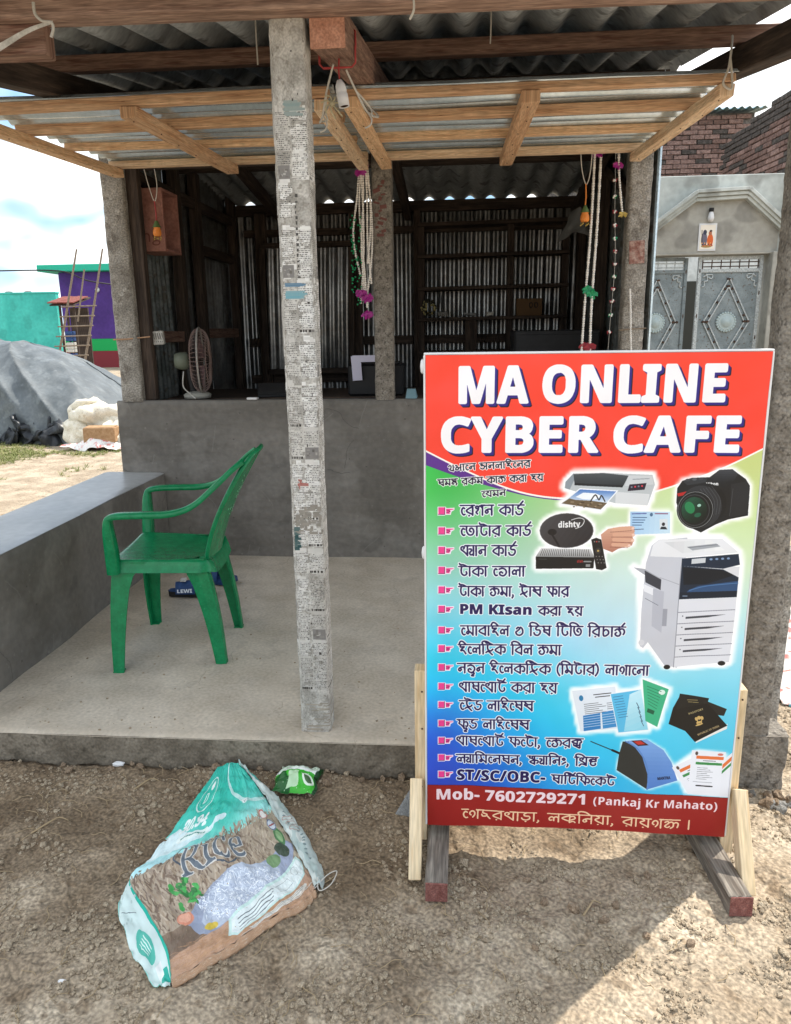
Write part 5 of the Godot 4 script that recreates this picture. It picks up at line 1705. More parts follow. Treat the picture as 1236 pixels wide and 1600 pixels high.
		put("sawn_end", s, M.red_end, ft)
		for y in [0.235, 0.40, 0.52]:
			s = st()
			ball(s, Vector3(xe + 0.004, y, -2.0275 if y > 0.3 else -1.985) - o, 0.003, 6, 4)
			put("nail", s, M.rust, t)


# ------------------------------------------------------------------ the neighbour's gate on the right
func build_gate():
	var g := thing("gate_wall", "grey plastered gate wall with a six sided moulded arch over the gateway", "wall", Vector3(2.1, 0, -7.05))
	var o := g.position
	var s := st()
	box(s, Vector3(1.98, 2.475, -7.12) - o, Vector3(1.68, 0.62, 0.20), Basis.IDENTITY, 0.006)
	put("wall", s, M.gatewall, g)
	s = st()
	# plain field under the arch, set 4 mm proud of the wall
	var fld := [Vector3(1.62, 2.168, -7.016), Vector3(2.70, 2.168, -7.016), Vector3(2.70, 2.36, -7.016), Vector3(2.405, 2.60, -7.016), Vector3(1.985, 2.59, -7.016), Vector3(1.62, 2.33, -7.016)]
	for i in range(1, 5): tri(s, fld[0] - o, fld[i] - o, fld[i + 1] - o)
	put("arch_field", s, M.gateplain, g)
	s = st()
	box(s, Vector3(1.95, 2.157, -7.11) - o, Vector3(1.62, 0.02, 0.2), Basis.IDENTITY, 0.003)
	put("lintel", s, M.gateplain, g)
	s = st()
	var arch := [Vector3(1.55, 2.295, -7.0), Vector3(1.985, 2.615, -7.0), Vector3(2.405, 2.63, -7.0), Vector3(2.74, 2.345, -7.0)]
	for k in 3:
		for i in 3:
			var up := Vector3(0, 1, 0)
			var a: Vector3 = arch[i] + up * (0.030 - k * 0.030) - o + Vector3(0, 0, 0.012 * (2 - k))
			var b: Vector3 = arch[i + 1] + up * (0.030 - k * 0.030) - o + Vector3(0, 0, 0.012 * (2 - k))
			bar(s, a, b, 0.085 + 0.02 * (2 - k), 0.028, Vector3.UP, 0.003)
	put("arch_moulding", s, M.gatewall, g)
	s = st()
	box(s, Vector3(2.725, 1.08, -7.06) - o, Vector3(0.15, 2.16, 0.22), Basis.IDENTITY, 0.006)
	put("jamb", s, M.gateplain, g)
	s = st()
	box(s, Vector3(2.80, 1.40, -6.93) - o, Vector3(0.085, 2.80, 0.10), Basis.IDENTITY, 0.006)
	put("pillar", s, M.gateplain, g)
	s = st()
	box(s, Vector3(1.32, 1.08, -7.1) - o, Vector3(0.16, 2.16, 0.24), Basis.IDENTITY, 0.006)
	put("jamb", s, M.gateplain, g)
	# picture and bulb under the arch
	var pic := thing("picture", "small white bordered devotional picture hung under the gate arch", "picture", Vector3(2.115, 2.29, -7.010))
	s = st()
	box(s, Vector3(0, 0, 0), Vector3(0.148, 0.222, 0.008), Basis.IDENTITY, 0.001)
	put("mount", s, M.white, pic)
	pim = Image.create(128, 200, false, Image.FORMAT_RGB8)
	pk = 1.0
	pim.fill(hx("ece2d2"))
	fillp(ell(Vector2(36, 120), 26, 62), hx("6a6472"))
	fillp(ell(Vector2(40, 60), 16, 20), hx("3a3c4c"))
	fillp(ell(Vector2(88, 128), 26, 56), hx("d8642c"))
	fillp(ell(Vector2(86, 68), 14, 18), hx("b06a48"))
	fillp(ell(Vector2(90, 50), 12, 8), hx("3a2420"))
	fillp(P2([10, 40, 16, 40, 26, 170, 18, 170]), hx("4a4038"))
	fillp(ell(Vector2(60, 176), 46, 12), hx("a8844c"))
	for k in 12: fillp(ell(Vector2(20 + k * 8, 150 + (k % 3) * 10), 5, 6), [hx("e8a060"), hx("5a4038"), hx("c0443c")][k % 3])
	s = st()
	quad(s, Vector3(-0.062, -0.098, 0.0062), Vector3(0.062, -0.098, 0.0062), Vector3(0.062, 0.098, 0.0062), Vector3(-0.062, 0.098, 0.0062))
	put("print", s, mat(ImageTexture.create_from_image(pim), 0.5), pic)
	var bulb := thing("bulb", "unlit white bulb in its holder just above the devotional picture", "bulb", Vector3(2.125, 2.46, -6.985))
	s = st()
	lathe(s, [Vector2(0.001, -0.05), Vector2(0.020, -0.045), Vector2(0.028, -0.02), Vector2(0.022, 0.01), Vector2(0.014, 0.03)], 12)
	put("glass", s, M.white, bulb)
	s = st()
	lathe(s, [Vector2(0.014, 0.03), Vector2(0.02, 0.032), Vector2(0.02, 0.06), Vector2(0.001, 0.062)], 12)
	put("holder", s, M.rubber, bulb)
	gate_leaf("right leaf of a grey iron gate with a pale sunflower boss, in the light", Vector3(2.628, 0.0, -7.10), 0.545, PI, M.gate)
	gate_leaf("left leaf of a grey iron gate beside the hut, standing slightly open", Vector3(1.49, 0.0, -7.10), 0.525, 0.12, M.gate)
	var pp := thing("pipe", "pale plastic pipe standing in the gap between the two gate leaves", "pipe", Vector3(1.965, 0, -7.45))
	s = st()
	tube(s, [Vector3(0, -0.05, 0), Vector3(0, 1.90, 0)], 0.026, 12)
	lathe(s, [Vector2(0.026, 1.82), Vector2(0.034, 1.825), Vector2(0.034, 1.90), Vector2(0.001, 1.91)], 12)
	put("tube", s, M.offwhite, pp)
	var pl := thing("plant", "green leafy plant seen through the gap of the gate", "plant", Vector3(2.05, 0, -7.9))
	s = st()
	for k in 60:
		var p := Vector3(rng.randf_range(-0.09, 0.09), rng.randf_range(1.2, 1.95), rng.randf_range(-0.1, 0.1))
		var d := Vector3(rng.randf_range(-1, 1), rng.randf_range(-0.6, 0.6), rng.randf_range(-1, 1)).normalized() * 0.05
		var w := d.cross(Vector3.UP).normalized() * 0.018
		tri(s, p - w, p + w, p + d); tri(s, p + w, p - w, p - d)
	put("foliage", s, mat(lin(0.05, 0.14, 0.04), 0.6), pl)
	s = st()
	tube(s, [Vector3(0, -0.05, 0), Vector3(0.01, 0.9, 0), Vector3(-0.01, 1.8, 0)], 0.012, 6)
	put("stem", s, M.bamboo, pl)
	var cw := thing("courtyard_wall", "whitewashed courtyard wall seen over the gate's grille", "wall", Vector3(2.2, 0, -9.3))
	s = st()
	box(s, Vector3(0, 1.0, 0), Vector3(2.6, 2.1, 0.17))  # dark lower wall added to stand for the shade behind the gate gap
	put("gap_shade_backing", s, mat(lin(0.05, 0.05, 0.042), 0.9), cw)
	s = st()
	box(s, Vector3(0, 2.35, 0), Vector3(2.6, 0.6, 0.15))
	put("wall", s, mat(surf(256, 905, lin(0.5, 0.52, 0.5), lin(0.68, 0.7, 0.68), 0.02, 0.1, 0.1), 0.9, 0.7), cw)


func gate_leaf(label: String, at: Vector3, w: float, turn: float, m: Material):
	# hinge at the origin, the leaf runs along +x; +z or -z faces out according to the turn
	var t := thing("gate_leaf", label, "gate", at, "", turn)
	var f := -1.0 if turn > 1.0 else 1.0
	var top := 2.02
	var s := st()
	box(s, Vector3(w / 2, top / 2 + 0.03, 0), Vector3(w - 0.05, top - 0.05, 0.004))
	put("panel", s, m, t)
	for q in [[Vector3(0.015, 0.04, 0), Vector3(0.015, 2.135, 0)], [Vector3(w - 0.015, 0.04, 0), Vector3(w - 0.015, 2.135, 0)], [Vector3(0.03, top, 0), Vector3(w - 0.03, top, 0)], [Vector3(0.03, 2.125, 0), Vector3(w - 0.03, 2.125, 0)], [Vector3(0.03, 0.06, 0), Vector3(w - 0.03, 0.06, 0)]]:
		s = st()
		bar(s, q[0], q[1], 0.03, 0.03, Vector3.BACK)
		put("frame_bar", s, M.silver if f < 0 else m, t)
	s = st()
	for k in 7: bar(s, Vector3(w * (k + 0.5) / 7.0, top + 0.01, 0), Vector3(w * (k + 0.5) / 7.0, 2.115, 0), 0.008, 0.008, Vector3.BACK, 0.001)
	for y in [2.055, 2.09]: bar(s, Vector3(0.03, y, 0.004), Vector3(w - 0.03, y, 0.004), 0.009, 0.009, Vector3.BACK, 0.001)
	put("grille", s, M.rust if f < 0 else M.silver, t)
	var c := Vector3(w * 0.5, 1.585, 0)
	for k in 2:
		var hw := (0.200 if k == 0 else 0.158) * w / 0.555
		var hh := 0.375 if k == 0 else 0.30
		var pts := [c + Vector3(0, hh, f * 0.010), c + Vector3(hw, 0, f * 0.010), c + Vector3(0, -hh, f * 0.010), c + Vector3(-hw, 0, f * 0.010)]
		s = st()
		for i in 4: bar(s, pts[i], pts[(i + 1) % 4], 0.011, 0.011, Vector3.BACK, 0.002)
		put("diamond_bar", s, M.silver, t)
		if k == 1:
			s = st()
			for i in 4:
				for j in 3:
					var p: Vector3 = (pts[i] as Vector3).lerp(pts[(i + 1) % 4], (j + 0.5) / 3.0)
					ball(s, c + (p - c) * 1.13 + Vector3(0, 0, f * 0.002), 0.011, 8, 5, Vector3(1, 1, 0.7))
			put("rivets", s, M.rust, t)
	s = st()
	for q in [Vector3(0, 0.36, 0), Vector3(0, 0.30, 0), Vector3(-0.19, 0, 0), Vector3(0.19, 0, 0), Vector3(-0.16, 0, 0), Vector3(0.16, 0, 0), Vector3(0, -0.36, 0)]:
		ball(s, c + q + Vector3(0.004, 0.004, f * 0.012), 0.016, 7, 4, Vector3(1.2, 0.7, 0.5))
	for k in 9: ball(s, Vector3(0.015 if k % 2 else w - 0.015, 0.5 + k * 0.19, f * 0.012), 0.012, 6, 4, Vector3(0.7, 1.9, 0.5))
	put("rust_spots", s, M.rust, t)
	s = st()
	var bs := Basis(Vector3.RIGHT, PI / 2 * f)
	var mc := c + Vector3(0, 0, f * 0.012)
	lathe(s, [Vector2(0.074, -0.008), Vector2(0.074, 0.004), Vector2(0.060, 0.010), Vector2(0.050, 0.006), Vector2(0.044, 0.012), Vector2(0.024, 0.026), Vector2(0.001, 0.030)], 24, mc, bs)
	for k in 22:
		var a := TAU * k / 22.0
		ball(s, mc + Vector3(cos(a) * 0.078, sin(a) * 0.078, f * 0.002), 0.0125, 6, 4, Vector3(1, 1, 0.6))
	put("boss", s, mat(lin(0.42, 0.5, 0.5), 0.4), t)
	s = st()
	for k in 2:
		var p := Vector3(0.05 if k == 0 else w - 0.05, top - 0.05, f * 0.008)
		var sg := 1.0 if k == 0 else -1.0
		tube(s, curve([p, p + Vector3(sg * 0.03, 0.01, 0), p + Vector3(sg * 0.035, -0.03, 0), p + Vector3(sg * 0.01, -0.04, 0), p + Vector3(sg * 0.012, -0.075, 0), p + Vector3(-sg * 0.008, -0.085, 0)], 4), 0.006, 6)
		tube(s, curve([p + Vector3(sg * 0.02, 0.02, 0), p + Vector3(sg * 0.075, 0.015, 0), p + Vector3(sg * 0.07, -0.015, 0), p + Vector3(sg * 0.045, -0.005, 0)], 4), 0.006, 6)
	put("scrolls", s, M.silver, t)
	s = st()
	bar(s, Vector3(w - 0.26, 1.28, f * 0.012), Vector3(w - 0.005, 1.29, f * 0.012), 0.016, 0.016)
	box(s, Vector3(w - 0.10, 1.255, f * 0.014), Vector3(0.03, 0.09, 0.012))
	put("bolt", s, M.rust, t)


func bricks(par: Node3D, a: Vector3, b: Vector3, y0: float, rows: int, mats: Array, top_cut: Callable):
	# courses of single bricks along a..b, each a part
	var d := b - a
	var L := d.length()
	var x := d / L
	var nrm := x.cross(Vector3.UP)
	var bw := 0.245
	var bh := 0.075
	var shapes := []
	for k in 4:
		var s := st()
		box(s, Vector3.ZERO, Vector3(bw - 0.012, bh - 0.012, 0.05), Basis.IDENTITY, 0.006, 0.004)
		s.generate_normals()
		shapes.append(s.commit())
	for r in rows:
		var off := 0.0 if r % 2 == 0 else bw / 2
		var n := int((L - off) / bw)
		for k in n:
			var t := off + (k + 0.5) * bw
			var y := y0 + (r + 0.5) * bh
			if not top_cut.call(t / L, y): continue
			var m := MeshInstance3D.new()
			m.name = "brick"
			m.mesh = shapes[rng.randi() % 4]
			var cap: bool = not top_cut.call(t / L, y + 0.30)
			m.material_override = M.brickblack if (cap or rng.randf() < 0.2) else mats[rng.randi() % mats.size()]
			m.position = a + x * t + Vector3(0, y, 0) + nrm * rng.randf_range(0.014, 0.026)
			m.basis = Basis(x, Vector3.UP, x.cross(Vector3.UP)) * Basis(Vector3.BACK, rng.randf_range(-0.02, 0.02))
			par.add_child(m, true)


func build_brick():
	var h := thing("brick_house", "unplastered brick house with a tin roof edge, behind the gate wall", "house", Vector3(3.2, 0, -14.2))
	var s := st()
	box(s, Vector3(0, 2.5, -0.6), Vector3(3.4, 5.0, 1.2))
	put("wall", s, M.mortar, h)
	bricks(h, Vector3(-1.3, 0, 0.0), Vector3(1.7, 0, 0.0), 4.0, 13, [M.brickred, M.brickpale, M.brickpale], func(_t, _y): return true)
	s = st()
	corrugated(s, Vector3(-1.75, 5.02, 0.25), Vector3(3.6, 0, 0), Vector3(0, 0.25, -2.0), 0.12, 0.02, 0.002)
	put("roof", s, mat(lin(0.18, 0.30, 0.32), 0.4), h)
	s = st()
	bar(s, Vector3(-0.05, 4.62, 0.045), Vector3(-0.05, 4.86, 0.045), 0.012, 0.012, Vector3.BACK)
	box(s, Vector3(-0.05, 4.62, 0.045), Vector3(0.06, 0.03, 0.03))
	put("bracket", s, M.white, h)
	s = st()
	for k in 9: box(s, Vector3(-1.2 + k * 0.07, 4.02, 0.06), Vector3(0.035, 0.05, 0.04))
	put("vent_holes", s, M.black, h)
	var w := thing("brick_wall", "long weathered red brick wall with a black stained top, running back", "wall", Vector3(4.6, 0, -9.0))
	var a := Vector3(0.1, 0, 0.4)
	var b := Vector3(-0.35, 0, -4.6)
	s = st()
	var n := (b - a).normalized()
	var f := func(u: float, v: float) -> Vector3: return a.lerp(b, u) + Vector3(0.014, 0, 0) + Vector3(0, v * lerpf(4.75, 4.55, u), 0)
	var top := func(t: float) -> float: return 4.85 - 0.45 * t
	box(s, (a + b) * 0.5 + Vector3(0.12, 2.2, 0), Vector3(5.0, 4.4, 0.2), Basis(n, Vector3.UP, n.cross(Vector3.UP)))
	put("wall_core", s, M.mortar, w)
	bricks(w, b, a, 3.25, 22, [M.brickred, M.brickred, M.brickpale], func(t, y): return y < 4.36 + 0.62 * t)
	var mo := thing("moss", "patch of green weeds on the foot of the brick wall", "weeds", Vector3(4.25, 3.35, -10.0))
	s = st()
	for k in 160:
		var p := Vector3(rng.randf_range(-0.06, 0.05), rng.randf_range(-0.25, 0.12), rng.randf_range(-0.8, 0.8))
		var dd := Vector3(rng.randf_range(-1, 0.2), rng.randf_range(-0.6, 0.8), rng.randf_range(-1, 1)).normalized() * 0.07
		var ww := dd.cross(Vector3.UP).normalized() * 0.02
		tri(s, p - ww, p + ww, p + dd); tri(s, p + ww, p - ww, p - dd)
	put("foliage", s, mat(lin(0.05, 0.12, 0.05), 0.7), mo)


# ------------------------------------------------------------------ the yard on the left
func crumple(s: SurfaceTool, f: Callable, nu: int, nv: int, amp: float, sd: float, thick := 0.006):
	var g := func(u: float, v: float) -> Vector3:
		var p: Vector3 = f.call(u, v)
		return p + Vector3(wob.get_noise_3d(p.x * 60.0 + sd, p.y * 60.0, p.z * 60.0), wob.get_noise_3d(p.x * 60.0, p.y * 60.0 + sd, p.z * 60.0), wob.get_noise_3d(p.x * 60.0, p.y * 60.0, p.z * 60.0 + sd)) * amp
	sheet(s, g, nu, nv, thick)


func build_left_yard():
	# far houses
	var ph := thing("purple_house", "purple painted house with green band, red base and green roof slab", "house", Vector3(-15.4, 0, -38.5))
	var s := st()
	for q in [["red_base", 0.395, 0.79, M.redbase, 0.03], ["green_band", 1.075, 0.57, M.greenband, 0.02], ["wall", 2.9, 3.08, M.purple, 0.0]]:
		s = st()
		box(s, Vector3(0, q[1], 0), Vector3(7.0 + q[4], q[2] - 0.004, 5.0 + q[4]), Basis.IDENTITY, 0.01)
		put(q[0], s, q[3], ph)
	s = st()
	box(s, Vector3(-0.2, 4.60, 0), Vector3(8.0, 0.30, 6.2), Basis.IDENTITY, 0.02)
	put("roof_slab", s, M.tealroof, ph)
	s = st()
	ball(s, Vector3(-1.62, 3.62, 2.56), 0.11, 10, 6)
	put("wall_lamp", s, M.white, ph)
	var th := thing("turquoise_wall", "long plain turquoise painted wall ending left of the purple house", "wall", Vector3(-21.2, 0, -30.2))
	s = st()
	box(s, Vector3(0, 1.6, 0), Vector3(10.4, 3.2, 0.3), Basis.IDENTITY, 0.02)
	put("wall", s, M.teal, th)
	s = st()
	box(s, Vector3(0, 3.21, 0), Vector3(10.45, 0.06, 0.36), Basis.IDENTITY, 0.01)
	put("coping", s, M.teal, th)
	s = st()
	for k in 4: ball(s, Vector3(1.6 + k * 0.8, 3.26, 0), 0.07, 6, 4, Vector3(2.4, 0.6, 1))
	put("coping_stones", s, M.stone, th)
	# lean-to with a red tiled roof against the turquoise house
	var lt := thing("lean_to", "small dark lean-to with a red tiled roof at the turquoise wall's end", "shed", Vector3(-14.95, 0, -28.9))
	for k in 3:
		s = st()
		box(s, Vector3(-0.30 + k * 0.28, 1.35, 0), Vector3(0.07, 2.7, 0.07))
		put("post", s, M.wood_dark, lt)
	s = st()
	box(s, Vector3(0.0, 1.3, -0.9), Vector3(0.75, 2.6, 0.08))
	put("back_wall", s, M.wood_dark, lt)
	var rf := st()
	box(rf, Vector3(0, 2.82, -0.3), Vector3(0.95, 0.05, 1.5), Basis(Vector3.RIGHT, 0.22))
	var rn := put("roof", rf, M.wood_dark, lt)
	for r in 4:
		for k in 5:
			s = st()
			box(s, Vector3(-0.41 + k * 0.205, 2.90 + r * 0.065 - 0.12, 0.35 - r * 0.30), Vector3(0.19, 0.045, 0.36), Basis(Vector3.RIGHT, 0.22 + rng.randf_range(-0.05, 0.05)) * Basis(Vector3.UP, rng.randf_range(-0.05, 0.05)))
			put("tile", s, M.tile, rn)
	for k in 4:
		var cr := thing("crate", ["pale bottle crate at the bottom of the stack under the lean-to", "second bottle crate up the stack under the lean-to", "third bottle crate up the stack under the lean-to", "topmost bottle crate of the stack under the lean-to"][k], "crate", Vector3(-14.93, 0.05 + k * 0.42, -28.9), "bottle crates under the lean-to")
		s = st()
		for y in 3: box(s, Vector3(0, 0.07 + y * 0.13, 0), Vector3(0.26, 0.085, 0.42))
		box(s, Vector3(0, 0.2, 0), Vector3(0.22, 0.38, 0.36))
		put("body", s, M.blue if k % 2 else M.offwhite, cr)
	# bamboo ladder
	var ld := thing("bamboo_ladder", "tall bamboo ladder leaning up before the purple house", "ladder", Vector3(-10.5, 0, -19.8))
	var A := [Vector3(-0.45, 0, 0), Vector3(0.32, 0, 0)]
	var B := [Vector3(0.43, 3.76, -0.5), Vector3(1.14, 3.76, -0.5)]
	for k in 2:
		s = st()
		tube(s, [A[k], (A[k] as Vector3).lerp(B[k], 0.5) + Vector3(0.02, 0, 0), B[k]], [0.036, 0.031, 0.024], 8)
		put("rail", s, M.bamboo, ld)
	s = st()
	tube(s, [Vector3(0.40, 1.9, -0.2), Vector3(0.62, 3.24, -0.42)], 0.022, 8)
	put("rail", s, M.bamboo, ld)
	for k in 7:
		s = st()
		var v := 0.20 + k * 0.068
		tube(s, [(A[0] as Vector3).lerp(B[0], v) + Vector3(-0.14, 0, 0.03), (A[1] as Vector3).lerp(B[1], v) + Vector3(0.1, 0.02, 0.03)], 0.02, 6)
		put("rung", s, M.bamboo, ld)
	# electric cable to the purple house
	s = st()
	var cab := curve([Vector3(-13.5, 3.40, -22.0), Vector3(-11.5, 3.36, -22.0), Vector3(-10.6, 3.06, -22.0), Vector3(-9.6, 2.95, -23.0), Vector3(-8.6, 3.0, -24.5)], 8)
	tube(s, cab, 0.02, 5)
	tag(put("cable", s, M.black), "thin dark cable sagging across the sky to the purple house", "cable")
	s = st()
	tube(s, curve([Vector3(-10.2, 3.15, -22.6), Vector3(-9.6, 2.78, -22.6), Vector3(-8.9, 2.72, -22.6), Vector3(-8.2, 2.95, -22.6)], 8), 0.022, 5)
	tag(put("cable", s, M.white), "pale looped cable hanging before the purple wall by the ladder", "cable")
	# heap under a tarpaulin
	var hp := thing("tarpaulin_heap", "big heap covered by a grey blue tarpaulin with long folds", "tarpaulin", Vector3(-8.0, 0, -12.0))
	s = st()
	var hf := func(u: float, v: float) -> Vector3:
		# u along, v from front foot over the ridge to the back
		var x := -3.2 + 6.35 * u
		var e := clampf((1.0 - u) / 0.50, 0.0, 1.0)
		var top := 1.50 * pow(sin(minf(e * 1.25, 1.0) * PI / 2), 0.80)
		var a := PI * v
		var z := cos(a) * (1.30 + 0.15 * sin(u * 9.0))
		var y := top * pow(sin(a), 0.62)
		z += 0.04 * sin(u * 14.0 + v * 4.0) * sin(a)
		# drapes: sharp crested folds that run down from the ridge to the right
		var yy := maxf(0.0, y)
		var q := 1.2 * x + 1.45 * yy + 0.16 * sin(yy * 3.0 + x)
		var d := 0.0
		var g := [[-2.6, 0.24, 0.3], [-1.7, 0.2, 0.2], [-0.9, 0.26, 0.28], [-0.1, 0.16, 0.15], [0.55, 0.26, 0.25], [1.35, 0.18, 0.16], [1.85, 0.26, 0.22], [2.6, 0.2, 0.2], [3.1, 0.16, 0.13], [3.7, 0.16, 0.2]]
		for k in g: d += k[1] * exp(-absf(q - k[0]) / k[2] * (2.6 if q > k[0] else 1.0))
		d = (d - 0.16) * pow(sin(a), 0.5)
		return Vector3(x + d * 0.25, maxf(0.0, y + d * 0.30 * sin(a)), z + d * (1.0 if cos(a) > -0.2 else 0.0))
	crumple(s, hf, 220, 110, 0.022, 4.0, 0.01)
	put("tarpaulin", s, M.tarp, hp)
	var bt := thing("black_sheet", "crumpled black plastic sheet lying at the foot of the tarpaulin", "plastic sheet", Vector3(-6.15, 0, -10.75))
	s = st()
	var bf := func(u: float, v: float) -> Vector3:
		var a := PI * v
		var hgt := 0.34 * pow(sin(PI * clampf(u * 0.9 + 0.05, 0, 1)), 0.6)
		return Vector3(-0.75 + 1.45 * u, hgt * sin(a), 0.22 * cos(a) + 0.05 * sin(u * 11.0))
	crumple(s, bf, 60, 34, 0.26, 9.0)
	put("sheet", s, M.tarp_black, bt)
	s = st()
	var bq := func(u: float, v: float) -> Vector3: return Vector3(-2.4 + 1.8 * u, 0.05 + 0.04 * sin(u * 9.0), -0.12 + 0.3 * v)
	crumple(s, bq, 40, 10, 0.10, 19.0)
	put("sheet_edge", s, M.tarp_black, bt)
	var sk := thing("sack_pile", "slumped pile of cream woven sacks in front of the tarpaulin", "sacks", Vector3(-5.08, 0, -10.6))
	for q in [[Vector3(-0.05, 0.36, -0.05), Vector3(0.50, 0.22, 0.3), 0.25], [Vector3(0.30, 0.22, 0.05), Vector3(0.36, 0.20, 0.3), -0.3], [Vector3(-0.32, 0.18, 0.1), Vector3(0.26, 0.14, 0.24), 0.5], [Vector3(0.1, 0.12, 0.2), Vector3(0.5, 0.12, 0.26), 0.1]]:
		s = st()
		var bb := Basis(Vector3.BACK, -q[2]) * Basis(Vector3.UP, q[2])
		var c: Vector3 = q[0]
		var sz: Vector3 = q[1]
		var ff := func(u: float, v: float) -> Vector3:
			var a := TAU * u
			var e := PI * (v - 0.5)
			return c + bb * (Vector3(cos(a) * pow(cos(e), 0.6), sin(e), sin(a) * pow(cos(e), 0.6)) * sz)
		crumple(s, ff, 40, 20, 0.12, c.x * 30.0)
		put("sack", s, M.sack, sk)
	var fs := thing("printed_sack", "white sack with faded red print lying before the cream sacks", "sack", Vector3(-5.12, 0, -10.1))
	s = st()
	var fl := func(u: float, v: float) -> Vector3: return Vector3(-0.35 + 0.85 * u, 0.03 + 0.11 * sin(PI * v) * sin(PI * u), -0.16 + 0.32 * v)
	crumple(s, fl, 30, 16, 0.07, 70.0)
	put("cloth", s, M.sack_print, fs)
	var cb := thing("carton", "small brown cardboard carton pressed into the cream sacks", "carton", Vector3(-4.96, 0.10, -10.18), "", 0.08)
	s = st()
	box(s, Vector3(0, 0.10, 0), Vector3(0.44, 0.20, 0.28), Basis.IDENTITY, 0.008, 0.006)
	put("body", s, M.card, cb)
	s = st()
	box(s, Vector3(0, 0.206, 0.04), Vector3(0.40, 0.008, 0.19), Basis(Vector3.RIGHT, 0.05))
	put("flap", s, M.card, cb)
	# sunlit sack on the right, behind the porch post
	var ws := thing("white_sack_sheet", "white woven sack sheet with red print spread on the ground at the right", "sack", Vector3(1.75, 0, -3.55))
	s = st()
	var wf := func(u: float, v: float) -> Vector3: return Vector3(-0.36 + 0.9 * u, 0.02 + 0.16 * sin(PI * clampf(v * 1.1, 0, 1)) * (0.4 + u * 0.6), 0.55 - 1.15 * v)
	crumple(s, wf, 40, 40, 0.09, 33.0)
	put("cloth", s, M.sack_print, ws)
	s = st()
	tube(s, curve([Vector3(-0.38, 0.02, 0.58), Vector3(-0.1, 0.03, 0.57), Vector3(0.3, 0.03, 0.6), Vector3(0.6, 0.03, 0.58)], 4), 0.008, 6)
	put("blue_hem", s, mat(lin(0.12, 0.3, 0.36), 0.6), ws)


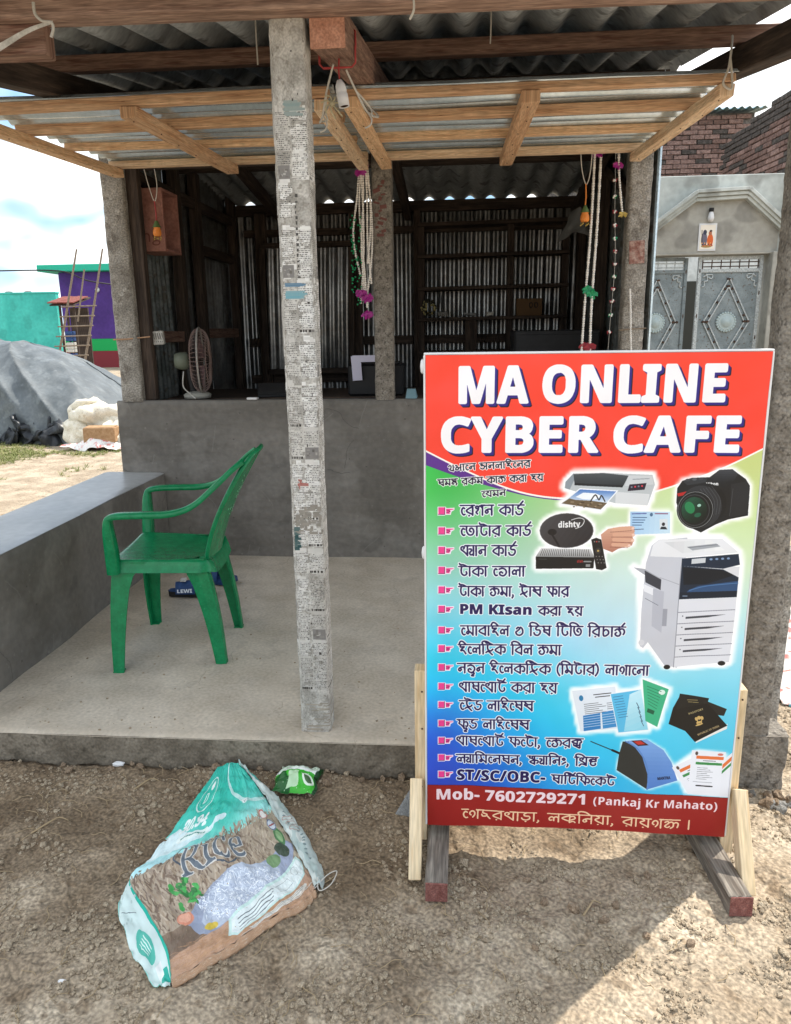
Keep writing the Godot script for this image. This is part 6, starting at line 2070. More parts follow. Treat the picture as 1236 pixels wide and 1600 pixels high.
# ------------------------------------------------------------------ chair
func build_chair():
	var t := thing("plastic_chair", "green moulded plastic armchair facing the low wall", "chair", Vector3(-1.262, 0.14, -3.19), "", 0.105)
	# back feet converge a little; local x runs from front to back, z towards the camera
	var s := st()
	var seat := func(u: float, v: float) -> Vector3:
		var a := u * 2.0 - 1.0
		var b := v * 2.0 - 1.0
		var hw := 0.255 - 0.028 * u
		var x := 0.225 * a - 0.015
		var z := hw * -b
		var y := 0.492 - 0.018 * u - 0.030 * (1.0 - b * b) * (0.35 + 0.65 * u) - 0.0008 * sin(b * 70.0) * (1.0 if absf(b) < 0.8 and absf(a) < 0.85 else 0.0)
		var e := maxf(absf(a), absf(b))
		if e > 0.90:
			y -= 0.055 * pow((e - 0.90) / 0.10, 1.8)
		# round the corners
		if absf(a) > 0.75 and absf(b) > 0.75:
			var k := (absf(a) - 0.75) * (absf(b) - 0.75) / 0.0625
			x -= 0.020 * k * signf(a)
			z -= -0.020 * k * signf(b)
		return Vector3(x, y, z)
	sheet(s, seat, 46, 60, 0.006)
	put("seat", s, M.green, t)
	s = st()
	var back := func(u: float, v: float) -> Vector3:
		var b := v * 2.0 - 1.0
		var h := u
		var hw := 0.158 + 0.040 * sin(h * PI * 0.8)
		# rounded top corners
		var topy := 0.465 * (1.0 - 0.16 * pow(absf(b), 3.5))
		var y := 0.462 + topy * h
		var lean := 0.198 + 0.207 * pow(h, 1.15) * (topy / 0.465)
		var x := lean - 0.028 * b * b - 0.012 * sin(h * PI)
		return Vector3(x, y, hw * b)
	sheet(s, back, 40, 40, 0.007)
	put("backrest", s, M.green, t)
	# raised floral mould marks on the backrest
	s = st()
	for k in 26:
		var b := rng.randf_range(-0.45, 0.45)
		var h := 0.36 + 0.40 * rng.randf()
		var p: Vector3 = back.call(h, b * 0.5 + 0.5)
		ball(s, p + Vector3(-0.002, 0, 0), 0.006, 5, 4, Vector3(0.4, 1.0 + rng.randf(), 1.2))
	put("moulded_flowers", s, mat(lin(0.16, 0.34, 0.22), 0.5), t)
	# rolled rim round the backrest
	s = st()
	var rim := []
	for k in 21: rim.append(back.call(k / 20.0 * 0.98, 0.0))
	for k in range(1, 20): rim.append(back.call(0.98, k / 20.0))
	for k in 21: rim.append(back.call((20 - k) / 20.0 * 0.98, 1.0))
	tube(s, rim, 0.0105, 8)
	put("rim", s, M.green, t)
	# legs: tapered angle sections, open towards the chair
	for sx in [-1, 1]:
		for sz in [-1, 1]:
			s = st()
			var ft := Vector3(-0.232 if sx < 0 else 0.235, 0.0, 0.292 * sz if sx < 0 else 0.222 * sz)
			var tp := Vector3(-0.212 if sx < 0 else 0.165, 0.475, 0.232 * sz if sx < 0 else 0.205 * sz)
			var rings := []
			for k in 9:
				var v := k / 8.0
				var c := ft.lerp(tp, v)
				c.x += (-0.010 if sx < 0 else 0.012) * sin(v * PI)
				var a := lerpf(0.045, 0.088, v)
				if v > 0.85: a += 0.05 * (v - 0.85) / 0.15
				var w := lerpf(0.042, 0.062, v)
				var th := 0.009
				var px := float(sx)
				var pz := float(sz)
				# corner at the outside, arms run inwards, with a small bead at each end
				var L := [Vector3(0, 0, 0), Vector3(-px * a * 0.5, 0, pz * 0.004), Vector3(-px * a, 0, 0), Vector3(-px * a, 0, -pz * th), Vector3(-px * th, 0, -pz * th), Vector3(-px * th, 0, -pz * w), Vector3(0, 0, -pz * w), Vector3(px * 0.004, 0, -pz * w * 0.5)]
				if sx * sz < 0: L.reverse()
				var ring := PackedVector3Array()
				for q in L: ring.append(c + q)
				rings.append(ring)
			rings.reverse()
			loft(s, rings, true, 1.0, 1.0, false)
			# foot pad
			box(s, ft + Vector3(-sx * 0.020, 0.003, -sz * 0.018), Vector3(0.044, 0.006, 0.038), Basis.IDENTITY, 0.001)
			put("leg", s, M.green, t)
	# arms: one ribbon from the front leg, up, back and up the side of the backrest
	for sz in [-1, 1]:
		s = st()
		var pth := curve([Vector3(-0.200, 0.435, 0.248 * sz), Vector3(-0.198, 0.53, 0.260 * sz), Vector3(-0.196, 0.655, 0.276 * sz), Vector3(-0.172, 0.688, 0.280 * sz), Vector3(-0.06, 0.694, 0.284 * sz), Vector3(0.06, 0.696, 0.280 * sz), Vector3(0.15, 0.722, 0.262 * sz), Vector3(0.235, 0.790, 0.236 * sz), Vector3(0.31, 0.858, 0.200 * sz), Vector3(0.352, 0.888, 0.170 * sz)], 4)
		var rings := []
		for i in pth.size():
			var tg: Vector3 = (pth[mini(i + 1, pth.size() - 1)] - pth[maxi(i - 1, 0)]).normalized()
			var v := float(i) / (pth.size() - 1)
			var up := Vector3(-tg.y, tg.x, 0).normalized()
			var side := Vector3(0, 0, 1)
			var hw := lerpf(0.036, 0.026, smoothstep(0.0, 0.3, v)) if v < 0.3 else lerpf(0.027, 0.018, smoothstep(0.55, 1.0, v))
			var hh := lerpf(0.026, 0.011, smoothstep(0.10, 0.34, v))
			var ring := PackedVector3Array()
			for k in 12:
				var a := TAU * k / 12.0
				var ca := cos(a)
				var sa := sin(a)
				var lip := -0.016 * pow(absf(ca), 6.0) * smoothstep(0.2, 0.35, v)
				ring.append(pth[i] + side * hw * signf(ca) * pow(absf(ca), 0.6) - up * (hh * signf(sa) * pow(absf(sa), 0.6)) + up * lip * 0.8)
			rings.append(ring)
		rings.reverse()
		loft(s, rings, true)
		put("armrest", s, M.green, t)


func build_slippers():
	for k in 2:
		var t := thing("slipper", ["blue plastic slider slipper with white lettering, toe towards the low wall", "second blue slider slipper half hidden behind the chair's rear leg"][k], "slipper", Vector3(-1.46 if k == 0 else -1.39, 0.144, -3.85 if k == 0 else -4.07), "blue slippers under the chair", 0.05 if k == 0 else -0.25)
		var s := st()
		var sole := func(u: float, v: float) -> Vector3:
			var x := -0.13 + 0.26 * u
			var w := 0.047 - 0.012 * sin(u * PI * 1.3 + 0.5)
			w *= pow(maxf(0.0, 1.0 - pow(absf(u * 2.0 - 1.0), 5.0)), 0.5)
			return Vector3(x, 0.030 + 0.010 * u - 0.006 * sin(u * PI), w * (1.0 - 2.0 * v))
		sheet(s, sole, 24, 10, 0.028)
		put("sole", s, M.rubber if k == 0 else M.blue, t)
		s = st()
		var ins := func(u: float, v: float) -> Vector3: return (sole.call(0.03 + u * 0.94, 0.06 + v * 0.88) as Vector3) + Vector3(0, 0.003, 0)
		sheet(s, ins, 24, 10, 0.003)
		put("insole", s, M.blue, t)
		s = st()
		var strap := func(u: float, v: float) -> Vector3:
			var a := PI * v
			var x := -0.085 + 0.105 * u + 0.012 * cos(a)
			return Vector3(x, 0.012 + 0.066 * sin(a) * (0.8 + 0.2 * u) + 0.010, 0.052 * cos(a))
		sheet(s, strap, 10, 20, 0.006)
		put("strap", s, M.blue, t)
		if k == 0:
			pim = Image.create(256, 96, false, Image.FORMAT_RGB8)
			pk = 1.0
			pim.fill(lin(0.025, 0.065, 0.18))
			latin("LEWI", 14, 26, 238, 84, hx("e8ecf2"), true, 2.0)
			s = st()
			s.set_smooth_group(1)
			var lt := func(u: float, v: float) -> Vector3: return (strap.call(0.06 + 0.88 * u, 0.03 + 0.17 * v) as Vector3) + Vector3(0, 0.0, 0.0025)
			for i in 10:
				for j in 6:
					var a := i / 10.0
					var c := (i + 1) / 10.0
					var b := j / 6.0
					var d := (j + 1) / 6.0
					quad(s, lt.call(a, b), lt.call(c, b), lt.call(c, d), lt.call(a, d), Vector2(a, 1 - b), Vector2(c, 1 - b), Vector2(c, 1 - d), Vector2(a, 1 - d))
			put("lettering", s, mat(ImageTexture.create_from_image(pim), 0.6), t)
			s = st()
			box(s, Vector3(-0.035, 0.0935, 0.016), Vector3(0.034, 0.003, 0.030), Basis(Vector3.RIGHT, 0.45), 0.001)
			put("badge", s, M.offwhite, t)


# ------------------------------------------------------------------ rice bag
func bag_texture() -> ImageTexture:
	var N := 1024
	pk = 1.0
	var im := Image.create(N, N, false, Image.FORMAT_RGB8)
	# v = 0 at the bag's foot; drawn upright here with y down, u to the right
	var sky := Image.create(3, 9, false, Image.FORMAT_RGB8)
	var rr := ["1fb39c 28bca6 30c0aa", "20b8a0 24bca4 38c4b0", "4cc8b8 2cbca6 7cd6cc", "a0dcdc 5cccbc b8e4e0", "b8e6e8 a8dede c4e6e0", "a8a484 b0aa88 b8b08c", "7c6650 8a7258 8a7a5c", "6a5444 76604c 6e5e46", "b4805c b8845e b07a54"]
	for y in 9:
		var c: PackedStringArray = rr[y].split(" ")
		for x in 3: sky.set_pixel(x, y, hx(c[x]))
	sky.resize(N, N, Image.INTERPOLATE_CUBIC)
	pim = sky
	var r := RandomNumberGenerator.new()
	r.seed = 5
	# white swirl on teal
	line(smooth2(P2([560, 0, 520, 90, 600, 190, 780, 250, 1023, 250]), 6), 26.0, hx("bfe8e2"))
	fillp(smooth2(P2([0, 300, 120, 280, 260, 330, 420, 330, 520, 300, 520, 330, 260, 400, 0, 400]), 5), hx("d8eef0"))
	# seal and price-like figures
	line(ell(Vector2(250, 150), 100, 74, -0.1), 8.0, hx("d6efe8"), true)
	line(ell(Vector2(250, 150), 80, 56, -0.1), 3.0, hx("8fd6c8"), true)
	fillp(ell(Vector2(268, 116), 30, 18), hx("e4f4ee"))
	latin("D", 210, 140, 258, 186, hx("d6efe8"), true)
	latin("30.94", 150, 250, 370, 312, hx("eef8f4"), true, 3.0, 0.0, "Droid Serif")
	fillp(P2([180, 336, 390, 326, 410, 342, 394, 358, 200, 366, 170, 350]), hx("e6f2ee"))
	for k in 9: line(P2([204 + k * 20, 348 - k * 0.4, 216 + k * 20, 347 - k * 0.4]), 7.0, hx("4a8a80"))
	fillp(P2([700, 240, 760, 232, 768, 262, 712, 268]), hx("eaf4f0"))
	line(P2([724, 242, 733, 258, 744, 240]), 3.0, hx("50585a"))
	# a wheat field: a slanting bank of stalks
	var bank := smooth2(P2([0, 520, 180, 480, 380, 462, 620, 440, 800, 400, 1023, 330, 1023, 760, 0, 760]), 1)
	fillp(bank, hx("a08d7a"))
	for k in 1500:
		var x := r.randf_range(0, 1024)
		var topy := lerpf(520, 345, smoothstep(0, 1024, x)) + 12.0 * sin(x * 0.02)
		var y := r.randf_range(topy, 760)
		var d := Vector2.from_angle(r.randf_range(-2.4, -0.6)) * r.randf_range(14, 46)
		var c: Color = [hx("94806e"), hx("a8947e"), hx("77614f"), hx("b8a48e"), hx("6a5546"), hx("9c866e")][r.randi() % 6]
		line([Vector2(x, y), Vector2(x, y) + d], r.randf_range(5.0, 12.0), c.lerp(hx("aca48a"), clampf((x - 600) / 800.0, 0, 0.5)))
	# the word, white edged
	for q in [[4.5, "d8d4cc"], [0.0, "55606c"]]: latin("Rice", 260, 420, 640, 592, hx(q[1]), false, q[0], 0.0, "Droid Serif", true)
	line(smooth2(P2([300, 430, 262, 452, 250, 500, 280, 530]), 5), 9.0, hx("3a4450"))
	line(smooth2(P2([440, 592, 500, 616, 560, 600]), 5), 7.0, hx("3a4450"))
	# plate of rice with greens, tomato and lemon
	fillp(smooth2(P2([150, 760, 260, 690, 420, 640, 640, 640, 820, 600, 960, 560, 1000, 600, 860, 700, 700, 790, 480, 850, 220, 850, 150, 760]), 4), hx("8f98b0"))
	fillp(smooth2(P2([220, 780, 330, 680, 520, 630, 680, 640, 760, 690, 640, 780, 420, 830, 260, 830, 220, 780]), 4), hx("b4bed0"))
	for k in 900:
		var a := r.randf() * TAU
		var p := Vector2(490, 735) + Vector2(cos(a) * 250, sin(a) * 88) * sqrt(r.randf())
		line([p, p + Vector2.from_angle(r.randf() * TAU) * r.randf_range(8, 18)], 3.4, [hx("dfe6f0"), hx("c2ccdc"), hx("98a4bc"), hx("f2f5fa")][r.randi() % 4])
	for k in 40: fillp(ell(Vector2(235 + r.randf_range(-60, 60), 640 + r.randf_range(-50, 60)), r.randf_range(8, 18), r.randf_range(5, 12), r.randf() * 3.0), [hx("2f8f3c"), hx("3fa84a"), hx("246e30")][k % 3])
	fillp(ell(Vector2(160, 740), 40, 30), hx("d88468"))
	fillp(ell(Vector2(158, 736), 30, 22), hx("e8a488"))
	fillp(ell(Vector2(255, 815), 36, 18), hx("d8b83c"))
	fillp(ell(Vector2(760, 640), 60, 30, -0.2), hx("6a8a5a"))
	fillp(ell(Vector2(930, 520), 40, 60, 0.2), hx("3c6a3c"))
	fillp(ell(Vector2(930, 520), 24, 42, 0.2), hx("7aa06a"))
	fillp(ell(Vector2(880, 600), 60, 40), hx("2c3a2c"))
	fillp(ell(Vector2(880, 360), 40, 34), hx("e8e4dc"))
	line(ell(Vector2(880, 360), 36, 30), 7.0, hx("c03c34"), true)
	fillp(ell(Vector2(915, 440), 42, 36), hx("c4ccd4"))
	line(ell(Vector2(915, 440), 38, 32), 6.0, hx("3a4a6a"), true)
	line(P2([890, 450, 944, 430]), 8.0, hx("8a3a3a"))
	# brown foot with a white label
	fillp(P2([0, 880, 1024, 745, 1024, 1024, 0, 1024]), hx("b98f74"))
	for k in 260: line([Vector2(r.randf() * 1024, 840 + r.randf() * 184), Vector2(r.randf() * 1024, 840 + r.randf() * 184)], 1.2, hx("a4744e").lerp(hx("bf9068"), r.randf()))
	fillp(P2([340, 830, 760, 720, 960, 650, 1000, 690, 940, 790, 800, 840, 360, 960, 320, 920]), hx("c6e4dc"))
	fillp(P2([352, 842, 764, 734, 950, 668, 984, 694, 928, 780, 796, 826, 366, 944, 338, 914]), hx("e2ecea"))
	for k in 4: line(P2([380, 862 + k * 22, 620 - k * 10, 800 + k * 22]), 5.0, hx("5a6468"))
	line(P2([640, 790, 760, 758, 780, 800, 660, 832]), 2.5, hx("8a9498"), true)
	line(ell(Vector2(860, 730), 44, 26, -0.3), 2.5, hx("8a9498"), true)
	fillp(P2([420, 970, 900, 836, 920, 850, 900, 880, 440, 1000]), hx("d8d4ca"))
	for k in 2: line(P2([440, 974 + k * 14, 860, 856 + k * 14]), 3.0, hx("7a7468"))
	line(P2([380, 1016, 1000, 870]), 10.0, hx("e0dad0"))
	line(P2([380, 1020, 1000, 876]), 2.0, hx("3a342c"))
	# milky sheen painted over the whole print, then worn streaks
	var sheen := Image.create(N, N, false, Image.FORMAT_RGBA8)
	sheen.fill(Color(0.93, 0.95, 0.93, 0.13))
	pim.convert(Image.FORMAT_RGBA8)
	pim.blend_rect(sheen, Rect2i(0, 0, N, N), Vector2i.ZERO)
	pim.convert(Image.FORMAT_RGB8)
	for k in 240: line([Vector2(r.randf() * 1024, r.randf() * 1024), Vector2(r.randf() * 1024, r.randf() * 1024)].slice(0, 1), 2.0 + r.randf() * 3.0, hx("a89478"))
	return ImageTexture.create_from_image(pim)


func coons(c: Array, u: float, v: float) -> Vector3:
	# c: four border lines as point lists: foot, head (u), left, right (v)
	var at := func(l: Array, t: float) -> Vector3:
		var f := t * (l.size() - 1)
		var i := clampi(int(f), 0, l.size() - 2)
		return (l[i] as Vector3).cubic_interpolate(l[i + 1], l[maxi(i - 1, 0)], l[mini(i + 2, l.size() - 1)], f - i)
	var b: Vector3 = at.call(c[0], u)
	var t: Vector3 = at.call(c[1], u)
	var l: Vector3 = at.call(c[2], v)
	var r: Vector3 = at.call(c[3], v)
	var p0: Vector3 = c[0][0]
	var p1: Vector3 = c[0][-1]
	var p2: Vector3 = c[1][0]
	var p3: Vector3 = c[1][-1]
	return b * (1 - v) + t * v + l * (1 - u) + r * u - (p0 * (1 - u) * (1 - v) + p1 * u * (1 - v) + p2 * (1 - u) * v + p3 * u * v)


func build_rice_bag():
	var t := thing("rice_bag", "empty printed rice bag, teal with brown foot, flattened on the soil", "bag", Vector3(-0.68, 0, -1.9))
	var o := t.position
	var tex := bag_texture()
	var m := mat(tex, 0.42)
	m.heightmap_enabled = true
	m.heightmap_texture = grey(512, 36, 0.02, 5)
	m.heightmap_scale = 0.6
	var h := func(x: float, z: float, y: float) -> Vector3: return Vector3(x, gh(x, z) + y, z)
	var c := [
		[h.call(-0.688, -1.470, 0.016), h.call(-0.600, -1.560, 0.016), h.call(-0.500, -1.668, 0.018), h.call(-0.425, -1.745, 0.018), h.call(-0.395, -1.800, 0.018)],
		[h.call(-0.836, -2.318, 0.030), h.call(-0.820, -2.330, 0.032), h.call(-0.803, -2.340, 0.034), h.call(-0.785, -2.346, 0.034), h.call(-0.765, -2.343, 0.032)],
		[h.call(-0.688, -1.470, 0.016), h.call(-0.734, -1.565, 0.020), h.call(-0.833, -1.684, 0.020), h.call(-0.935, -1.801, 0.014), h.call(-0.922, -1.91, 0.012), h.call(-0.898, -2.05, 0.012), h.call(-0.870, -2.205, 0.018), h.call(-0.836, -2.318, 0.030)],
		[h.call(-0.395, -1.800, 0.018), h.call(-0.433, -1.887, 0.022), h.call(-0.510, -2.00, 0.022), h.call(-0.588, -2.121, 0.020), h.call(-0.675, -2.25, 0.026), h.call(-0.765, -2.343, 0.032)],
	]
	var f := func(u: float, v: float) -> Vector3:
		var p := coons(c, u, v)
		var e := sin(PI * clampf(u, 0, 1)) * sin(PI * clampf(v, 0, 1))
		var y := 0.008 * pow(maxf(e, 0.0), 0.6)
		y += wob.get_noise_2d(p.x * 150.0, p.z * 150.0) * 0.009 * (0.3 + e)
		y += absf(wob.get_noise_2d(p.x * 300.0 + 70.0, p.z * 90.0)) * 0.012 - absf(wob.get_noise_2d(p.x * 90.0 + 20.0, p.z * 240.0)) * 0.010
		y += 0.004 * sin((u * 0.8 + v * 0.6) * 14.0) * e
		# creases where the bag has been folded
		for k in [[1.0, 0.25, 0.62, 0.010], [0.35, 1.0, 0.80, 0.008], [-0.6, 1.0, 0.10, 0.009], [1.0, -0.7, 0.22, 0.010], [0.15, 1.0, 0.42, 0.006], [1.0, 1.2, 1.35, 0.008]]:
			var dd: float = u * k[0] + v * k[1] - k[2] + 0.03 * sin(u * 9.0 + v * 7.0)
			y += k[3] * exp(-absf(dd) / 0.05) * (1.0 if dd > 0.0 else 0.55) * (0.4 + e)
		return p + Vector3(0, y, 0) - o
	var s := st()
	s.set_smooth_group(1)
	var N := 90
	for i in N:
		for j in N:
			var a := Vector2(float(i) / N, float(j) / N)
			var b := Vector2(float(i + 1) / N, float(j + 1) / N)
			quad(s, f.call(a.x, a.y), f.call(b.x, a.y), f.call(b.x, b.y), f.call(a.x, b.y), Vector2(a.x, 1 - pow(a.y, 0.82)), Vector2(b.x, 1 - pow(a.y, 0.82)), Vector2(b.x, 1 - pow(b.y, 0.82)), Vector2(a.x, 1 - pow(b.y, 0.82)))
	put("printed_face", s, m, t)
	# sides turned under: the brown foot edge and the pale gusset on the right
	var skirt := func(pts: Array, out: Vector3, mm: Material, nm: String, tw: float):
		var k := st()
		k.set_smooth_group(1)
		var n: int = pts.size()
		for i in n - 1:
			for j in 5:
				var P := func(a: int, b: int) -> Vector3:
					var p: Vector3 = pts[a]
					var v := b / 5.0
					var w := wob.get_noise_2d(a * 4.0 + tw, b * 9.0) * 0.006
					var q := p + out * (0.014 * sin(v * PI) + w) * 1.2
					q.y = lerpf(p.y, gh(p.x + o.x, p.z + o.z) - 0.004, v)
					return q
				quad(k, P.call(i, j + 1), P.call(i + 1, j + 1), P.call(i + 1, j), P.call(i, j), Vector2(float(i) / n * 4.0, v_(j + 1)), Vector2(float(i + 1) / n * 4.0, v_(j + 1)), Vector2(float(i + 1) / n * 4.0, v_(j)), Vector2(float(i) / n * 4.0, v_(j)))
		put(nm, k, mm, t)
	var foot := []
	var right := []
	var left := []
	for i in 61:
		foot.append(f.call(i / 60.0, 0.0))
		right.append(f.call(1.0, i / 60.0))
		left.append(f.call(0.0, 1.0 - i / 60.0))
	skirt.call(foot, Vector3(0.55, 0, 0.83), mat(surf(256, 600, lin(0.36, 0.21, 0.12), lin(0.46, 0.29, 0.18), 0.03, 0.1, 0.3, [[0.02, 0.7, lin(0.55, 0.5, 0.42), 0.6]], 6), 0.6, 0.0, null, 0.0, Vector3(1, 0.6, 1)), "foot_edge", 3.0)
	# gusset: a rolled pale band on the right
	s = st()
	var gp := func(u: float, v: float) -> Vector3:
		var p: Vector3 = f.call(0.985 + 0.01 * sin(v * 20.0), v)
		var w := 0.052 * sin(PI * clampf(v * 0.86 + 0.14, 0.0, 1.0))
		var a := u * PI * 0.95
		var q := p + Vector3(0.84, 0, -0.54).normalized() * (w * 1.15 * (1.0 - cos(a)) * 0.5)
		q.y = lerpf(p.y + 0.008, gh(p.x + o.x, p.z + o.z) + 0.004, u * u) + 0.012 * sin(a) + wob.get_noise_2d(u * 60.0, v * 260.0) * 0.012
		return q
	sheet(s, gp, 12, 70, 0.002)
	pim = Image.create(128, 1024, false, Image.FORMAT_RGB8)
	pk = 1.0
	pim.fill(hx("b8c4c0"))
	for k in 60: fillp(ell(Vector2(rng.randf() * 128, rng.randf() * 1024), 6 + rng.randf() * 20, 20 + rng.randf() * 60), hx("a8b8b4").lerp(hx("ccd2cc"), rng.randf()))
	for k in 14: fillp(ell(Vector2(50 + rng.randf() * 40, 250 + k * 24), 8, 6), hx("7a8a8a"))
	fillp(ell(Vector2(60, 880), 20, 60), hx("58b0a4"))
	for k in 3: line(ell(Vector2(64, 440 + k * 40), 26, 14), 4.0, hx("a88a80"), true)
	var gm := mat(ImageTexture.create_from_image(pim), 0.5)
	put("gusset", s, gm, t)
	# left flap, teal and white, folded out to the ground
	s = st()
	var fp := func(u: float, v: float) -> Vector3:
		# v from foot to the far corner; u outwards
		var p: Vector3 = f.call(0.0, v * 0.43)
		var out := Vector3(0.06, 0, 1.0).normalized()
		var w := 0.012 + 0.115 * sin(PI * pow(v, 0.9) * 0.80) + 0.004 * sin(v * 22.0)
		var q := p + out * w * u
		q.y = lerpf(p.y, gh(q.x + o.x, q.z + o.z) + 0.010, smoothstep(0.0, 1.0, u)) + wob.get_noise_2d(u * 50.0, v * 120.0) * 0.010 * u + 0.006 * sin(v * 16.0) * u
		return q
	sheet(s, fp, 14, 40, 0.002)
	pim = Image.create(256, 512, false, Image.FORMAT_RGB8)
	pim.fill(hx("cfe2de"))
	fillp(P2([0, 0, 20, 0, 30, 120, 20, 260, 34, 380, 26, 512, 0, 512]), hx("28b49e"))
	fillp(ell(Vector2(150, 230), 60, 70), hx("58baa8"))
	for k in 4: line(P2([120 + k * 18, 200, 128 + k * 18, 260]), 7.0, hx("d8ece6"))
	fillp(P2([60, 400, 140, 360, 220, 420, 200, 512, 40, 512]), hx("2cae9c"))
	fillp(P2([100, 330, 170, 320, 200, 380, 130, 400]), hx("e8ecea"))
	line(P2([90, 120, 210, 60]), 3.0, hx("6a7478"))
	for k in 12: fillp(ell(Vector2(rng.randf() * 256, rng.randf() * 120), 12, 5), hx("b8ccc8"))
	pim.flip_y()
	put("side_flap", s, mat(ImageTexture.create_from_image(pim), 0.5), t)
	# stitching thread
	s = st()
	var e0: Vector3 = f.call(1.0, 0.0)
	tube(s, curve([e0, e0 + Vector3(0.03, 0.02, -0.03), e0 + Vector3(0.055, 0.015, -0.055), e0 + Vector3(0.045, 0.008, -0.01), e0 + Vector3(0.015, 0.004, 0.012), e0 + Vector3(0.005, 0.02, -0.02)], 5), 0.0016, 5)
	put("thread", s, M.wire, t)


func v_(j: int) -> float: return j / 5.0


func build_litter():
	# green sweet packet against the slab
	var t := thing("green_packet", "crumpled glossy green and white snack packet by the slab edge", "packet", Vector3(-0.55, gh(-0.55, -2.30), -2.305), "", -0.06)
	var s := st()
	var f := func(u: float, v: float) -> Vector3:
		var x := -0.075 + 0.15 * u
		var z := 0.065 - 0.13 * v
		var puff := pow(maxf(0.0, sin(PI * u) * sin(PI * v)), 0.6)
		return Vector3(x + 0.006 * sin(v * 9.0), 0.008 + 0.040 * puff + wob.get_noise_2d(x * 420.0, z * 420.0) * 0.010 + absf(sin(u * 9.0 + v * 4.0)) * 0.004 + 0.012 * v, z)
	sheet(s, f, 36, 32, 0.003)
	pim = Image.create(256, 224, false, Image.FORMAT_RGB8)
	pk = 1.0
	pim.fill(hx("3fae34"))
	fillp(P2([0, 0, 256, 0, 256, 60, 0, 78]), hx("cfe0cc"))
	for k in 16: fillp(ell(Vector2(16 + k * 16, 34 + (k % 3) * 10), 6, 3), hx("8aa886"))
	fillp(P2([100, 16, 156, 14, 156, 50, 100, 54]), hx("7ec83c"))
	fillp(P2([0, 78, 256, 60, 256, 86, 0, 108]), hx("e8eee6"))
	fillp(P2([0, 130, 70, 110, 110, 224, 0, 224]), hx("1d5a28"))
	fillp(P2([90, 112, 150, 104, 140, 200, 80, 214]), hx("b8d8b0"))
	fillp(ell(Vector2(202, 150), 34, 40), hx("d8e4d4"))
	fillp(ell(Vector2(202, 150), 22, 28), hx("4a6a44"))
	fillp(P2([236, 0, 256, 0, 256, 224, 240, 224]), hx("14401c"))
	for k in 18: line([Vector2(rng.randf() * 256, 100 + rng.randf() * 120), Vector2(rng.randf() * 256, 100 + rng.randf() * 120)].slice(0, 1), 4.0, hx("cdeac0"))
	pim.flip_y()
	var m := mat(ImageTexture.create_from_image(pim), 0.25)
	put("wrapper", s, m, t)
	# broken slate by the signboard's left foot
	var sl := thing("slate_shard", "flat grey broken slate leaning behind the signboard's left foot", "stone", Vector3(-0.135, gh(-0.14, -2.22) - 0.005, -2.225), "", 0.2)
	s = st()
	var top := [Vector3(-0.072, 0.02, 0.04), Vector3(0.06, 0.012, 0.075), Vector3(0.10, 0.05, -0.02), Vector3(0.07, 0.085, -0.07), Vector3(0.0, 0.065, -0.05)]
	for i in range(1, 4): tri(s, top[0], top[i], top[i + 1])
	for i in 5:
		var a: Vector3 = top[i]
		var b: Vector3 = top[(i + 1) % 5]
		quad(s, a - Vector3(0, 0.022, 0), b - Vector3(0, 0.022, 0), b, a)
	put("slab", s, M.slate, sl)
	for q in [["small white scrap of foam lying at the slab's foot", Vector3(-1.22, 0, -2.36), 0.015], ["tiny white scrap lying on the soil at the lower left", Vector3(-0.96, 0, -1.46), 0.007]]:
		s = st()
		rock(s, q[2], 5, 0.2, Vector3(1.5, 0.6, 0.9), 2)
		var n := put("white_scrap", s, M.white)
		var p: Vector3 = q[1]
		n.position = Vector3(p.x, gh(p.x, p.z) + q[2] * 0.4, p.z)
		tag(n, q[0], "scrap")
	for k in 3:
		s = st()
		var p: Vector3 = [Vector3(-1.07, 0, -2.27), Vector3(-1.30, 0, -2.05), Vector3(0.38, 0, -1.82)][k]
		var L: float = [0.07, 0.09, 0.06][k]
		tube(s, curve([p + Vector3(-L * 0.5, gh(p.x, p.z) + 0.004, L * 0.6), p + Vector3(-L * 0.1, gh(p.x, p.z) + 0.014, L * 0.1), p + Vector3(L * 0.1, gh(p.x, p.z) + 0.01, -L * 0.25), p + Vector3(L * 0.45, gh(p.x, p.z) + 0.004, -L * 0.2)], 4), [0.0032, 0.003, 0.003, 0.003, 0.003, 0.0028, 0.0028, 0.0026, 0.0024, 0.0022, 0.002, 0.0018, 0.0015], 5)
		tag(put("twig", s, M.straw), ["forked dry twig on the soil left of the rice bag", "thin dry twig at the far left on the soil", "thin dry root on the soil under the signboard"][k], "twig")


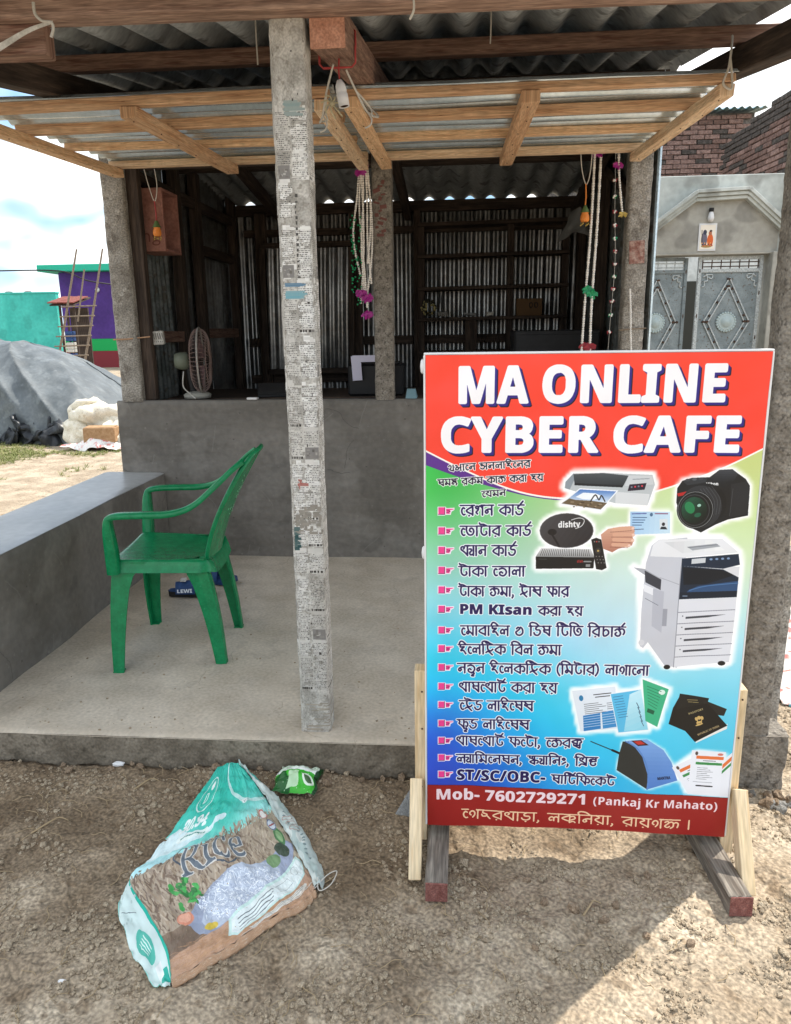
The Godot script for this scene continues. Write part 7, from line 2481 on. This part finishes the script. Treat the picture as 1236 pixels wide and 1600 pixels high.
# ------------------------------------------------------------------ inside the hut
func build_inside():
	var s := st()
	# dark desk behind the counter wall
	var dk := thing("desk", "dark work desk standing just behind the counter wall", "desk", Vector3(-0.6, 0.14, -5.25))
	s = st()
	box(s, Vector3(0, 0.985, 0), Vector3(2.6, 0.03, 0.80), Basis.IDENTITY, 0.004)
	put("desk_top", s, M.wood_dark, dk)
	for x in [-1.2, 1.2]:
		for z in [-0.34, 0.34]:
			s = st()
			box(s, Vector3(x, 0.485, z), Vector3(0.06, 0.97, 0.06))
			put("leg", s, M.wood_dark, dk)
	# pinkish open box on the left wall
	var bx := thing("wooden_box", "open pinkish painted wooden box fixed high on the left tin wall", "box", Vector3(-1.90, 2.05, -4.95))
	for q in [["side_board", Vector3(0.005, 0.185, 0.13), Vector3(0.165, 0.37, 0.016)], ["side_board", Vector3(0.005, 0.185, -0.13), Vector3(0.165, 0.37, 0.016)], ["back_board", Vector3(-0.082, 0.185, 0), Vector3(0.012, 0.37, 0.244)], ["bottom_board", Vector3(0.01, 0.008, 0), Vector3(0.165, 0.016, 0.244)], ["top_board", Vector3(0.005, 0.362, 0), Vector3(0.165, 0.016, 0.244)]]:
		s = st()
		box(s, q[1], q[2], Basis.IDENTITY, 0.002)
		put(q[0], s, M.pinkbox, bx)
	pim = Image.create(160, 96, false, Image.FORMAT_RGB8)
	pk = 1.0
	pim.fill(lin(0.38, 0.18, 0.14))
	latin("ng", 8, 8, 140, 90, lin(0.2, 0.07, 0.055), false)
	s = st()
	quad(s, Vector3(-0.06, 0.03, 0.1395), Vector3(0.075, 0.03, 0.1395), Vector3(0.075, 0.115, 0.1395), Vector3(-0.06, 0.115, 0.1395))
	put("stencil", s, mat(ImageTexture.create_from_image(pim), 0.8), bx)
	# two hanging ornaments
	for k in 2:
		var p: Vector3 = [Vector3(-1.80, 2.12, -4.66), Vector3(0.705, 2.13, -4.58)][k]
		var t := thing("hanging_ornament", ["small orange hanging ornament in front of the pinkish box", "small orange hanging ornament beside the white garland at the right"][k], "ornament", p, "orange hanging ornaments")
		s = st()
		lathe(s, [Vector2(0.020, 0.0), Vector2(0.026, 0.012), Vector2(0.024, 0.03), Vector2(0.018, 0.045), Vector2(0.022, 0.05)], 10)
		put("orange_cup", s, M.orange, t)
		s = st()
		lathe(s, [Vector2(0.026, 0.048), Vector2(0.018, 0.065), Vector2(0.008, 0.085), Vector2(0.001, 0.09)], 10)
		put("green_cap", s, M.leaf, t)
		s = st()
		for j in 6:
			var a := TAU * j / 6.0
			ball(s, Vector3(cos(a) * 0.021, -0.010 - 0.008 * (j % 2), sin(a) * 0.021), 0.0045, 6, 4)
			tube(s, [Vector3(cos(a) * 0.021, 0.0, sin(a) * 0.021), Vector3(cos(a) * 0.021, -0.01, sin(a) * 0.021)], 0.001, 4)
		put("bead_fringe", s, M.gold, t)
		s = st()
		tube(s, [Vector3(0, 0.085, 0), Vector3(0.002, 0.13, 0), Vector3(-0.002, 0.20, 0)], 0.004, 5)
		put("red_cord", s, M.wire_red if k == 0 else M.orange, t)
		s = st()
		tube(s, curve([Vector3(-0.04, 0.37, 0.02), Vector3(-0.028, 0.28, 0), Vector3(-0.004, 0.20, 0), Vector3(0.012, 0.22, 0), Vector3(0.022, 0.29, 0), Vector3(0.022, 0.37, 0.02)], 5), 0.003, 5)
		put("loop_wire", s, M.wire, t)
	# extension board with its cable
	var eb := thing("extension_board", "white electric extension board hung on the left corner post", "extension board", Vector3(-1.895, 1.525, -4.72), "", 0.15)
	s = st()
	box(s, Vector3(0, 0, 0), Vector3(0.115, 0.085, 0.045), Basis(Vector3.BACK, 0.06), 0.006)
	put("body", s, M.offwhite, eb)
	s = st()
	for k in 5:
		box(s, Vector3(0.0 + k * 0.013, 0.012, 0.023), Vector3(0.006, 0.04, 0.004), Basis(Vector3.BACK, 0.2))
		box(s, Vector3(0.0 + k * 0.013, -0.022, 0.023), Vector3(0.004, 0.008, 0.004))
	put("sockets", s, M.stone, eb)
	s = st()
	tube(s, curve([Vector3(-0.01, -0.04, 0.01), Vector3(-0.012, -0.12, 0.012), Vector3(-0.025, -0.22, 0.0)], 5), 0.006, 6)
	tube(s, curve([Vector3(-0.045, 0.04, 0.01), Vector3(-0.055, 0.10, 0.0), Vector3(-0.06, 0.16, 0)], 4), 0.004, 6)
	put("cable", s, M.offwhite, eb)
	var le := thing("paper_strip", "dark printed paper strip hanging behind the extension board", "paper", Vector3(-1.925, 1.60, -4.77))
	pim = Image.create(64, 200, false, Image.FORMAT_RGB8)
	pim.fill(hx("8a8a86"))
	for k in 40: fillp(P2([8 + rng.randf() * 10, 8 + k * 4.6, 34 + rng.randf() * 22, 8 + k * 4.6, 34 + rng.randf() * 22, 11 + k * 4.6, 8, 11 + k * 4.6]), hx("34342f"))
	s = st()
	var pf := func(u: float, v: float) -> Vector3: return Vector3(-0.035 + 0.055 * u - 0.085 * v, 0.17 * v, 0.02 + 0.008 * sin(v * 5.0))
	sheet(s, pf, 2, 8, 0.001)
	put("sheet", s, mat(ImageTexture.create_from_image(pim), 0.6), le)
	# table fan, seen nearly edge on
	var fn := thing("table_fan", "old table fan with a wire cage standing on the counter wall", "fan", Vector3(-1.675, 1.146, -4.80), "", 0.22)
	s = st()
	lathe(s, [Vector2(0.001, 0.0), Vector2(0.085, 0.0), Vector2(0.088, 0.022), Vector2(0.07, 0.034), Vector2(0.02, 0.045), Vector2(0.001, 0.046)], 20)
	put("base", s, mat(lin(0.34, 0.33, 0.29), 0.5), fn)
	s = st()
	tube(s, [Vector3(-0.02, 0.03, 0), Vector3(-0.04, 0.13, 0), Vector3(-0.05, 0.23, 0)], [0.022, 0.016, 0.018], 8)
	put("stem", s, M.black, fn)
	s = st()
	lathe(s, [Vector2(0.001, -0.07), Vector2(0.045, -0.065), Vector2(0.055, -0.03), Vector2(0.055, 0.01), Vector2(0.03, 0.03), Vector2(0.001, 0.03)], 16, Vector3(-0.06, 0.235, 0), Basis(Vector3.BACK, -PI / 2))
	put("motor", s, mat(lin(0.17, 0.19, 0.14), 0.5), fn)
	for k in 3:
		s = st()
		var a0 := TAU * k / 3.0 + 0.4
		var bl := func(u: float, v: float) -> Vector3:
			var r := 0.03 + 0.14 * u
			var a := a0 + (v - 0.5) * (0.9 + 0.4 * sin(u * PI))
			return Vector3(0.035 + (v - 0.5) * 0.05 * (1.0 - 0.3 * u), 0.235 + sin(a) * r, cos(a) * r)
		sheet(s, bl, 8, 8, 0.002)
		put("blade", s, mat(lin(0.16, 0.1, 0.1), 0.4), fn)
	s = st()
	for k in 44:
		var a := TAU * k / 44.0
		var pts := []
		for j in 9:
			var v := j / 8.0 * PI
			var r := 0.035 + 0.165 * pow(sin(v), 0.55)
			pts.append(Vector3(0.035 - 0.062 * cos(v), 0.235 + sin(a) * r, cos(a) * r))
		tube(s, pts, 0.0016, 4, false)
	put("cage_wires", s, mat(lin(0.24, 0.17, 0.15), 0.5), fn)
	for q in [[0.035, 0.204, 0.006], [-0.012, 0.160, 0.003], [0.082, 0.160, 0.003], [0.097, 0.05, 0.004]]:
		s = st()
		var ring := []
		for j in 33: ring.append(Vector3(q[0], 0.235 + sin(TAU * j / 32.0) * q[1], cos(TAU * j / 32.0) * q[1]))
		tube(s, ring, q[2], 6, false)
		put("cage_ring", s, mat(lin(0.30, 0.28, 0.25), 0.5) if q[2] > 0.005 else mat(lin(0.2, 0.14, 0.12), 0.5), fn)
	s = st()
	tube(s, curve([Vector3(-0.07, 0.17, 0.05), Vector3(-0.075, 0.08, 0.08), Vector3(-0.03, 0.03, 0.10), Vector3(0.0, 0.004, 0.12)], 5), 0.004, 5)
	put("cable", s, M.offwhite, fn)
	# white paper cover draped over a dark printer by the middle post
	var pr := thing("printer", "dark boxy printer on the desk behind the concrete middle post", "printer", Vector3(-0.53, 1.142, -5.0))
	s = st()
	box(s, Vector3(0, 0.10, -0.02), Vector3(0.36, 0.20, 0.22), Basis.IDENTITY, 0.012)
	put("body", s, M.black, pr)
	s = st()
	box(s, Vector3(0, 0.206, -0.02), Vector3(0.30, 0.012, 0.16), Basis.IDENTITY, 0.004)
	put("lid", s, M.darkpanel, pr)
	var pc := thing("paper_cover", "white paper sheet with a cut opening hung over the dark printer", "paper", Vector3(-0.54, 1.245, -4.868))
	s = st()
	for q in [[Vector3(-0.105, 0.075, 0), Vector3(0.062, 0.155, 0.003), 0.06], [Vector3(0.10, 0.075, 0), Vector3(0.04, 0.155, 0.003), -0.05], [Vector3(0.0, 0.135, 0.0015), Vector3(0.262, 0.042, 0.003), 0.01]]:
		box(s, q[0], q[1], Basis(Vector3.BACK, q[2]), 0.001)
	put("sheet", s, M.paper, pc)
	var pb := thing("blue_box", "small pale blue box on the counter wall between post and signboard", "box", Vector3(-0.285, 1.146, -4.66))
	s = st()
	loft(s, [PackedVector3Array([Vector3(-0.034, 0, 0.02), Vector3(0.034, 0, 0.02), Vector3(0.034, 0, -0.10), Vector3(-0.034, 0, -0.10)]), PackedVector3Array([Vector3(-0.028, 0.052, -0.05), Vector3(0.022, 0.052, -0.05), Vector3(0.022, 0.052, -0.10), Vector3(-0.028, 0.052, -0.10)])], true, 1, 1, false)
	put("body", s, M.paleblue, pb)
	var wc := thing("white_card", "small white card lying on the counter wall right of the fan", "card", Vector3(-1.27, 1.147, -4.64))
	s = st()
	box(s, Vector3(0, 0.006, 0), Vector3(0.062, 0.012, 0.05), Basis.IDENTITY, 0.001)
	put("card", s, M.white, wc)
	var lp := thing("laptop", "dark laptop half open on the desk with a shiny edge", "laptop", Vector3(-1.15, 1.142, -4.98), "", 0.25)
	s = st()
	box(s, Vector3(0, 0.01, 0), Vector3(0.34, 0.02, 0.23), Basis.IDENTITY, 0.003)
	put("keyboard_half", s, M.black, lp)
	s = st()
	box(s, Vector3(0.0, 0.045, -0.02), Vector3(0.34, 0.008, 0.23), Basis(Vector3.RIGHT, 0.25), 0.002)
	put("screen_half", s, mat(lin(0.05, 0.05, 0.052), 0.25), lp)
	var cbn := thing("dark_cabinet", "plain dark panelled cabinet at the back right of the hut", "cabinet", Vector3(0.70, 0.14, -5.8))
	s = st()
	box(s, Vector3(0, 0.70, 0), Vector3(0.60, 1.40, 0.45), Basis.IDENTITY, 0.008)
	put("body", s, M.darkpanel, cbn)
	s = st()
	box(s, Vector3(0, 0.69, 0.2275), Vector3(0.58, 1.36, 0.012), Basis.IDENTITY, 0.003)
	put("door", s, M.darkpanel, cbn)
	# shelf rack before the back wall
	var rk := thing("shelf_rack", "dark open timber shelf rack across the right of the back wall", "shelf", Vector3(0.28, 0.14, -6.82))
	for x in [-0.60, 0.16, 0.62]:
		s = st()
		box(s, Vector3(x, 1.14, 0), Vector3(0.055, 2.28, 0.07), Basis.IDENTITY, 0.003)
		put("upright", s, M.wood_dark, rk)
	for y in [1.22, 1.50, 1.755, 2.02, 2.275]:
		s = st()
		box(s, Vector3(0.01, y + 0.005, 0.0), Vector3(1.27, 0.030, 0.22), Basis(Vector3.BACK, 0.012), 0.003)
		put("shelf_board", s, M.wood_dark, rk)
	s = st()
	box(s, Vector3(-0.17, 1.36, 0.05), Vector3(0.10, 0.25, 0.03))
	put("divider", s, M.wood_dark, rk)
	var bxx := thing("brown_box", "small brown printed carton on the rack above the dark cabinet", "carton", Vector3(0.60, 1.66, -6.74))
	s = st()
	box(s, Vector3(0, 0.07, 0), Vector3(0.215, 0.14, 0.10), Basis.IDENTITY, 0.003)
	put("body", s, mat(lin(0.15, 0.085, 0.04), 0.9), bxx)
	s = st()
	for x in [0.012, 0.055]:
		var r := []
		for j in 17: r.append(Vector3(x + cos(TAU * j / 16.0) * 0.014, 0.085 + sin(TAU * j / 16.0) * 0.02, 0.052))
		tube(s, r, 0.004, 4, false)
	put("printed_rings", s, M.black, bxx)
	var fb := thing("flower_ball", "round ball of dried yellow and dark flowers at the rack's left end", "flowers", Vector3(-0.255, 1.675, -6.70))
	s = st()
	var s2 := st()
	for k in 70:
		var d := Vector3(rng.randf_range(-1, 1), rng.randf_range(-1, 1), rng.randf_range(-0.6, 1)).normalized()
		ball(s if k % 3 else s2, Vector3(0, 0.065, 0) + d * 0.062, 0.012, 5, 4)
	put("dark_flowers", s, mat(lin(0.05, 0.045, 0.03), 0.8), fb)
	put("yellow_flowers", s2, mat(lin(0.42, 0.36, 0.16), 0.7), fb)
	var n := 0
	for q in [["grey folded cloth bundle beside the flower ball on the rack", Vector3(-0.13, 1.665, -6.72), Vector3(0.09, 0.04, 0.08), M.stone], ["dark flat packet in the middle of the rack's third shelf", Vector3(0.10, 1.665, -6.72), Vector3(0.10, 0.025, 0.08), M.slate], ["pale small packet right of the middle on the rack", Vector3(0.27, 1.665, -6.72), Vector3(0.06, 0.03, 0.06), M.offwhite]]:
		var o := thing("packet", q[0], "packet", q[1])
		s = st()
		box(s, Vector3(0, q[2].y / 2, 0), q[2], Basis.IDENTITY, 0.004, 0.004)
		put("wrap", s, q[3], o)


# ------------------------------------------------------------------ garlands
func pearl_string(s: SurfaceTool, pts: Array, r := 0.0075, gap := 0.0135):
	r *= 1.12
	gap *= 1.08
	var L := 0.0
	var i := 0
	var acc := 0.0
	for k in pts.size() - 1:
		var a: Vector3 = pts[k]
		var b: Vector3 = pts[k + 1]
		var d := a.distance_to(b)
		while acc < d:
			ball(s, a.lerp(b, acc / d), r * rng.randf_range(0.85, 1.1), 6, 4)
			acc += gap
		acc -= d


func bow(s: SurfaceTool, c: Vector3, r: float, n := 9):
	# a tuft of foil ribbon
	for k in n:
		var a := TAU * k / n + rng.randf() * 0.5
		var d := Vector3(cos(a), sin(a) * 0.6 + rng.randf_range(-0.2, 0.2), rng.randf_range(-0.6, 0.6))
		var w := d.cross(Vector3.BACK).normalized() * r * 0.26
		var e := c + d * r
		var m := c + d * r * 0.5 + Vector3(0, r * 0.2, 0)
		quad(s, c - w * 0.4, c + w * 0.4, m + w, m - w)
		quad(s, m - w, m + w, e + w * 0.5, e - w * 0.5)


func build_garlands():
	var s := st()
	# bunch on the middle post
	var g := thing("garland_bunch", "bunch of pearl garlands with magenta tassels hung left of the middle post", "garland", Vector3(-0.545, 2.48, -4.585))
	for k in 7:
		s = st()
		var x := -0.035 + 0.014 * k
		var len := [0.62, 0.78, 0.80, 0.70, 0.74, 0.66, 0.55][k] as float
		var pts := curve([Vector3(x * 0.5, 0, 0.006 * (k % 3)), Vector3(x + 0.022 * sin(k * 2.0), -len * 0.3, 0.012 * (k % 2)), Vector3(x - 0.026 * cos(k * 2.3), -len * 0.65, 0.016), Vector3(x * 0.7 + 0.016 * sin(k * 4.0), -len, 0.004 * k)], 5)
		pearl_string(s, pts, 0.0062, 0.0115)
		put("pearl_strand", s, M.pearl, g)
	s = st()
	for k in 75: ball(s, Vector3(-0.045 + rng.randf_range(-0.03, 0.03), -0.28 - 0.5 * rng.randf(), 0.02), 0.0055, 5, 4)
	put("green_beads", s, M.foilgreen, g)
	for q in [Vector3(0, -0.02, 0.02), Vector3(-0.01, -0.06, 0.025), Vector3(-0.02, -0.72, 0.03), Vector3(0.015, -0.745, 0.03), Vector3(0.012, -0.84, 0.02)]:
		s = st()
		bow(s, q, 0.036, 13)
		bow(s, q + Vector3(0.01, 0.008, 0.008), 0.026, 9)
		put("magenta_tassel", s, M.magenta, g)
	# two strands looped at the right
	var d := thing("double_garland", "two long white pearl strands with magenta, green and red bows", "garland", Vector3(0.76, 2.5, -4.585))
	for k in 2:
		s = st()
		var x := -0.014 + 0.034 * k
		var pts := curve([Vector3(x, 0.02, 0), Vector3(x - 0.004, -0.40, 0), Vector3(x - 0.020 + 0.004 * k, -0.80, 0.005), Vector3(x - 0.030 + 0.016 * k, -1.18, 0.005), Vector3(x - 0.034 + 0.014 * k, -1.33, 0)], 6)
		pearl_string(s, pts, 0.0078, 0.0125)
		put("pearl_strand", s, M.pearl, d)
	for q in [[Vector3(0.005, -0.015, 0.01), M.magenta, "magenta_bow"], [Vector3(-0.02, -0.74, 0.012), M.foilgreen, "green_bow"], [Vector3(0.002, -0.765, 0.012), M.foilgreen, "green_bow"], [Vector3(-0.022, -1.055, 0.012), M.foilred, "red_bow"], [Vector3(0.005, -1.06, 0.012), M.foilred, "red_bow"]]:
		s = st()
		bow(s, q[0], 0.036, 11)
		put(q[2], s, q[1], d)
	# thin strand of spaced beads
	var t := thing("bead_strand", "thin strand of spaced white and coloured beads between white garland and corner post", "garland", Vector3(0.86, 2.5, -4.60))
	s = st()
	var line3 := curve([Vector3(0, 0.02, 0), Vector3(0.012, -0.3, 0), Vector3(0.028, -0.6, 0), Vector3(0.018, -0.9, 0), Vector3(0.008, -1.34, 0)], 6)
	tube(s, line3, 0.0012, 4)
	put("string", s, M.wire, t)
	var wh := st()
	var rd := st()
	var gr := st()
	for k in 17:
		var f := (k + 0.5) / 17.0 * (line3.size() - 1)
		var p: Vector3 = (line3[int(f)] as Vector3).lerp(line3[mini(int(f) + 1, line3.size() - 1)], f - int(f))
		for j in 3: ball(wh, p + Vector3(rng.randf_range(-0.008, 0.008), rng.randf_range(-0.008, 0.008), rng.randf_range(-0.004, 0.006)), 0.0062, 6, 4)
		bow(rd if k % 3 else gr, p, 0.016, 5)
	put("white_beads", wh, M.pearl, t)
	put("red_petals", rd, M.foilred, t)
	put("green_petals", gr, M.foilgreen, t)
	var y := thing("short_strand", "short pearl strand with a magenta bow above and a golden bow below", "garland", Vector3(0.872, 2.41, -4.57))
	s = st()
	pearl_string(s, curve([Vector3(0, 0.1, 0), Vector3(0.004, 0, 0), Vector3(0.018, -0.12, 0), Vector3(0.036, -0.24, 0)], 5), 0.0068, 0.012)
	put("pearl_strand", s, M.pearl, y)
	s = st()
	bow(s, Vector3(0, 0.005, 0.006), 0.030, 10)
	put("magenta_bow", s, M.magenta, y)
	s = st()
	bow(s, Vector3(0.038, -0.25, 0.006), 0.026, 10)
	put("golden_bow", s, M.gold, y)
	var z := thing("post_strand", "single pearl strand with a green bow hung on the right corner post", "garland", Vector3(0.978, 1.76, -4.592))
	s = st()
	pearl_string(s, curve([Vector3(0, 0, 0), Vector3(0.012, -0.14, 0.002), Vector3(0.018, -0.25, 0.002), Vector3(0.026, -0.345, 0.004)], 5), 0.0062, 0.0105)
	put("pearl_strand", s, M.pearl, z)
	s = st()
	bow(s, Vector3(0.028, -0.365, 0.008), 0.028, 10)
	put("green_bow", s, M.foilgreen, z)
	# tie strings round the posts
	s = st()
	tube(s, [Vector3(0.93, 1.535, -4.598), Vector3(1.0, 1.542, -4.600), Vector3(1.085, 1.545, -4.598)], 0.004, 5)
	tag(put("tie_string", s, M.bamboo), "brown string tied round the right corner post", "string")
	s = st()
	tube(s, [Vector3(-2.11, 1.52, -4.60), Vector3(-2.02, 1.522, -4.600), Vector3(-1.90, 1.535, -4.66)], 0.0045, 5)
	tag(put("tie_string", s, mat(lin(0.5, 0.3, 0.18), 0.8)), "orange brown string tied round the speckled left corner post", "string")
	# silvery foil bag hanging at the back right
	var fo := thing("foil_bag", "grey foil bag hanging inside behind the orange ornament", "bag", Vector3(0.74, 2.12, -5.1))
	s = st()
	var ff := func(u: float, v: float) -> Vector3: return Vector3((u - 0.5) * (0.08 + 0.15 * (1.0 - v)), 0.18 * v - 0.08 * absf(u - 0.5), 0.03 * sin(PI * u))
	crumple(s, ff, 16, 16, 0.05, 81.0, 0.003)
	put("foil", s, mat(lin(0.07, 0.07, 0.065), 0.4), fo)


# ------------------------------------------------------------------ wires and the bulb holder
func build_wires():
	var s := st()
	var b := thing("bulb_holder", "white bulb holder hanging from the porch rafter on a red wire", "bulb holder", Vector3(-0.372, 2.262, -2.66))
	s = st()
	lathe(s, [Vector2(0.013, -0.004), Vector2(0.0175, -0.006), Vector2(0.018, 0.032), Vector2(0.0165, 0.034), Vector2(0.0165, 0.038), Vector2(0.0175, 0.04), Vector2(0.016, 0.058), Vector2(0.008, 0.074), Vector2(0.001, 0.076)], 16, Vector3.ZERO, Basis(Vector3.BACK, 0.18))
	put("shell", s, M.white, b)
	s = st()
	lathe(s, [Vector2(0.001, 0.012), Vector2(0.013, 0.010), Vector2(0.013, -0.004)], 12, Vector3.ZERO, Basis(Vector3.BACK, 0.18))
	put("socket", s, M.rust, b)
	s = st()
	tube(s, curve([Vector3(-0.012, 0.074, 0), Vector3(-0.014, 0.10, 0), Vector3(-0.012, 0.135, 0)], 4), 0.0028, 6)
	put("red_wire", s, M.wire_red, b)
	# red wire wound round the rafter end
	s = st()
	var w := []
	for k in 41:
		var a := TAU * k / 20.0
		w.append(Vector3(-0.388 + 0.058 * clampf(1.35 * cos(a), -1.0, 1.0), 2.432 + 0.058 * clampf(1.35 * sin(a), -1.0, 1.0) - 0.006, -2.665 + 0.012 * sin(a * 0.5) + 0.0006 * k))
	tube(s, w, 0.0028, 5)
	tag(put("red_wire", s, M.wire_red), "red wire wound round the porch rafter above the bulb holder", "wire")
	# pale binding wires that hold the shutters up
	var i := 0
	for q in [
		["pale twisted wire from rafter down to the left shutter's corner, by the bulb holder", [Vector3(-0.40, 2.375, -2.64), Vector3(-0.435, 2.31, -2.70), Vector3(-0.458, 2.255, -2.75), Vector3(-0.475, 2.25, -2.80), Vector3(-0.50, 2.43, -3.22)]],
		["pale wire from rafter down to the right shutter's corner, by the bulb holder", [Vector3(-0.365, 2.37, -2.68), Vector3(-0.34, 2.32, -2.72), Vector3(-0.31, 2.27, -2.78), Vector3(-0.29, 2.30, -2.95), Vector3(-0.40, 2.455, -3.26)]],
	]:
		s = st()
		tube(s, curve(q[1], 6), 0.0035, 6)
		var o: Vector3 = q[1][2]
		# loose ends and a doubled loop
		tube(s, curve([q[1][1], o + Vector3(0.012, 0.01, 0.004), o + Vector3(0.016, -0.015, 0.004), q[1][3]], 4), 0.003, 5)
		tube(s, curve([o, o + Vector3(0.015, -0.025, 0.01), o + Vector3(0.01, -0.045, 0.012), o + Vector3(-0.008, -0.052, 0.01)], 4), 0.0028, 5)
		tag(put("binding_wire", s, M.wire), q[0], "wire")
	var kn := thing("wire_knot", "tangle of yellowish wire ends beside the bulb holder", "wire", Vector3(-0.415, 2.275, -2.69))
	s = st()
	for k in 7:
		var a := TAU * k / 7.0
		tube(s, curve([Vector3.ZERO, Vector3(cos(a) * 0.02, sin(a) * 0.02, 0.008), Vector3(cos(a + 0.5) * 0.036, sin(a) * 0.036 - 0.012, 0.0)], 3), 0.0025, 5)
	ball(s, Vector3.ZERO, 0.010, 7, 5)
	put("strands", s, mat(lin(0.5, 0.44, 0.28), 0.6), kn)
	for q in [
		["pale wire loop tying the right shutter's outer corner to the roof", [Vector3(1.03, 2.62, -3.30), Vector3(1.012, 2.56, -3.24), Vector3(1.005, 2.49, -3.235), Vector3(0.99, 2.44, -3.235), Vector3(1.02, 2.418, -3.235), Vector3(1.022, 2.45, -3.235), Vector3(1.008, 2.53, -3.235)], 0.0042],
		["thin straight wire hanging from the roof sheets right of the middle", [Vector3(0.12, 2.80, -3.3), Vector3(0.12, 2.70, -3.3), Vector3(0.118, 2.63, -3.3)], 0.003],
		["thin straight wire hanging from the roof sheets left of the front post", [Vector3(-0.78, 2.80, -3.2), Vector3(-0.781, 2.65, -3.2), Vector3(-0.780, 2.56, -3.2)], 0.003],
		["bent pale wire end hanging from the front beam at the top middle", [Vector3(-0.13, 2.46, -2.372), Vector3(-0.128, 2.42, -2.370), Vector3(-0.14, 2.395, -2.370)], 0.0035],
	]:
		s = st()
		tube(s, curve(q[1], 5), q[2], 6)
		tag(put("wire", s, M.wire), q[0], "wire")
	# white strap tied over the beam at the upper left
	var tp := thing("white_strap", "white twisted plastic strap tied round the front beam at upper left", "strap", Vector3(-1.20, 2.42, -2.365))
	s = st()
	tube(s, curve([Vector3(-0.02, 0.06, 0.008), Vector3(-0.018, 0.03, 0.008), Vector3(0.0, 0.012, 0.006), Vector3(0.025, 0.008, 0.004), Vector3(0.028, -0.008, 0.002), Vector3(0.02, -0.03, 0.004)], 5), 0.0045, 6)
	put("knot", s, M.offwhite, tp)
	s = st()
	var sf := func(u: float, v: float) -> Vector3:
		var p := Vector3(0.03, 0.008, 0.004).lerp(Vector3(-0.24, -0.05, -0.015), u)
		p.y -= 0.03 * u * u
		return p + Vector3(0, (v - 0.5) * lerpf(0.008, 0.026, u), 0.006 * sin(u * 7.0))
	sheet(s, sf, 20, 3, 0.002)
	put("tail", s, M.offwhite, tp)


func build_stones():
	# stones gathered against the concrete footing, and a few others
	var n := 0
	var lab := "grey brown stone lying against the concrete footing"
	for k in 22:
		var s := st()
		var r := rng.randf_range(0.008, 0.019)
		rock(s, r, 40 + k, 0.26, Vector3(1.2, 0.85, 1.0), 2)
		var x := 0.945 + rng.randf() * 0.19
		var z := -2.345 + 0.075 * rng.randf() + (0.03 if k % 4 == 0 else 0.0)
		var m := put("stone", s, M.stone_brown if k % 2 else M.stone)
		m.position = Vector3(x, gh(x, z) + r * 0.45, z)
		m.rotation = Vector3(rng.randf() * 6, rng.randf() * 6, rng.randf() * 6)
		tag(m, lab, "stone", "stones against the concrete footing")
	for k in 26:
		var s := st()
		var r := rng.randf_range(0.008, 0.017)
		rock(s, r, 90 + k, 0.25, Vector3(1.2, 0.8, 1.0), 2)
		var x := -1.5 + rng.randf() * 1.35
		var z := -2.37 + 0.09 * rng.randf() * rng.randf()
		if k > 16:
			x = 0.15 + rng.randf() * 0.5
			z = -1.95 + rng.randf() * 0.3
		var m := put("stone", s, M.stone_brown)
		m.position = Vector3(x, gh(x, z) + r * 0.4, z)
		m.rotation = Vector3(rng.randf() * 6, rng.randf() * 6, rng.randf() * 6)
		tag(m, "brown lump of soil lying along the slab's foot" if k <= 16 else "brown lump of soil lying in the signboard's shadow", "clod", "soil lumps along the slab" if k <= 16 else "soil lumps in front of the signboard")
